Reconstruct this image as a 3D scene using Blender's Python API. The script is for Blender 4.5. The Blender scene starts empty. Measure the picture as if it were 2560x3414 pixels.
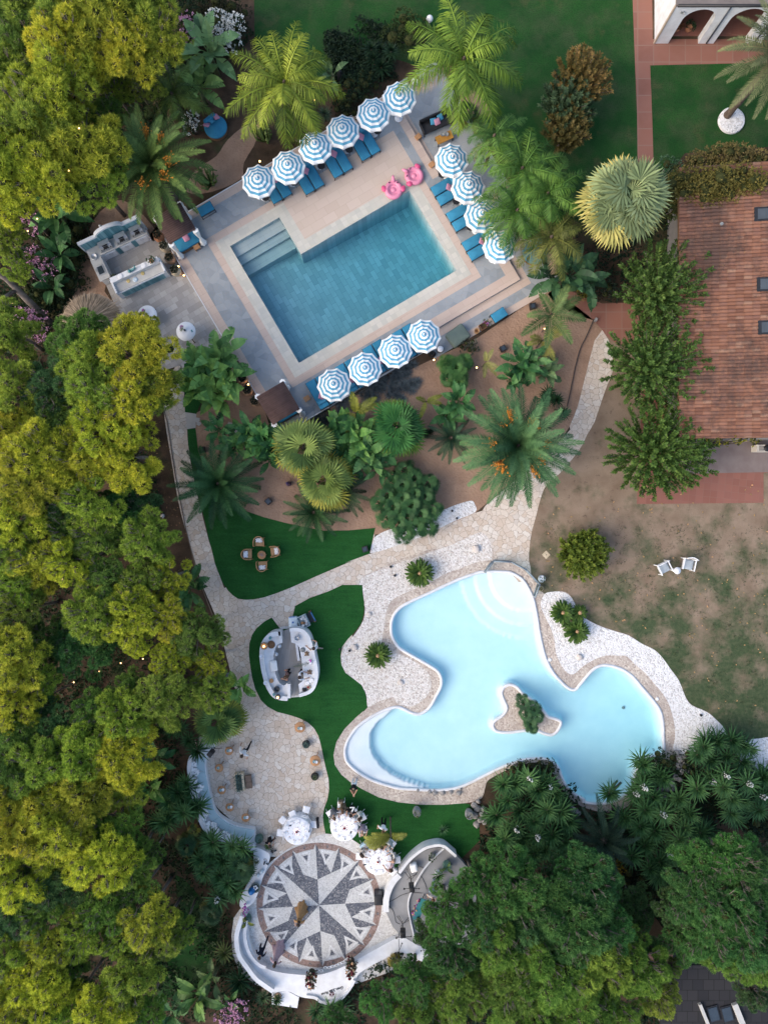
import bpy, math, random
import numpy as np
from mathutils import Vector, Matrix
from mathutils.geometry import tessellate_polygon
random.seed(7)
SC = bpy.context.scene
COL = SC.collection
PI = math.pi
R = math.radians
# ---------------- survey: photo coordinates -> metres on the ground (camera straight above the garden)
S = .018                      # metres per photo pixel at ground level
H = 42.6                      # height of the camera
CR = {'n': (0, 0, 1), 'T': (0, 0, .64805), 'A': (0, 0, 1.8433), 'B': (700, 150, 2.37), 'C': (1200, 200, 2.37), 'D': (1860, 0, 2.37),
      'E': (250, 650, 2.37), 'F': (800, 900, 2.074), 'G': (1500, 900, 2.765), 'H': (1860, 900, 2.37), 'I': (550, 1300, 2.37),
      'J': (1150, 1300, 2.074), 'K': (700, 1950, 2.765), 'L': (600, 2350, 2.765), 'M': (900, 2600, 2.765), 'N': (700, 2800, 2.37),
      'O': (1100, 1850, 1.8433), 'Q': (1660, 1700, 1.8433), 'R': (1660, 2500, 1.8433), 'U': (0, 650, 2.592), 'V': (0, 1250, 2.074),
      'W': (0, 2000, 2.074), 'X': (0, 2700, 1.8433), 'Y': (780, 0, 1.508), 'Z': (1000, 2600, 4.1475), 'a': (1000, 3180, 5.53)}
def w(px, py, z=0.):
    k = (H - z) / H
    return Vector(((px - 1280) * S * k, (1707 - py) * S * k, z))
def at(c, x, y, z=0.):
    ox, oy, s = CR[c]
    return w(ox + x / s, oy + y / s, z)
def poly(spec, z=0.):
    """'A 1,2 3,4 B 5,6' -> list of points"""
    out = []; c = 'n'
    for t in spec.split():
        if ',' in t:
            x, y = t.split(','); out.append(at(c, float(x), float(y), z))
        else: c = t
    return out
UA = R(30.5); UC, US = math.cos(UA), math.sin(UA)
def uv(u, v, z=0.):           # pool-terrace grid
    return w(998.6 + u * UC - v * US, 1213 - (u * US + v * UC), z)
def smooth(pts, n=6, closed=True):
    out = []; m = len(pts)
    rng = range(m) if closed else range(m - 1)
    for i in rng:
        if closed: a, b, c, d = pts[i - 1], pts[i], pts[(i + 1) % m], pts[(i + 2) % m]
        else: a, b, c, d = pts[max(i - 1, 0)], pts[i], pts[i + 1], pts[min(i + 2, m - 1)]
        for k in range(n):
            t = k / n
            out.append(.5 * ((2 * b) + (c - a) * t + (2 * a - 5 * b + 4 * c - d) * t * t + (3 * b - a - 3 * c + d) * t ** 3))
    if not closed: out.append(pts[-1].copy())
    return out
# ---------------- camera, sky, sun, exposure
cam = bpy.data.objects.new('camera', bpy.data.cameras.new('camera')); COL.objects.link(cam)
cam.location = (0, 0, H); cam.rotation_euler = (0, 0, 0)
cam.data.sensor_fit = 'VERTICAL'; cam.data.sensor_height = 36
cam.data.lens = 36 * H / (3414 * S)
cam.data.clip_end = 1000
SC.camera = cam
SUN_EL, SUN_AZ = R(38), R(250)     # azimuth clockwise from the top of the picture
wd = bpy.data.worlds.new('World'); SC.world = wd; wd.use_nodes = True
nt = wd.node_tree; bg = nt.nodes['Background']
sky = nt.nodes.new('ShaderNodeTexSky'); sky.sky_type = 'NISHITA'; sky.sun_disc = False
sky.sun_elevation = SUN_EL; sky.sun_rotation = SUN_AZ; sky.air_density = 1.0; sky.dust_density = 3.0; sky.ozone_density = 1.0
nt.links.new(sky.outputs[0], bg.inputs[0]); bg.inputs[1].default_value = .15
sd = bpy.data.lights.new('sun', 'SUN'); sd.energy = .6; sd.angle = R(60); sd.color = (1, .90, .76)
so = bpy.data.objects.new('sun', sd); COL.objects.link(so)
sdir = Vector((math.sin(SUN_AZ) * math.cos(SUN_EL), math.cos(SUN_AZ) * math.cos(SUN_EL), math.sin(SUN_EL)))
so.rotation_euler = sdir.to_track_quat('Z', 'Y').to_euler(); so.location = sdir * 60
SC.view_settings.view_transform = 'Standard'; SC.view_settings.look = 'None'
SC.view_settings.exposure = 1.2; SC.view_settings.gamma = 1.0
SC.cycles.max_bounces = 6; SC.cycles.transparent_max_bounces = 12; SC.cycles.volume_bounces = 0
SC.cycles.diffuse_bounces = 3; SC.cycles.glossy_bounces = 2; SC.cycles.caustics_reflective = False; SC.cycles.caustics_refractive = False
# ---------------- mesh builder
class MB:
    def __init__(s): s.v = []; s.f = []; s.m = []; s.s = []; s.mi = 0
    def add(s, vs, fs, sm=False):
        o = len(s.v); s.v += [tuple(p) for p in vs]
        for f in fs: s.f.append([i + o for i in f]); s.m.append(s.mi); s.s.append(sm)
        return s
    def box(s, cx, cy, cz, sx, sy, sz, rz=0, rx=0, ry=0):
        M = Matrix.Translation((cx, cy, cz)) @ Matrix.Rotation(rz, 4, 'Z') @ Matrix.Rotation(ry, 4, 'Y') @ Matrix.Rotation(rx, 4, 'X')
        vs = [M @ Vector((a * sx / 2, b * sy / 2, c * sz / 2)) for c in (-1, 1) for a, b in ((-1, -1), (1, -1), (1, 1), (-1, 1))]
        return s.add(vs, [(3, 2, 1, 0), (4, 5, 6, 7), (0, 1, 5, 4), (1, 2, 6, 5), (2, 3, 7, 6), (3, 0, 4, 7)])
    def rbox(s, cx, cy, cz, sx, sy, sz, r=.05, rz=0, rx=0, puff=0):
        """cushion / soft block, centre at (cx,cy,cz)"""
        M = Matrix.Translation((cx, cy, cz)) @ Matrix.Rotation(rz, 4, 'Z') @ Matrix.Rotation(rx, 4, 'X')
        def ring(ins, z):
            out = []
            for qx, qy, a0 in ((1, 1, 0), (-1, 1, 90), (-1, -1, 180), (1, -1, 270)):
                for k in range(4):
                    a = R(a0 + 30 * k); rr = max(r - ins, .002)
                    out.append(M @ Vector((qx * (sx / 2 - r) + rr * math.cos(a), qy * (sy / 2 - r) + rr * math.sin(a), z)))
            return out
        h = sz / 2; e = min(r, h) * .9
        lay = [ring(e * .7, -h), ring(0, -h + e), ring(0, h - e), ring(e * .3, h - e * .3), ring(e * .9, h)]
        vs = [p for l in lay for p in l]; n = 16; fs = [list(range(n))[::-1]]
        for k in range(4):
            for i in range(n): fs.append((k * n + i, k * n + (i + 1) % n, (k + 1) * n + (i + 1) % n, (k + 1) * n + i))
        vs.append(M @ Vector((0, 0, h + puff)))
        for i in range(n): fs.append((4 * n + i, 4 * n + (i + 1) % n, 5 * n))
        return s.add(vs, fs, True)
    def prism(s, pts, z0, z1, bottom=False):
        n = len(pts)
        if sum(pts[i][0] * pts[(i + 1) % n][1] - pts[(i + 1) % n][0] * pts[i][1] for i in range(n)) < 0: pts = pts[::-1]
        vs = [(p[0], p[1], z0) for p in pts] + [(p[0], p[1], z1) for p in pts]
        fs = [list(range(n, 2 * n))] + [(i, (i + 1) % n, n + (i + 1) % n, n + i) for i in range(n)]
        if bottom: fs.append(list(range(n))[::-1])
        return s.add(vs, fs)
    def sheet(s, pts, z):
        n = len(pts)
        if sum(pts[i][0] * pts[(i + 1) % n][1] - pts[(i + 1) % n][0] * pts[i][1] for i in range(n)) < 0: pts = pts[::-1]
        return s.add([(p[0], p[1], z) for p in pts], [list(range(n))])
    def holed(s, outer, holes, z):
        loops = [[Vector((p[0], p[1], 0)) for p in l] for l in [outer] + holes]
        flat = [p for l in loops for p in l]
        tr = []
        for t in tessellate_polygon(loops):
            a, b, c = (flat[i] for i in t)
            if (b - a).cross(c - a).z < 0: t = (t[0], t[2], t[1])
            tr.append(t)
        return s.add([(p.x, p.y, z) for p in flat], tr)
    def lathe(s, prof, n=20, cx=0, cy=0, cz=0, sm=True, M=None, wob=0):
        vs = []; fs = []
        for r, z in prof:
            for i in range(n):
                a = 2 * PI * i / n; rr = r * (1 + wob * (.5 - (i % 2)))
                p = Vector((rr * math.cos(a), rr * math.sin(a), z))
                if M: p = M @ p
                vs.append((p[0] + cx, p[1] + cy, p[2] + cz))
        for k in range(len(prof) - 1):
            for i in range(n): fs.append((k * n + i, k * n + (i + 1) % n, (k + 1) * n + (i + 1) % n, (k + 1) * n + i))
        s.add(vs, fs, sm)
        if prof[-1][0] > 1e-4: s.add(vs[-n:], [list(range(n))])
        return s
    def cyl(s, cx, cy, z0, z1, r, n=16): return s.lathe([(r, z0), (r, z1)], n, cx, cy, 0, False)
    def ball(s, cx, cy, cz, r, n=10, sz=1., M=None):
        return s.lathe([(max(r * math.sin(PI * k / 7), .0005), -r * sz * math.cos(PI * k / 7)) for k in range(8)], n, cx, cy, cz, True, M)
    def tube(s, pts, rad, n=6, cap=True, sm=True):
        pts = [Vector(p) for p in pts]; m = len(pts)
        rad = [rad] * m if not hasattr(rad, '__len__') else rad
        vs = []; fs = []; up = Vector((0, 0, 1))
        for i, p in enumerate(pts):
            t = (pts[min(i + 1, m - 1)] - pts[max(i - 1, 0)])
            t = t.normalized() if t.length > 1e-9 else Vector((0, 0, 1))
            a = up if abs(t.z) < .95 else Vector((1, 0, 0))
            x = t.cross(a).normalized(); y = x.cross(t)
            for k in range(n):
                q = 2 * PI * k / n; vs.append(p + rad[i] * (math.cos(q) * x + math.sin(q) * y))
        for i in range(m - 1):
            for k in range(n): fs.append((i * n + k, i * n + (k + 1) % n, (i + 1) * n + (k + 1) % n, (i + 1) * n + k))
        if cap: fs += [list(range(n))[::-1], list(range((m - 1) * n, m * n))]
        return s.add(vs, fs, sm)
    def strip(s, line, wid, z0, z1, closed=False):
        """wall of given width along a line"""
        n = len(line); L = []; Rr = []
        for i in range(n):
            a = line[(i - 1) % n] if closed or i else line[i]; b = line[(i + 1) % n] if closed or i < n - 1 else line[i]
            d = Vector((b[0] - a[0], b[1] - a[1])).normalized(); nn = Vector((-d.y, d.x)) * wid / 2
            L.append((line[i][0] + nn.x, line[i][1] + nn.y)); Rr.append((line[i][0] - nn.x, line[i][1] - nn.y))
        vs = [(*p, z0) for p in L] + [(*p, z1) for p in L] + [(*p, z1) for p in Rr] + [(*p, z0) for p in Rr]
        fs = []
        for i in range(n if closed else n - 1):
            j = (i + 1) % n
            fs += [(j, i, n + i, n + j), (n + i, 2 * n + i, 2 * n + j, n + j), (2 * n + i, 3 * n + i, 3 * n + j, 2 * n + j)]
        if not closed:
            fs += [(0, 3 * n, 2 * n, n), (n - 1, 2 * n - 1, 3 * n - 1, 4 * n - 1)]
        return s.add(vs, fs)
    def build(s, name, mats, parent=None, loc=None, rz=0, color=None):
        me = bpy.data.meshes.new(name); me.from_pydata(s.v, [], s.f)
        mats = mats if isinstance(mats, (list, tuple)) else [mats]
        for m in mats: me.materials.append(m)
        me.polygons.foreach_set('material_index', s.m); me.polygons.foreach_set('use_smooth', s.s); me.update()
        return link(name, me, parent, loc, rz, color)
def link(name, me, parent=None, loc=None, rz=0, color=None):
    o = bpy.data.objects.new(name, me); COL.objects.link(o)
    if parent: o.parent = parent
    if loc is not None: o.location = loc
    if rz: o.rotation_euler = (0, 0, rz)
    if color: o.color = (*color, 1)
    return o
def tag(o, label, cat, group=None):
    o['label'] = label; o['category'] = cat
    if group: o['group'] = group
    return o
def thing(name, label, cat, loc=(0, 0, 0), rz=0, group=None):
    o = link(name, None, None, loc, rz); o.empty_display_size = .2
    return tag(o, label, cat, group)
def struct(name, mb, mats, kind='structure'):
    o = mb.build(name, mats); o['kind'] = kind; return o
def kids(o): return [c for c in bpy.data.objects if c.parent == o]
def dup(root, label, loc, rz=0, scale=None, group=None, color=None):
    r = root.copy(); COL.objects.link(r); r.location = loc; r.rotation_euler = (0, 0, rz); r['label'] = label
    if scale: r.scale = (scale,) * 3
    if group: r['group'] = group
    for ch in kids(root):
        c = ch.copy(); COL.objects.link(c); c.parent = r
        if color and ch.get('tint'): c.color = (*color, 1)
        for g in kids(ch):
            d = g.copy(); COL.objects.link(d); d.parent = c
    return r
def npmesh(name, parts, mats, sm=False):
    """parts: list of (verts Nx3, faces Mx4 or Mx3, material index)"""
    V = np.concatenate([p[0][:, :3] for p in parts]).astype(np.float32)
    LI = np.concatenate([p[0][:, 3] if p[0].shape[1] == 4 else np.full(len(p[0]), .5) for p in parts]).astype(np.float32)
    loops = []; starts = []; tot = []; mi = []; o = 0; ls = 0
    for v, f, m in parts:
        f = np.asarray(f); k = f.shape[1]
        loops.append((f + o).ravel()); starts.append(ls + np.arange(len(f)) * k); tot.append(np.full(len(f), k)); mi.append(np.full(len(f), m))
        o += len(v); ls += f.size
    loops = np.concatenate(loops).astype(np.int32); starts = np.concatenate(starts).astype(np.int32); mi = np.concatenate(mi).astype(np.int32)
    me = bpy.data.meshes.new(name)
    me.vertices.add(len(V)); me.vertices.foreach_set('co', V.ravel())
    me.loops.add(len(loops)); me.loops.foreach_set('vertex_index', loops)
    me.polygons.add(len(starts)); me.polygons.foreach_set('loop_start', starts)
    for m in (mats if isinstance(mats, (list, tuple)) else [mats]): me.materials.append(m)
    me.polygons.foreach_set('material_index', mi)
    if sm: me.polygons.foreach_set('use_smooth', np.ones(len(starts), bool))
    me.attributes.new('leafid', 'FLOAT', 'POINT').data.foreach_set('value', LI)
    me.update(calc_edges=True)
    return me
# ---------------- materials
def mat_base(name, rough=.7, spec=.3, metal=0):
    m = bpy.data.materials.new(name); m.use_nodes = True; t = m.node_tree; b = t.nodes['Principled BSDF']
    b.inputs['Roughness'].default_value = rough; b.inputs['Specular IOR Level'].default_value = spec; b.inputs['Metallic'].default_value = metal
    return m, t, b
class NT:
    def __init__(s, t): s.t = t
    def n(s, kind, **kw):
        n = s.t.nodes.new('ShaderNode' + kind)
        for k, v in kw.items(): setattr(n, k, v)
        return n
    def l(s, a, b): s.t.links.new(a, b)
    def coord(s, scale=1., rot=0., world=True):
        mp = s.n('Mapping'); mp.inputs['Rotation'].default_value = (0, 0, rot)
        mp.inputs['Scale'].default_value = (scale,) * 3 if not hasattr(scale, '__len__') else scale
        if world: s.l(s.n('NewGeometry').outputs['Position'], mp.inputs['Vector'])
        else: s.l(s.n('TexCoord').outputs['Object'], mp.inputs['Vector'])
        return mp.outputs[0]
    def noise(s, vec, scale, detail=4, rough=.55):
        n = s.n('TexNoise'); n.inputs['Scale'].default_value = scale; n.inputs['Detail'].default_value = detail; n.inputs['Roughness'].default_value = rough
        s.l(vec, n.inputs['Vector']); return n.outputs['Fac']
    def ramp(s, fac, stops):
        r = s.n('ValToRGB'); e = r.color_ramp.elements
        while len(e) < len(stops): e.new(.5)
        for q, (p, c) in zip(e, stops): q.position = p; q.color = (*c, 1) if hasattr(c, '__len__') else (c, c, c, 1)
        s.l(fac, r.inputs[0]); return r.outputs[0]
    def mix(s, a, b, fac, blend='MIX'):
        m = s.n('Mix', data_type='RGBA', blend_type=blend)
        for val, i in ((fac, 0), (a, 6), (b, 7)):
            if hasattr(val, 'links') or hasattr(val, 'is_linked'): s.l(val, m.inputs[i])
            else: m.inputs[i].default_value = (*val, 1) if hasattr(val, '__len__') else val
        return m.outputs[2]
    def math(s, op, a, b=0.):
        m = s.n('Math', operation=op)
        for val, i in ((a, 0), (b, 1)):
            if hasattr(val, 'is_linked'): s.l(val, m.inputs[i])
            else: m.inputs[i].default_value = val
        return m.outputs[0]
    def bump(s, h, b, strength=.4, dist=.02):
        n = s.n('Bump'); n.inputs['Strength'].default_value = strength; n.inputs['Distance'].default_value = dist
        s.l(h, n.inputs['Height']); s.l(n.outputs[0], b.inputs['Normal'])
def plain(name, c, c2=None, scale=6., rough=.7, spec=.3, bump=0, bscale=30, metal=0, world=False):
    m, t, b = mat_base(name, rough, spec, metal); q = NT(t); vec = q.coord(world=world)
    c2 = c2 or tuple(x * .8 for x in c)
    q.l(q.mix(c, c2, q.ramp(q.noise(vec, scale), [(.3, 0.), (.7, 1.)])), b.inputs['Base Color'])
    if bump: q.bump(q.noise(vec, bscale), b, bump)
    return m
def speckle(name, stops, scale, rough=.8, bump=.5, big=None, grout=None, edge=.06, world=True, smear=0):
    """voronoi cells: gravel, pebbles, crazy paving. stops: colour ramp over the cell's random value"""
    m, t, b = mat_base(name, rough, .25); q = NT(t); vec = q.coord(world=world)
    if smear:
        nz = q.n('TexNoise'); nz.inputs['Scale'].default_value = scale * .8; q.l(vec, nz.inputs['Vector'])
        ad = q.n('VectorMath', operation='MULTIPLY_ADD'); q.l(nz.outputs['Color'], ad.inputs[0]); ad.inputs[1].default_value = (smear,) * 3; q.l(vec, ad.inputs[2]); vec = ad.outputs[0]
    v = q.n('TexVoronoi', voronoi_dimensions='2D'); v.inputs['Scale'].default_value = scale; q.l(vec, v.inputs['Vector'])
    sp = q.n('SeparateColor'); q.l(v.outputs['Color'], sp.inputs[0])
    col = q.ramp(sp.outputs[0], stops)
    if big: col = q.mix(col, big[0], q.ramp(q.noise(q.coord(), big[1]), [(.42, 0.), (.72, big[2])]))
    if grout:
        e = q.n('TexVoronoi', voronoi_dimensions='2D', feature='DISTANCE_TO_EDGE'); e.inputs['Scale'].default_value = scale; q.l(vec, e.inputs['Vector'])
        g = q.ramp(e.outputs['Distance'], [(edge * .4, 0.), (edge, 1.)])
        fine = q.noise(q.coord(), 9, 6)
        col = q.mix(grout, q.mix(col, (.35, .28, .2), q.ramp(fine, [(.5, 0.), (.8, .35)])), g)
        q.bump(g, b, bump, .02)
    else: q.bump(q.math('SUBTRACT', 1., v.outputs['Distance']), b, bump, .03)
    q.l(col, b.inputs['Base Color']); return m
def tiles(name, c1, c2, mortar, size, rot, rough=.6, msize=.012, big=None, bump=.3, off=.5, var=.0):
    m, t, b = mat_base(name, rough, .3); q = NT(t); vec = q.coord(rot=rot)
    br = q.n('TexBrick'); br.offset = off
    for k, v in (('Color1', c1), ('Color2', c2), ('Mortar', mortar)): br.inputs[k].default_value = (*v, 1)
    br.inputs['Scale'].default_value = 1; br.inputs['Mortar Size'].default_value = msize; br.inputs['Brick Width'].default_value = size[0]; br.inputs['Row Height'].default_value = size[1]
    br.inputs['Bias'].default_value = var; br.inputs['Mortar Smooth'].default_value = .3
    q.l(vec, br.inputs['Vector']); col = br.outputs['Color']
    if big: col = q.mix(col, big[0], q.ramp(q.noise(q.coord(), big[1], 6), [(.35, 0.), (.75, big[2])]))
    q.l(col, b.inputs['Base Color']); q.bump(br.outputs['Fac'], b, -bump, .01); return m
def leafmat(name, rough=.55, spec=.25, hue=.035, lo=.5, hi=1.35, trans=.0, attr=0.):
    m, t, b = mat_base(name, rough, spec); q = NT(t)
    oi = q.n('ObjectInfo'); ge = q.n('NewGeometry')
    nz = q.noise(q.coord(world=False), .9, 3)
    hs = q.n('HueSaturation'); q.l(oi.outputs['Color'], hs.inputs['Color'])
    rnd = ge.outputs['Random Per Island']
    if attr:
        at_ = q.n('Attribute', attribute_name='leafid'); rnd = q.math('ADD', q.math('MULTIPLY', rnd, 1 - attr), q.math('MULTIPLY', at_.outputs['Fac'], attr))
    v = q.math('ADD', q.math('MULTIPLY', rnd, (hi - lo)), lo); v = q.math('MULTIPLY', v, q.math('ADD', q.math('MULTIPLY', nz, .9), .55))
    q.l(v, hs.inputs['Value'])
    q.l(q.math('ADD', q.math('MULTIPLY', q.math('SUBTRACT', q.math('MULTIPLY', q.math('ADD', rnd, nz), .5), .5), -hue * 2), .5), hs.inputs['Hue'])
    q.l(hs.outputs[0], b.inputs['Base Color'])
    if trans:
        tr = q.n('BsdfTranslucent'); q.l(hs.outputs[0], tr.inputs[0]); mx = q.n('MixShader'); mx.inputs[0].default_value = trans
        q.l(b.outputs[0], mx.inputs[1]); q.l(tr.outputs[0], mx.inputs[2]); q.l(mx.outputs[0], t.nodes['Material Output'].inputs[0])
    return m
def emit(name, c, s):
    m = bpy.data.materials.new(name); m.use_nodes = True; b = m.node_tree.nodes['Principled BSDF']
    b.inputs['Base Color'].default_value = (*c, 1); b.inputs['Emission Color'].default_value = (*c, 1); b.inputs['Emission Strength'].default_value = s; return m
# ---------------- ground, paving and pools
M = {}
m, t, b = mat_base('soil', .95, .1); q = NT(t); vec = q.coord()
c = q.mix((.10, .065, .042), (.042, .03, .02), q.ramp(q.noise(vec, .8, 6), [(.35, 0.), (.65, 1.)]))
c = q.mix(c, (.022, .045, .016), q.ramp(q.noise(vec, .33, 5), [(.56, 0.), (.68, .9)]))
c = q.mix(c, (.16, .10, .06), q.ramp(q.noise(vec, 14, 3), [(.62, 0.), (.8, .6)])); q.l(c, b.inputs['Base Color']); q.bump(q.noise(vec, 12), b, .5, .05); M['soil'] = m
m, t, b = mat_base('lawn', .9, .1); q = NT(t); vec = q.coord()
c = q.mix((.011, .050, .013), (.024, .088, .019), q.ramp(q.noise(vec, .35, 5), [(.35, 0.), (.7, 1.)]))
c = q.mix(c, (.055, .075, .035), q.ramp(q.noise(vec, .5, 8, .7), [(.44, 0.), (.66, .7)]))
c = q.mix(c, (.10, .075, .04), q.ramp(q.noise(vec, .6, 6, .65), [(.57, 0.), (.75, .6)]))
c = q.mix(c, (.006, .02, .006), q.ramp(q.noise(vec, 16, 3), [(.45, 0.), (.7, .6)])); q.l(c, b.inputs['Base Color']); q.bump(q.noise(vec, 30), b, .6, .03); M['lawn'] = m
m, t, b = mat_base('dry_lawn', .95, .1); q = NT(t); vec = q.coord()
c = q.mix((.26, .195, .14), (.18, .128, .088), q.ramp(q.noise(vec, .9, 6), [(.35, 0.), (.7, 1.)]))
sx = q.n('SeparateXYZ'); q.l(vec, sx.inputs[0])
g = q.math('ADD', q.noise(vec, .55, 7, .66), q.math('MULTIPLY', q.math('SUBTRACT', -3.5, sx.outputs[1]), .022))
gg = q.ramp(g, [(.42, 0.), (.55, .5), (.66, .92)])
c = q.mix(c, q.mix((.030, .060, .025), (.06, .085, .04), q.ramp(q.noise(vec, 5, 4), [(.4, 0.), (.65, 1.)])), gg)
c = q.mix(c, (.055, .04, .03), q.ramp(q.noise(vec, 2.6, 8, .72), [(.58, 0.), (.68, .75)])); q.l(c, b.inputs['Base Color']); q.bump(q.noise(vec, 20, 5), b, .5, .04); M['dry'] = m
m, t, b = mat_base('sand', .95, .1); q = NT(t); vec = q.coord()
c = q.mix((.36, .235, .16), (.27, .17, .115), q.ramp(q.noise(vec, .9, 5), [(.35, 0.), (.7, 1.)]))
c = q.mix(c, (.17, .10, .065), q.ramp(q.noise(vec, 7, 6, .7), [(.55, 0.), (.75, .7)])); q.l(c, b.inputs['Base Color']); q.bump(q.noise(vec, 7, 6), b, .9, .06); M['sand'] = m
m, t, b = mat_base('turf', .85, .15); q = NT(t); vec = q.coord()
c = q.mix((.010, .070, .013), (.018, .098, .018), q.ramp(q.noise(vec, .7, 4), [(.35, 0.), (.65, 1.)]))
c = q.mix(c, (.022, .115, .026), q.ramp(q.noise(q.coord((.5, 4, 1), .6), 1.2, 5, .6), [(.45, 0.), (.7, .7)]))
c = q.mix(c, (.005, .032, .007), q.ramp(q.noise(vec, 22, 3), [(.4, 0.), (.7, .7)])); q.l(c, b.inputs['Base Color']); q.bump(q.noise(vec, 40), b, .5, .02); M['turf'] = m
M['crazy'] = speckle('crazy_paving', [(0, (.56, .47, .38)), (.35, (.62, .55, .47)), (.6, (.52, .42, .33)), (.8, (.66, .61, .54)), (1, (.53, .47, .41))], 3.3, .8, .5, ((.48, .36, .27), .6, .35), (.34, .28, .22), .05, smear=.4)
M['gravel'] = speckle('white_gravel', [(0, (.38, .34, .30)), (.25, (.60, .56, .51)), (.6, (.70, .67, .63)), (.85, (.50, .43, .37)), (1, (.76, .74, .71))], 13, .8, .9)
M['gravel2'] = speckle('bright_gravel', [(0, (.45, .43, .41)), (.3, (.66, .65, .63)), (.8, (.76, .75, .74)), (1, (.55, .51, .47))], 13, .8, .9)
M['pebble'] = speckle('pebble_concrete', [(0, (.33, .27, .23)), (.3, (.46, .39, .33)), (.7, (.52, .45, .38)), (1, (.62, .56, .48))], 11, .85, .6, ((.36, .30, .26), .7, .7))
M['hex'] = speckle('stamped_slate', [(0, (.22, .245, .26)), (.5, (.27, .295, .31)), (1, (.31, .33, .34))], 2.2, .6, .25, ((.34, .35, .355), 1.6, .5), (.24, .27, .29), .02)
M['pink'] = tiles('pink_stone', (.47, .36, .30), (.52, .41, .34), (.36, .28, .23), (.9, .45), -UA, .7, .008, ((.52, .42, .34), 1.2, .6))
M['cream'] = tiles('cream_tiles', (.49, .39, .32), (.54, .44, .37), (.40, .31, .25), (.82, .5), -UA, .7, .008, ((.52, .43, .34), .8, .6))
M['coping'] = tiles('slate_coping', (.44, .43, .38), (.56, .53, .46), (.42, .40, .36), (.33, .33), -UA, .6, .008, ((.50, .47, .38), 1.6, .6), off=0)
M['patio'] = tiles('patio_slabs', (.27, .255, .24), (.43, .415, .395), (.22, .21, .195), (.40, .33), -UA, .8, .006, ((.30, .285, .27), .9, .55), off=.37)
M['pooltile'] = tiles('pool_slate', (.30, .37, .38), (.47, .53, .53), (.18, .24, .26), (.62, .31), -UA + PI / 2, .6, .01, ((.32, .37, .36), 1.1, .7))
M['step'] = tiles('pool_step_stone', (.30, .34, .345), (.36, .39, .39), (.21, .24, .245), (1.1, .6), -UA, .6, .008, ((.45, .46, .42), 1.5, .6))
M['terra'] = tiles('terracotta_paving', (.20, .085, .06), (.26, .115, .08), (.24, .15, .115), (.95, 1.0), 0, .8, .03, ((.25, .12, .09), 1.2, .7), off=0)
M['terra2'] = tiles('terracotta_tiles', (.21, .085, .06), (.25, .105, .075), (.22, .12, .09), (.42, .42), R(6), .75, .01, ((.22, .10, .08), 1.0, .6), off=0)
M['plaster'] = plain('white_plaster', (.73, .74, .75), (.60, .60, .60), 2.2, .7, .2, .15, 14)
M['lagoon'] = plain('pool_paint', (.75, .78, .78), (.67, .72, .735), .9, .6, .2, world=True)
M['concrete'] = plain('grey_concrete', (.30, .30, .30), (.22, .22, .225), 1.1, .85, .2, .2, 12, world=True)
M['deckwood'] = tiles('grey_planks', (.36, .33, .30), (.44, .41, .38), (.25, .23, .21), (1.4, .14), R(-80), .7, .004, ((.32, .29, .26), 1, .5))
M['mos_l'] = speckle('mosaic_light', [(0, (.36, .36, .355)), (.3, (.50, .50, .49)), (.8, (.60, .60, .585)), (1, (.42, .41, .39))], 17, .7, .5, ((.50, .49, .46), .8, .5))
M['mos_w'] = speckle('mosaic_white', [(0, (.50, .50, .49)), (.5, (.62, .62, .61)), (1, (.70, .70, .69))], 17, .7, .5)
M['mos_d'] = speckle('mosaic_dark', [(0, (.065, .073, .09)), (.4, (.10, .11, .135)), (.8, (.155, .16, .175)), (1, (.28, .27, .265))], 15, .6, .5)
M['mos_b'] = speckle('mosaic_brown', [(0, (.20, .13, .11)), (.5, (.28, .19, .16)), (1, (.34, .25, .22))], 13, .7, .5, ((.18, .14, .12), 2.2, .6))
M['pave_w'] = speckle('plaza_pebbles', [(0, (.52, .50, .48)), (.4, (.66, .65, .62)), (1, (.74, .73, .71))], 10, .7, .4, ((.55, .52, .47), .7, .6), (.40, .38, .36), .06)
def water_mat(name, col, dens):
    m = bpy.data.materials.new(name); m.use_nodes = True; t = m.node_tree; q = NT(t); t.nodes.remove(t.nodes['Principled BSDF'])
    tr = q.n('BsdfTransparent'); gl = q.n('BsdfGlossy'); gl.inputs['Roughness'].default_value = .03; fr = q.n('Fresnel'); fr.inputs['IOR'].default_value = 1.33
    nz = q.noise(q.coord(), 1.6, 3); bp = q.n('Bump'); bp.inputs['Strength'].default_value = .25; bp.inputs['Distance'].default_value = .03; q.l(nz, bp.inputs['Height']); q.l(bp.outputs[0], gl.inputs['Normal']); q.l(bp.outputs[0], fr.inputs['Normal'])
    ge = q.n('NewGeometry'); mx = q.n('MixShader'); q.l(q.math('MULTIPLY', fr.outputs[0], q.math('SUBTRACT', 1., ge.outputs['Backfacing'])), mx.inputs[0]); q.l(tr.outputs[0], mx.inputs[1]); q.l(gl.outputs[0], mx.inputs[2])
    va = q.n('VolumeAbsorption'); va.inputs['Color'].default_value = (*col, 1); va.inputs['Density'].default_value = dens
    o = t.nodes['Material Output']; q.l(mx.outputs[0], o.inputs['Surface']); q.l(va.outputs[0], o.inputs['Volume']); return m
M['water_lagoon'] = water_mat('lagoon_water', (.0, .88, .985), .36)
M['water_pool'] = water_mat('pool_water', (.0, .70, .84), .36)
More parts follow.
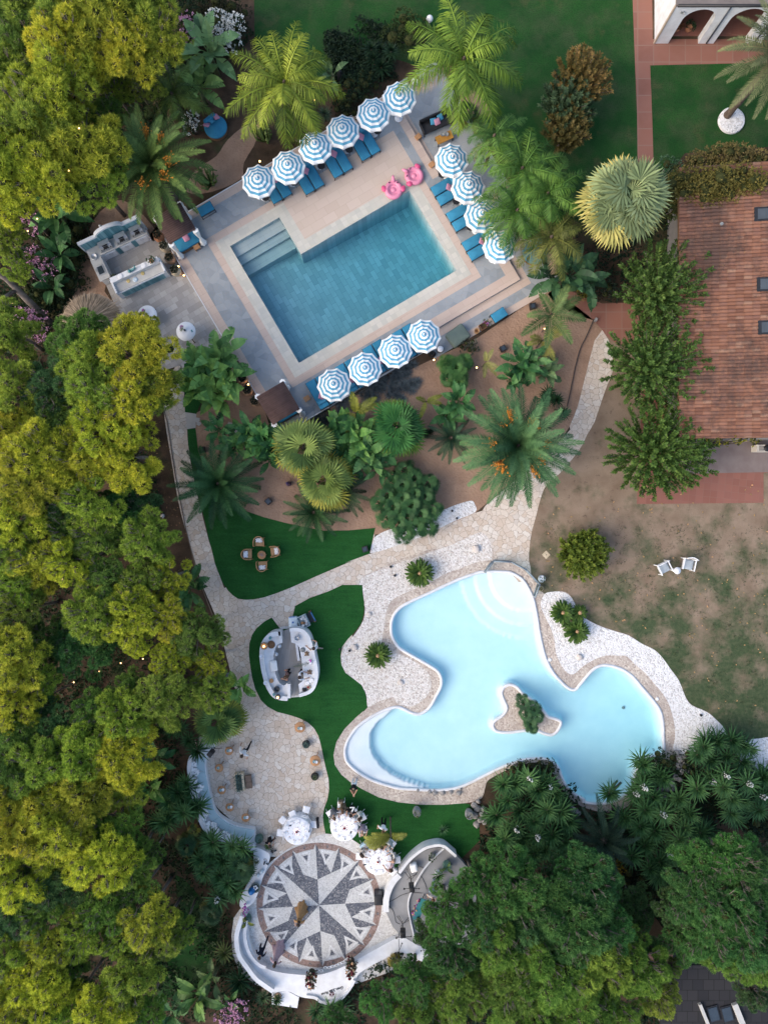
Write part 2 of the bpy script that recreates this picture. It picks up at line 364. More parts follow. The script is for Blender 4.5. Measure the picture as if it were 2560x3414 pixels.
# outlines
lag = smooth(poly('O 945,103 880,118 790,150 700,190 620,228 530,270 450,310 405,350 380,400 375,460 385,510 420,565 470,600 540,640 610,680 660,715 683,760 680,810 655,860 620,925 585,960 545,978 500,970 460,950 420,935 370,942 300,970 230,1010 160,1065 110,1140 92,1200 97,1250 120,1290 180,1340 260,1385 350,1415 430,1435 520,1440 600,1445 700,1443 780,1430 860,1400 950,1355 1040,1310 1120,1280 1200,1257 1290,1250 1350,1265 1395,1300 1420,1360 1450,1420 1500,1470 1560,1505 R 520,318 600,332 690,320 770,285 825,225 840,150 865,95 910,50 1008,20 Q 1013,1400 1008,1300 990,1230 940,1160 880,1090 830,1030 770,985 700,960 640,955 590,975 545,1020 500,1075 470,1105 430,1095 380,1050 330,990 290,910 270,840 250,740 235,640 215,550 190,490 150,430 100,395 50,380'), 4)
isl = smooth(poly('O 1110,797 1070,810 1052,850 1070,900 1085,940 1060,985 1010,1020 1000,1055 1030,1085 1100,1090 1180,1080 1260,1075 1310,1095 1360,1105 1395,1080 1417,1030 1390,1010 1340,995 1310,960 1250,900 1180,850 1150,815'), 4)
poolp = [uv(*p) for p in ((0, 0), (605, 0), (605, 307), (189, 307), (189, 449), (0, 449))]
def inside(p, pl):
    r = False; n = len(pl); j = n - 1
    for i in range(n):
        a, b = pl[i], pl[j]
        if (a[1] > p[1]) != (b[1] > p[1]) and p[0] < (b[0] - a[0]) * (p[1] - a[1]) / (b[1] - a[1]) + a[0]: r = not r
        j = i
    return r
def grow(pl, d):
    n = len(pl); ar = sum(pl[i][0] * pl[(i + 1) % n][1] - pl[(i + 1) % n][0] * pl[i][1] for i in range(n)); sg = 1 if ar > 0 else -1
    out = []
    for i in range(n):
        e = Vector((pl[(i + 1) % n][0] - pl[i - 1][0], pl[(i + 1) % n][1] - pl[i - 1][1])).normalized()
        out.append(Vector((pl[i][0] + e.y * d * sg, pl[i][1] - e.x * d * sg, 0)))
    return out
big = [Vector(p) for p in ((-220, -220, 0), (220, -220, 0), (220, 220, 0), (-220, 220, 0))]
g = MB(); g.holed(big, [lag, poolp], 0); struct('ground', g, M['soil'])
# lawns
g = MB(); g.sheet(poly('n 845,-200 2130,-200 2140,250 2160,640 1990,760 1800,700 1600,420 1480,250 1300,190 1160,270 1060,270 900,260 850,150'), .004)
g.sheet(poly('D 725,517 1700,495 1800,495 1800,1150 1000,1210 830,1420 755,1380'), .004); g.sheet(smooth(poly('X 1080,400 1250,560 1340,760 1290,960 1200,1100 980,1150 930,950 1020,800 1120,700'), 3), .004); struct('lawn', g, M['lawn'])
g = MB(); g.sheet(poly('G 1430,600 1480,700 1500,880 1490,950 1440,1080 1390,1220 1330,1400 1260,1520 1190,1659 J 1490,570 1400,650 1360,720 1320,870 1290,980 1275,1080 1270,1180 1285,1280 Q 245,515 285,515 390,500 440,525 480,590 530,660 620,710 720,745 800,770 880,820 960,860 1010,910 1060,980 1110,1050 1150,1150 1190,1200 1280,1240 1340,1290 1390,1360 1560,1420 1900,1410 1900,-1100 800,-1100'), .0065)
struct('dry_grass', g, M['dry'])
# crazy paving: big sheet under everything on it
g = MB(); cz = smooth(poly('E 690,1659 740,1480 795,1355 865,1335 T 400,775 398,830 400,880 I 178,310 185,430 250,800 450,1510 T 520,1250 810,1150 J 170,1135 900,850 970,800 G 1030,1560 1100,1440 1170,1270 1210,1120 1250,960 1290,800 1330,650 1400,555 1430,600 1480,700 1500,880 1490,950 1440,1080 1390,1220 1330,1400 1260,1520 1190,1659 J 1490,570 1400,650 1360,720 1320,870 1290,980 1275,1080 1270,1180 1285,1280 1200,1330 1000,1250 T 760,1320 790,1560 700,1560 720,1700 740,1830 560,1850 520,1790 430,1700 420,1600 520,1540 505,1480 488,1410 470,1340 440,1270 418,1200 400,1140 385,1080 372,1000 360,930 352,870'), 2)
g.sheet(cz, .008)
struct('stone_path', g, M['crazy'])
# sand beds
g = MB(); g.sheet(poly('F 0,640 150,900 200,1060 480,1020 1640,470 G 940,160 1050,250 1320,460 1400,555 1330,650 1290,800 1250,960 1210,1120 1170,1270 1100,1440 1030,1560 J 900,850 640,960 200,1000 I 1659,1090 1450,1110 1250,1112 950,1050 780,1005 650,960 500,830 330,680 265,480 243,300 250,180 500,60'), .012)
g.sheet(smooth(poly('E 0,1100 -40,900 20,700 60,480 150,200 300,60 420,60 620,250 690,470 760,700 880,645 900,600 860,480 660,240 640,350 250,690 310,860 380,960 200,1100'), 3), .006)
g.sheet(smooth(poly('A 1330,960 1400,860 1520,770 1580,850 1500,1000 1480,1100 1300,1180 1150,1180 1200,1050'), 3), .006)
g.sheet(smooth(poly('C 640,330 760,270 820,190 900,240 1040,420 960,560 860,590 740,480 650,400'), 3), .006)
struct('sand', g, M['sand'])
# gravel, pebble coping
g = MB(); g.holed(smooth(poly('O 195,135 600,-30 960,-70 1015,30 1110,38 1200,85 1275,180 Q 285,515 390,500 440,525 480,590 530,660 620,710 720,745 800,770 880,820 960,860 1010,910 1060,980 1110,1050 1150,1150 1190,1200 1280,1240 1340,1290 1390,1350 1380,1420 1200,1500 1090,1500 R 1060,60 1000,70 950,120 900,230 830,320 720,380 600,375 480,330 400,250 340,150 280,100 O 1280,1275 1200,1283 1100,1315 1000,1365 960,1400 930,1495 830,1525 700,1535 560,1535 420,1520 300,1490 200,1440 130,1400 70,1350 30,1290 22,1230 40,1150 90,1070 160,1000 232,935 225,870 205,820 170,780 110,740 75,690 68,620 95,550 150,490 205,400 215,310 205,230'), 3), [lag], .016)
g.sheet(isl, .05)
struct('pebble_coping', g, M['pebble'])
g = MB(); g.sheet(smooth(poly('O 197,138 205,230 215,310 205,400 150,490 95,550 68,620 75,690 110,740 170,780 205,820 225,870 232,933 290,905 330,890 390,875 410,910 460,928 510,928 560,900 600,860 622,800 610,740 570,690 500,645 430,610 380,600 325,560 320,520 335,430 345,350 380,280 450,240 540,200 620,165 720,110 820,75 900,45 985,30 J 1015,1165 1013,1090 988,1022 940,987 880,1005 740,1070 600,1118'), 3), .02)
struct('gravel', g, M['gravel'])
g = MB(); g.sheet(smooth(poly('Q 285,517 330,503 390,503 440,528 480,593 530,663 620,712 720,747 800,772 880,822 960,862 1010,912 1060,982 1110,1052 1150,1152 1190,1202 1280,1242 1340,1292 1390,1352 1380,1420 1200,1500 1080,1480 1085,1400 1080,1310 1050,1200 1010,1130 960,1070 900,1000 840,950 790,900 740,895 660,895 590,920 520,960 470,1005 430,1005 390,960 355,880 345,800 320,720 285,650 260,580'), 3), .02)
g.sheet(smooth(poly('Q 1490,1440 1600,1405 1800,1410 1800,1700 1480,1640'), 3), .008)
g.sheet(smooth(poly('J 178,1128 190,1060 215,1010 320,960 560,890 680,830 780,790 870,766 895,790 900,845 760,905 560,1000 380,1070'), 3), .02)
struct('bright_gravel', g, M['gravel2'])
# artificial turf
g = MB()
g.sheet(poly('I 178,312 243,302 265,480 330,680 500,830 650,960 780,1005 950,1050 1250,1112 1450,1110 1659,1090 J 210,952 190,1040 172,1132 0,1195 I 1480,1350 1200,1470 1000,1560 880,1607 780,1640 700,1655 640,1658 580,1650 540,1625 500,1585 450,1510 400,1380 350,1180 300,960 250,800 215,600 185,430'), .02)
g.sheet(poly('E 865,1335 1085,1250 1180,1255 1230,1420 I 300,60 250,190 160,176'), .016)
g.sheet(poly('K 1220,0 1405,0 1410,90 1422,160 1418,260 1395,350 1330,440 1270,500 1220,570 1203,660 1215,740 1250,810 1330,870 1400,925 1435,1000 1452,1130 O 160,998 90,1068 40,1148 22,1228 30,1290 70,1350 130,1400 200,1440 300,1490 420,1520 560,1535 700,1535 830,1525 n 1590,2690 1600,2800 1540,2860 1340,2900 1190,2960 M 650,570 640,560 525,537 L 1350,1228 1345,1200 1325,1100 1318,1020 1330,950 1360,870 1375,780 1370,680 1340,560 1300,370 K 1000,1390 960,1320 900,1265 830,1230 740,1200 620,1170 530,1120 470,1060 420,960 390,850 370,720 360,640 365,540 390,460 430,400 500,340 570,300 645,400 740,380 770,265 785,195 920,120 1090,60'), .022)
struct('turf', g, M['turf'])
# paving stubs, edging, plaza
g = MB(); g.sheet(poly('I 162,176 250,190 245,300 178,310'), .026)
random.seed(3)
for x, y, r in ((335, 262, 22), (268, 265, 20), (395, 250, 26), (440, 245, 26), (515, 275, 28), (570, 318, 30), (525, 345, 18), (575, 375, 40), (260, 235, 24), (480, 390, 26)):
    n = random.randint(5, 6); a0 = random.random() * 6
    g.sheet([at('I', x + r * random.uniform(.75, 1.1) * math.cos(a0 + i * 2 * PI / n), y + r * random.uniform(.7, 1.1) * math.sin(a0 + i * 2 * PI / n)) for i in range(n)], .03)
struct('flagstone_pavement', g, plain('flagstone', (.50, .47, .43), (.42, .38, .34), 3, .8, .2, .3))
g = MB(); g.sheet(smooth(poly('n 860,2990 880,2900 960,2830 1060,2785 1100,2780 1170,2795 1280,2880 1330,2960 1420,2960 1480,3040 1450,3160 1300,3240 1000,3320 800,3240 780,3060'), 3), .028)
struct('plaza_paving', g, M['pave_w'])
# compass-rose mosaic floor
CX, CY = 1064, 3016.5; RO = R(3.3)
def pc(r, a, z=.0): return w(CX + r * math.cos(R(a) + RO), CY - r * math.sin(R(a) + RO), z)
def lerp(a, b, f): return a + (b - a) * f
g = MB()
def disc(r, z, n=96): g.sheet([pc(r, i * 360 / n) for i in range(n)], z)
g.mi = 1; disc(208, .032); g.mi = 0; disc(187, .036)
for k in range(4):
    a = 90 * k + 45
    tip = pc(203, a); ccw = pc(86, a + 45); cw = pc(86, a - 45); ctr = pc(0, 0)
    g.mi = 2; g.sheet([ctr, cw, tip], .044)
    g.mi = 0; g.sheet([ctr, tip, ccw], .040)
    # the point on the axis between this ray and the previous one
    c = a - 45; tip2 = pc(204, c); s1 = lerp(cw, tip, .32); prev = pc(203, a - 90); s2 = lerp(cw, prev, .32)
    g.mi = 0; g.sheet([cw, s1, tip2, s2], .040)
    g.mi = 2; g.sheet([cw, tip2, s2], .044)
    # slim points between
    for aa, base, far, edge in ((a - 22.5, s1, lerp(cw, tip, .58), 0), (a - 67.5, s2, lerp(cw, prev, .58), 1)):
        t3 = pc(203, aa); mid = lerp(base, tip2, .35)
        g.mi = 0; g.sheet([mid, t3, far, base] if edge == 0 else [far, t3, mid, base], .040)
        g.mi = 2; g.sheet([base, t3, far], .044)
    for aa, rr in ((a - 9, 160), (a - 33, 164), (a - 57, 164), (a - 81, 160)):
        for sc, mi, zz in ((30, 3, .048), (19, 0, .052), (12, 2, .056)):
            g.mi = mi; cen = pc(rr, aa); o = []
            for j, ang in enumerate((0, 130, 230)):
                o.append(cen + Vector((math.cos(R(aa + 180 + ang) + RO), math.sin(R(aa + 180 + ang) + RO), 0)) * sc * S)
            g.sheet(o, zz)
    # dark marks in the brown ring
for k in range(16):
    g.mi = 2; cen = pc(197.5, k * 22.5 + 11)
    for j in range(4):
        a = random.random() * 6; d = Vector((math.cos(a), math.sin(a), 0)); p = Vector((-d.y, d.x, 0))
        g.sheet([cen - d * .10 - p * .015, cen + d * .10 - p * .015, cen + d * .10 + p * .015, cen - d * .10 + p * .015], .036 + j * .004)
struct('mosaic_floor', g, [M['mos_l'], M['mos_b'], M['mos_d'], M['mos_w']])
# ---- terrace round the rectangular pool
ZD = .25
g = MB()
up = [uv(*p) for p in ((-173, -175), (395, -175), (395, -133), (772, -133), (772, 300), (717, 300), (717, 617), (-60, 617), (-60, 640), (-173, 640))]
g.holed(up, [poolp], ZD)
n = len(up)
for i in range(n):
    a, b2 = up[i], up[(i + 1) % n]; g.add([(a.x, a.y, 0), (b2.x, b2.y, 0), (b2.x, b2.y, ZD), (a.x, a.y, ZD)], [(0, 1, 2, 3)])
struct('pool_terrace', g, M['hex'])
g = MB(); lw = [uv(*p) for p in ((395, -214), (905, -214), (905, 640), (700, 640), (700, 0), (395, 0))]; g.prism(lw, 0, .06); struct('lower_terrace', g, M['hex'])
g = MB()
def band(u0, v0, u1, v1, z): g.sheet([uv(u0, v0), uv(u1, v0), uv(u1, v1), uv(u0, v1)], z)
ZB = ZD + .004
for q4 in ((-173, -175, -143, 640), (-143, 590, 717, 617), (690, 300, 717, 590), (736, -133, 772, 300), (395, -133, 736, -97), (641, -60, 665, 342), (-60, -60, 641, -36), (-60, -36, -36, 509), (-36, 485, 224, 509), (-143, -175, -100, -158)): band(*q4, ZB)
ZL = .064
for q4 in ((395, -160, 800, -133.6), (772.6, -133, 800, 20), (470, -214, 900, -192), (717.6, 320, 732, 617)): band(*q4, ZL)
struct('pink_stone_edging', g, M['pink'])
g = MB(); band(225, 343, 660, 505, ZB); struct('cream_terrace', g, M['cream'])
g = MB()
for q4 in ((0, -36, 641, 0), (-36, -36, 0, 485), (605, 0, 641, 343), (189, 307, 605, 343), (189, 343, 225, 449), (0, 449, 225, 485)): band(*q4, ZB + .004)
struct('pool_coping', g, M['coping'])
g = MB(); g.strip([uv(-174, y) for y in (-175, 0, 300, 590)], .05, 0, ZD + .03); g.strip([uv(x, 618) for x in (-60, 200, 717)], .05, 0, ZD + .03); g.strip([uv(x, -176) for x in (-100, 150, 395)], .05, 0, ZD + .03); struct('terrace_kerb', g, M['plaster'])
# pool shell
g = MB()
n = 6
for i in range(n):
    a, b2 = poolp[i], poolp[(i + 1) % n]
    g.add([(a.x, a.y, ZD), (b2.x, b2.y, ZD), (b2.x, b2.y, -2.3), (a.x, a.y, -2.3)], [(3, 2, 1, 0)])
fl = [uv(-4, -4), uv(609, -4), uv(609, 453), uv(-4, 453)]
g.add([(fl[0].x, fl[0].y, -1.0), (fl[1].x, fl[1].y, -1.9), (fl[2].x, fl[2].y, -2.1), (fl[3].x, fl[3].y, -.95)], [(0, 1, 2, 3)])
g.mi = 1
for v0, v1, z in ((414, 449, -.08), (388, 414, -.30), (351, 388, -.55)):
    q4 = [uv(0.5, v0), uv(188.5, v0), uv(188.5, v1), uv(0.5, v1)]; g.prism(q4, -1.3, z)
struct('pool_basin', g, [M['pooltile'], M['step']])
g = MB(); g.prism([uv(*p) for p in ((-1, -1), (606, -1), (606, 308), (190, 308), (190, 450), (-1, 450))], -2.4, ZD - .13, True); struct('pool_water', g, M['water_pool'])
# ---- lagoon pool
P2 = at('O', 1210, 120); arcB = smooth(poly('O 420,920 330,1005 262,1080 246,1170 290,1265 380,1350 500,1402 640,1450'), 4, False)
beach = arcB + poly('O 600,1600 0,1500 -100,1100 200,850'); PD = at('Q', 900, 1400)
U = S / 1.8433
def seg(pl):
    return np.array([(p.x, p.y) for p in smooth(pl, 4)])
LN, IN_ = seg(lag), seg(isl); AN = seg(arcB[1:-1])
def sst(x, a, b): t = np.clip((x - a) / (b - a), 0, 1); return t * t * (3 - 2 * t)
def insnp(P, pl):
    x, y = P[:, 0], P[:, 1]; r = np.zeros(len(P), bool); n = len(pl)
    for i in range(n):
        a, b = pl[i], pl[i - 1]
        if a[1] == b[1]: continue
        r ^= ((a[1] > y) != (b[1] > y)) & (x < (b[0] - a[0]) * (y - a[1]) / (b[1] - a[1]) + a[0])
    return r
def near(P, Q): return np.array([np.sqrt(((Q - p) ** 2).sum(1).min()) for p in P])
def depths(P):
    d = near(P, LN); di = near(P, IN_); r2 = np.hypot(P[:, 0] - P2.x, P[:, 1] - P2.y) / U
    z = -.52 - .25 * np.clip(1 - np.hypot(P[:, 0] - PD.x, P[:, 1] - PD.y) / 11, 0, 1)
    st_ = -.14 - .03 * r2 / 230 - .11 * sst(r2, 227, 231) - .12 * sst(r2, 315, 320) - .12 * sst(r2, 397, 403); z = np.where(r2 < 404, st_, z); z = np.where((r2 >= 404) & (r2 < 412), np.minimum(-.47, -.47 + (z + .47) * (r2 - 404) / 8), z)
    ins = insnp(P, beach); z = np.where(ins, -.05 - .32 * np.clip(d / 3.2, 0, 1), z)
    return np.maximum(z, np.maximum(-.12 - d * 2.5, np.where(di < 2, -.12 - di * 2.5, -9)))
xs = [p.x for p in lag]; ys = [p.y for p in lag]; st = .10
gx = np.arange(min(xs) - .3, max(xs) + .3, st); gy = np.arange(min(ys) - .3, max(ys) + .3, st); GX, GY = np.meshgrid(gx, gy, indexing='ij'); PP = np.stack([GX.ravel(), GY.ravel()], 1)
fat = insnp(PP, [(p.x, p.y) for p in grow(lag, .3)]); inn = insnp(PP, [(p.x, p.y) for p in lag]); Z = np.full(len(PP), -.1); Z[inn] = depths(PP[inn]); ny = len(gy)
I, J = np.meshgrid(np.arange(len(gx) - 1), np.arange(ny - 1), indexing='ij'); q0 = (I * ny + J).ravel(); F = np.stack([q0, q0 + ny, q0 + ny + 1, q0 + 1], 1); F = F[fat[F].all(1)]
link('lagoon_basin', npmesh('lagoon_basin', [(np.column_stack([PP, Z]), F, 0)], M['lagoon'], True))['kind'] = 'structure'
g = MB(); g.prism(grow(lag, .02), -2, -.03, True); struct('lagoon_water', g, M['water_lagoon'])
g = MB(); g.tube([(p.x, p.y, .0) for p in lag] + [(lag[0].x, lag[0].y, 0)], .10, 8, False); struct('lagoon_kerb', g, M['plaster'])
g = MB(); g.tube([(p.x, p.y, .02) for p in isl] + [(isl[0].x, isl[0].y, .02)], .10, 8, False); g.prism(isl, -1.2, .045); struct('lagoon_island', g, [M['plaster']])
# ---- patio, terracotta
g = MB(); g.sheet(poly('E 150,470 560,290 645,400 755,700 885,645 1215,1190 1085,1250 865,1335 700,1390 560,1250 420,1000 330,900 240,690'), .014); g.sheet([uv(-360, 590), uv(-180, 600), uv(-180, -50), uv(-250, 0), uv(-400, 300)], .0105); struct('patio', g, M['patio'])
g = MB(); g.sheet(poly('D 583,-100 740,-100 745,310 1900,310 1900,490 725,517 735,760 745,1060 755,1420 700,1700 630,1700 622,900 605,500'), .01)
g.sheet(poly('G 900,220 960,170 1100,190 1400,310 1700,300 1800,700 1540,690 1430,600 1400,555 1320,462 1165,425 950,300'), .012); struct('terracotta_path', g, M['terra'])
g = MB(); g.sheet(poly('H 620,1850 660,1000 650,950 1700,950 1700,1600 1620,1605 1620,1840'), .012); struct('terracotta_terrace', g, M['terra2'])
g = MB(); g.sheet(poly('H 1000,1330 1800,1330 1800,1595 1000,1610'), .03); struct('slate_terrace', g, plain('slate_floor', (.17, .13, .12), (.22, .18, .165), 1.5, .8, .2, world=True))
g = MB(); g.strip(smooth(poly('G 1320,460 1250,620 1200,720 1160,860 1130,1000 1100,1150 1075,1260'), 4, False), .05, 0, .10); struct('bed_kerb', g, plain('edging_steel', (.08, .06, .05)))
g = MB(); g.strip(poly('V 1110,150 1160,330 1215,700 1290,1080 1370,1390 1470,1659'), .05, 0, .03); struct('path_kerb', g, plain('edging_stone', (.16, .12, .09)))
g = MB(); g.sheet(poly('R 980,1310 1400,1290 1500,1600 980,1600'), .01); struct('dark_pavement', g, plain('dark_slab', (.05, .05, .055), (.07, .07, .075), 1, .7, .3, world=True))
# ---------------- plants
rng = np.random.default_rng(11)
M['leaf'] = leafmat('foliage', .6, .15, hue=.05, lo=.4, hi=1.6, trans=.2, attr=.4)
M['needle'] = leafmat('pine_needles', .65, .1, hue=.05, lo=.35, hi=1.75, trans=.38, attr=.55)
M['gloss'] = leafmat('glossy_foliage', .5, .15, hue=.05, lo=.35, hi=1.75, attr=.6)
M['twig'] = plain('shaded_core', (.05, .055, .02), (.03, .035, .014), 6, .95, .05)  # solid balls inside crowns and shrubs, coloured dark for the shade in there
M['bark'] = plain('pine_bark', (.20, .17, .145), (.10, .08, .07), 5, .9, .1, .6, 12)
M['palmbark'] = plain('palm_bark', (.17, .13, .10), (.08, .06, .05), 7, .9, .1, .8, 14)
M['stemgreen'] = plain('green_stem', (.10, .12, .05), (.07, .08, .04), 4, .7)
M['fruit'] = plain('orange_fruit', (.62, .24, .02), (.45, .16, .02), 9, .6)
M['white_flower'] = plain('white_petal', (.82, .80, .74), (.70, .68, .60), 9, .7)
M['pink_flower'] = plain('pink_petal', (.62, .34, .46), (.45, .22, .34), 9, .7)
M['straw'] = leafmat('dry_straw', .9, .05, hue=.01, lo=.5, hi=1.5)
def nrm(a): return a / np.maximum(np.linalg.norm(a, axis=-1, keepdims=True), 1e-9)
def rdir(n): return nrm(rng.normal(size=(n, 3)))
def blades(P, D, L, W, U=None, drop=0., wide=.5):
    """diamond leaves: P base, D direction, L length, W width"""
    P = np.asarray(P, float); D = nrm(np.asarray(D, float)); n = len(P)
    L = np.broadcast_to(np.asarray(L, float), (n,))[:, None]; W = np.broadcast_to(np.asarray(W, float), (n,))[:, None]
    if U is None: U = rdir(n) * .6 + np.array((0, 0, 1.))
    Sd = nrm(np.cross(D, U)); g = np.array((0, 0, -1.)) * drop
    mid = P + D * L * wide + g * L * .25
    V = np.stack([P, mid + Sd * W / 2, P + D * L + g * L, mid - Sd * W / 2], 1).reshape(-1, 3)
    return V, np.arange(n * 4).reshape(n, 4)
def mbpart(mb, mi):
    """triangulate a small MB for mixing into npmesh"""
    f = []
    for q4 in mb.f:
        for k in range(1, len(q4) - 1): f.append((q4[0], q4[k], q4[k + 1]))
    return np.array(mb.v, float), np.array(f), mi
def lobes_dome(n, r, flat, lr):
    out = []
    for i in range(n):
        a = i * 2.39996 + rng.uniform(-.4, .4); d = r * math.sqrt((i + .5) / n) * rng.uniform(.85, 1.12)
        rr = lr * rng.uniform(.75, 1.25)
        out.append((d * math.cos(a), d * math.sin(a), flat * (r * r * 1.1 - d * d) ** .5 * rng.uniform(.45, 1.25) if d * d < r * r * 1.1 else -.2 * rng.random(), rr))
    return out
def cloud(lobes, dens, per, L, W, spread, squash=.8, low=-.35):
    P = []; D = []
    for x, y, z, r in lobes:
        n = int(dens * r * r)
        d = rdir(n * 2); d = d[d[:, 2] > low][:n]
        rad = r * rng.uniform(.78, 1.06, len(d))[:, None]
        P.append(np.array((x, y, z)) + d * rad * np.array((1, 1, squash))); D.append(d)
    P = np.concatenate(P); D = np.concatenate(D)
    n = len(P)
    P2 = np.repeat(P, per, 0); D2 = nrm(np.repeat(D, per, 0) + np.array((0, 0, .35)) + rng.normal(size=(n * per, 3)) * spread)
    V, F = blades(P2, D2, L * rng.uniform(.6, 1.3, n * per), W)
    return np.column_stack([V, np.repeat(rng.random(n), per * 4)]), F
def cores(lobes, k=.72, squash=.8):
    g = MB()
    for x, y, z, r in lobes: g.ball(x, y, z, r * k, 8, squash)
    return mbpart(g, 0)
def limbs(lobes, base, r0, n=None):
    g = MB(); b0 = Vector(base); top = Vector((np.mean([l[0] for l in lobes]) * .5, np.mean([l[1] for l in lobes]) * .5, -.2))
    g.tube([b0, b0.lerp(top, .5) + Vector((.12, -.1, 0)), top, top + Vector((.1, .1, .5))], [r0, r0 * .8, r0 * .6, r0 * .2], 7)
    for i, (x, y, z, r) in enumerate(lobes[:n]):
        a = b0.lerp(top, random.uniform(.72, 1)); e = Vector((x, y, z + r * .55)); mid = a.lerp(e, .5) + Vector((0, 0, .25))
        g.tube([a, mid, e], [r0 * .32, r0 * .2, r0 * .08], 5)
        for k in range(3):
            d = Vector((random.uniform(-1, 1), random.uniform(-1, 1), .7)).normalized() * r * .9
            g.tube([mid.lerp(e, .6), e + d * .7], [r0 * .12, r0 * .04], 4)
    return g
def variants(fn, n): return [fn(i) for i in range(n)]
# pines: crown about 2 m across the radius, base of crown at z=0 of the part
def pine_variant(i):
    lb = [l for l in lobes_dome(30 + i % 3 * 4, 1.85, .75, .40) if rng.random() > .12]
    V, F = cloud(lb, 400, 15, .20, .028, .85)
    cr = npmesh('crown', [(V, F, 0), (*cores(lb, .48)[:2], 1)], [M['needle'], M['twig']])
    g = limbs(lb, (0, 0, -5.5), .16)
    v, f, _ = mbpart(g, 0); tr = npmesh('trunk', [(v, f, 0)], M['bark'], True); return cr, tr
PINES = variants(pine_variant, 5)
PC = {'y': (.42, .45, .05), 'g': (.28, .37, .055), 'm': (.15, .26, .05), 'd': (.085, .17, .06), 'b': (.08, .20, .055)}
def pine(label, p, z, rad, col, group, zs=1.):
    p = Vector(p); s = rad * .94 / 2.15; k = .085 if group == GQ else .03
    base = Vector((p.x * (1 + k), p.y * (1 + k), 0)); t = thing('pine_tree', label, 'pine tree', base, 0, group)
    cr, tr = random.choice(PINES); c0 = Vector((p.x, p.y, z)) - base; a = random.random() * 6.28
    o = link('crown', cr, t, c0, a); o.scale = (s, s, s * zs); c = PC[col]; k = random.uniform(.85, 1.15); o.color = (c[0] * k * random.uniform(.9, 1.1), c[1] * k, c[2], 1)
    o = link('trunk', tr, t, c0); o.rotation_euler = (Vector((0, 0, -1)).rotation_difference(-c0.normalized()).to_matrix() @ Matrix.Rotation(a, 3, 'Z')).to_euler(); o.scale = (s, s, c0.length / 5.4)
    return t
# feather-leaved palms
def frond(az, ln, e0, droop, nl, ll, lw, plume=0., lift=.35, tipdrop=.1):
    t = np.linspace(0, 1, 14); el = e0 - droop * t ** 1.4
    seg = ln / 13; dx = np.cos(el) * seg; dz = np.sin(el) * seg
    rx = np.concatenate([[0], np.cumsum(dx[:-1])]); rz = np.concatenate([[0], np.cumsum(dz[:-1])])
    ca, sa = math.cos(az), math.sin(az)
    C = np.stack([rx * ca, rx * sa, rz], 1)
    tt = np.linspace(.10, .995, nl); pos = np.stack([np.interp(tt, t, C[:, k]) for k in range(3)], 1)
    e = np.interp(tt, t, el); T = np.stack([np.cos(e) * ca, np.cos(e) * sa, np.sin(e)], 1)
    N = np.stack([-np.sin(e) * ca, -np.sin(e) * sa, np.cos(e)], 1); Sv = np.array((-sa, ca, 0.))
    V = []; F = []; o = 0
    prof = np.clip(np.minimum(tt * 3.2 + .25, 1.) * (1 - .75 * np.clip((tt - .5) / .5, 0, 1) ** 1.6), .12, 1)
    for sd in (-1, 1):
        fw = .45 + .5 * tt
        up = lift + rng.uniform(-1, 1, nl) * plume
        D = Sv * sd + T * fw[:, None] + N * up[:, None] + rng.normal(size=(nl, 3)) * .07
        v, f = blades(pos, D, ll * prof * rng.uniform(.85, 1.1, nl), lw, N, tipdrop * (1 + plume), .35)
        V.append(v); F.append(f + o); o += len(v)
    wd = np.interp(t, [0, 1], [.05 * ln / 3, .006])[:, None]
    v = np.concatenate([C + Sv * wd, C - Sv * wd]); n = 14
    f = np.array([(i, i + 1, n + i + 1, n + i) for i in range(n - 1)]); V.append(v); F.append(f + o)
    return np.concatenate(V), np.concatenate(F)
def merge(lst, mi=0):
    V = []; F = []; o = 0
    for v, f in lst:
        if v.shape[1] == 3: v = np.column_stack([v, np.full(len(v), rng.random())])
        V.append(v); F.append(f + o); o += len(v)
    return np.concatenate(V), np.concatenate(F), mi
def off(v, d): v = v.copy(); v[:, :3] += np.array(d); return v
def feather_crown(n, ln, e_hi, e_lo, droop, nl, ll, lw, plume, azs=None, fruit=0, lift=.35, td=.1):
    fr = []
    for i in range(n):
        q = (i + .5) / n; az = azs[i] if azs is not None else i * 2.39996 + rng.uniform(-.15, .15)
        fr.append(frond(az, ln * (.62 + .38 * min(1, q * 2.2)) * rng.uniform(.92, 1.06), R(e_hi + (e_lo - e_hi) * q ** .8), R(droop) * rng.uniform(.8 - plume * .25, 1.2 + plume * .3), nl, ll, lw, plume, lift, td))
    parts = [merge(fr)]
    return parts
def trunk_mesh(h, r, lean=0.):
    g = MB(); pr = [(r * 1.3, 0)] + [(r * (1 + .08 * ((k % 2) * 2 - 1)), h * k / 12) for k in range(1, 12)] + [(r * 1.25, h), (r * .3, h + .25)]
    g.lathe(pr, 10); return g
def fruit_mesh(n, dist, zlow):
    g = MB()
    for i in range(n):
        a = i * 2 * PI / n + random.uniform(-.3, .3); d = Vector((math.cos(a), math.sin(a), 0))
        e = d * dist * random.uniform(.8, 1.1) + Vector((0, 0, zlow)); g.tube([(0, 0, 0), d * dist * .5 + Vector((0, 0, .25)), e], [.03, .03, .02], 5)
        for k in range(26):
            q = e + Vector((random.gauss(0, .17), random.gauss(0, .17), random.gauss(0, .08))); g.tube([d * dist * .7 + Vector((0, 0, .1)), q], [.012, .014], 4); g.ball(q.x, q.y, q.z, .045, 5)
    return g
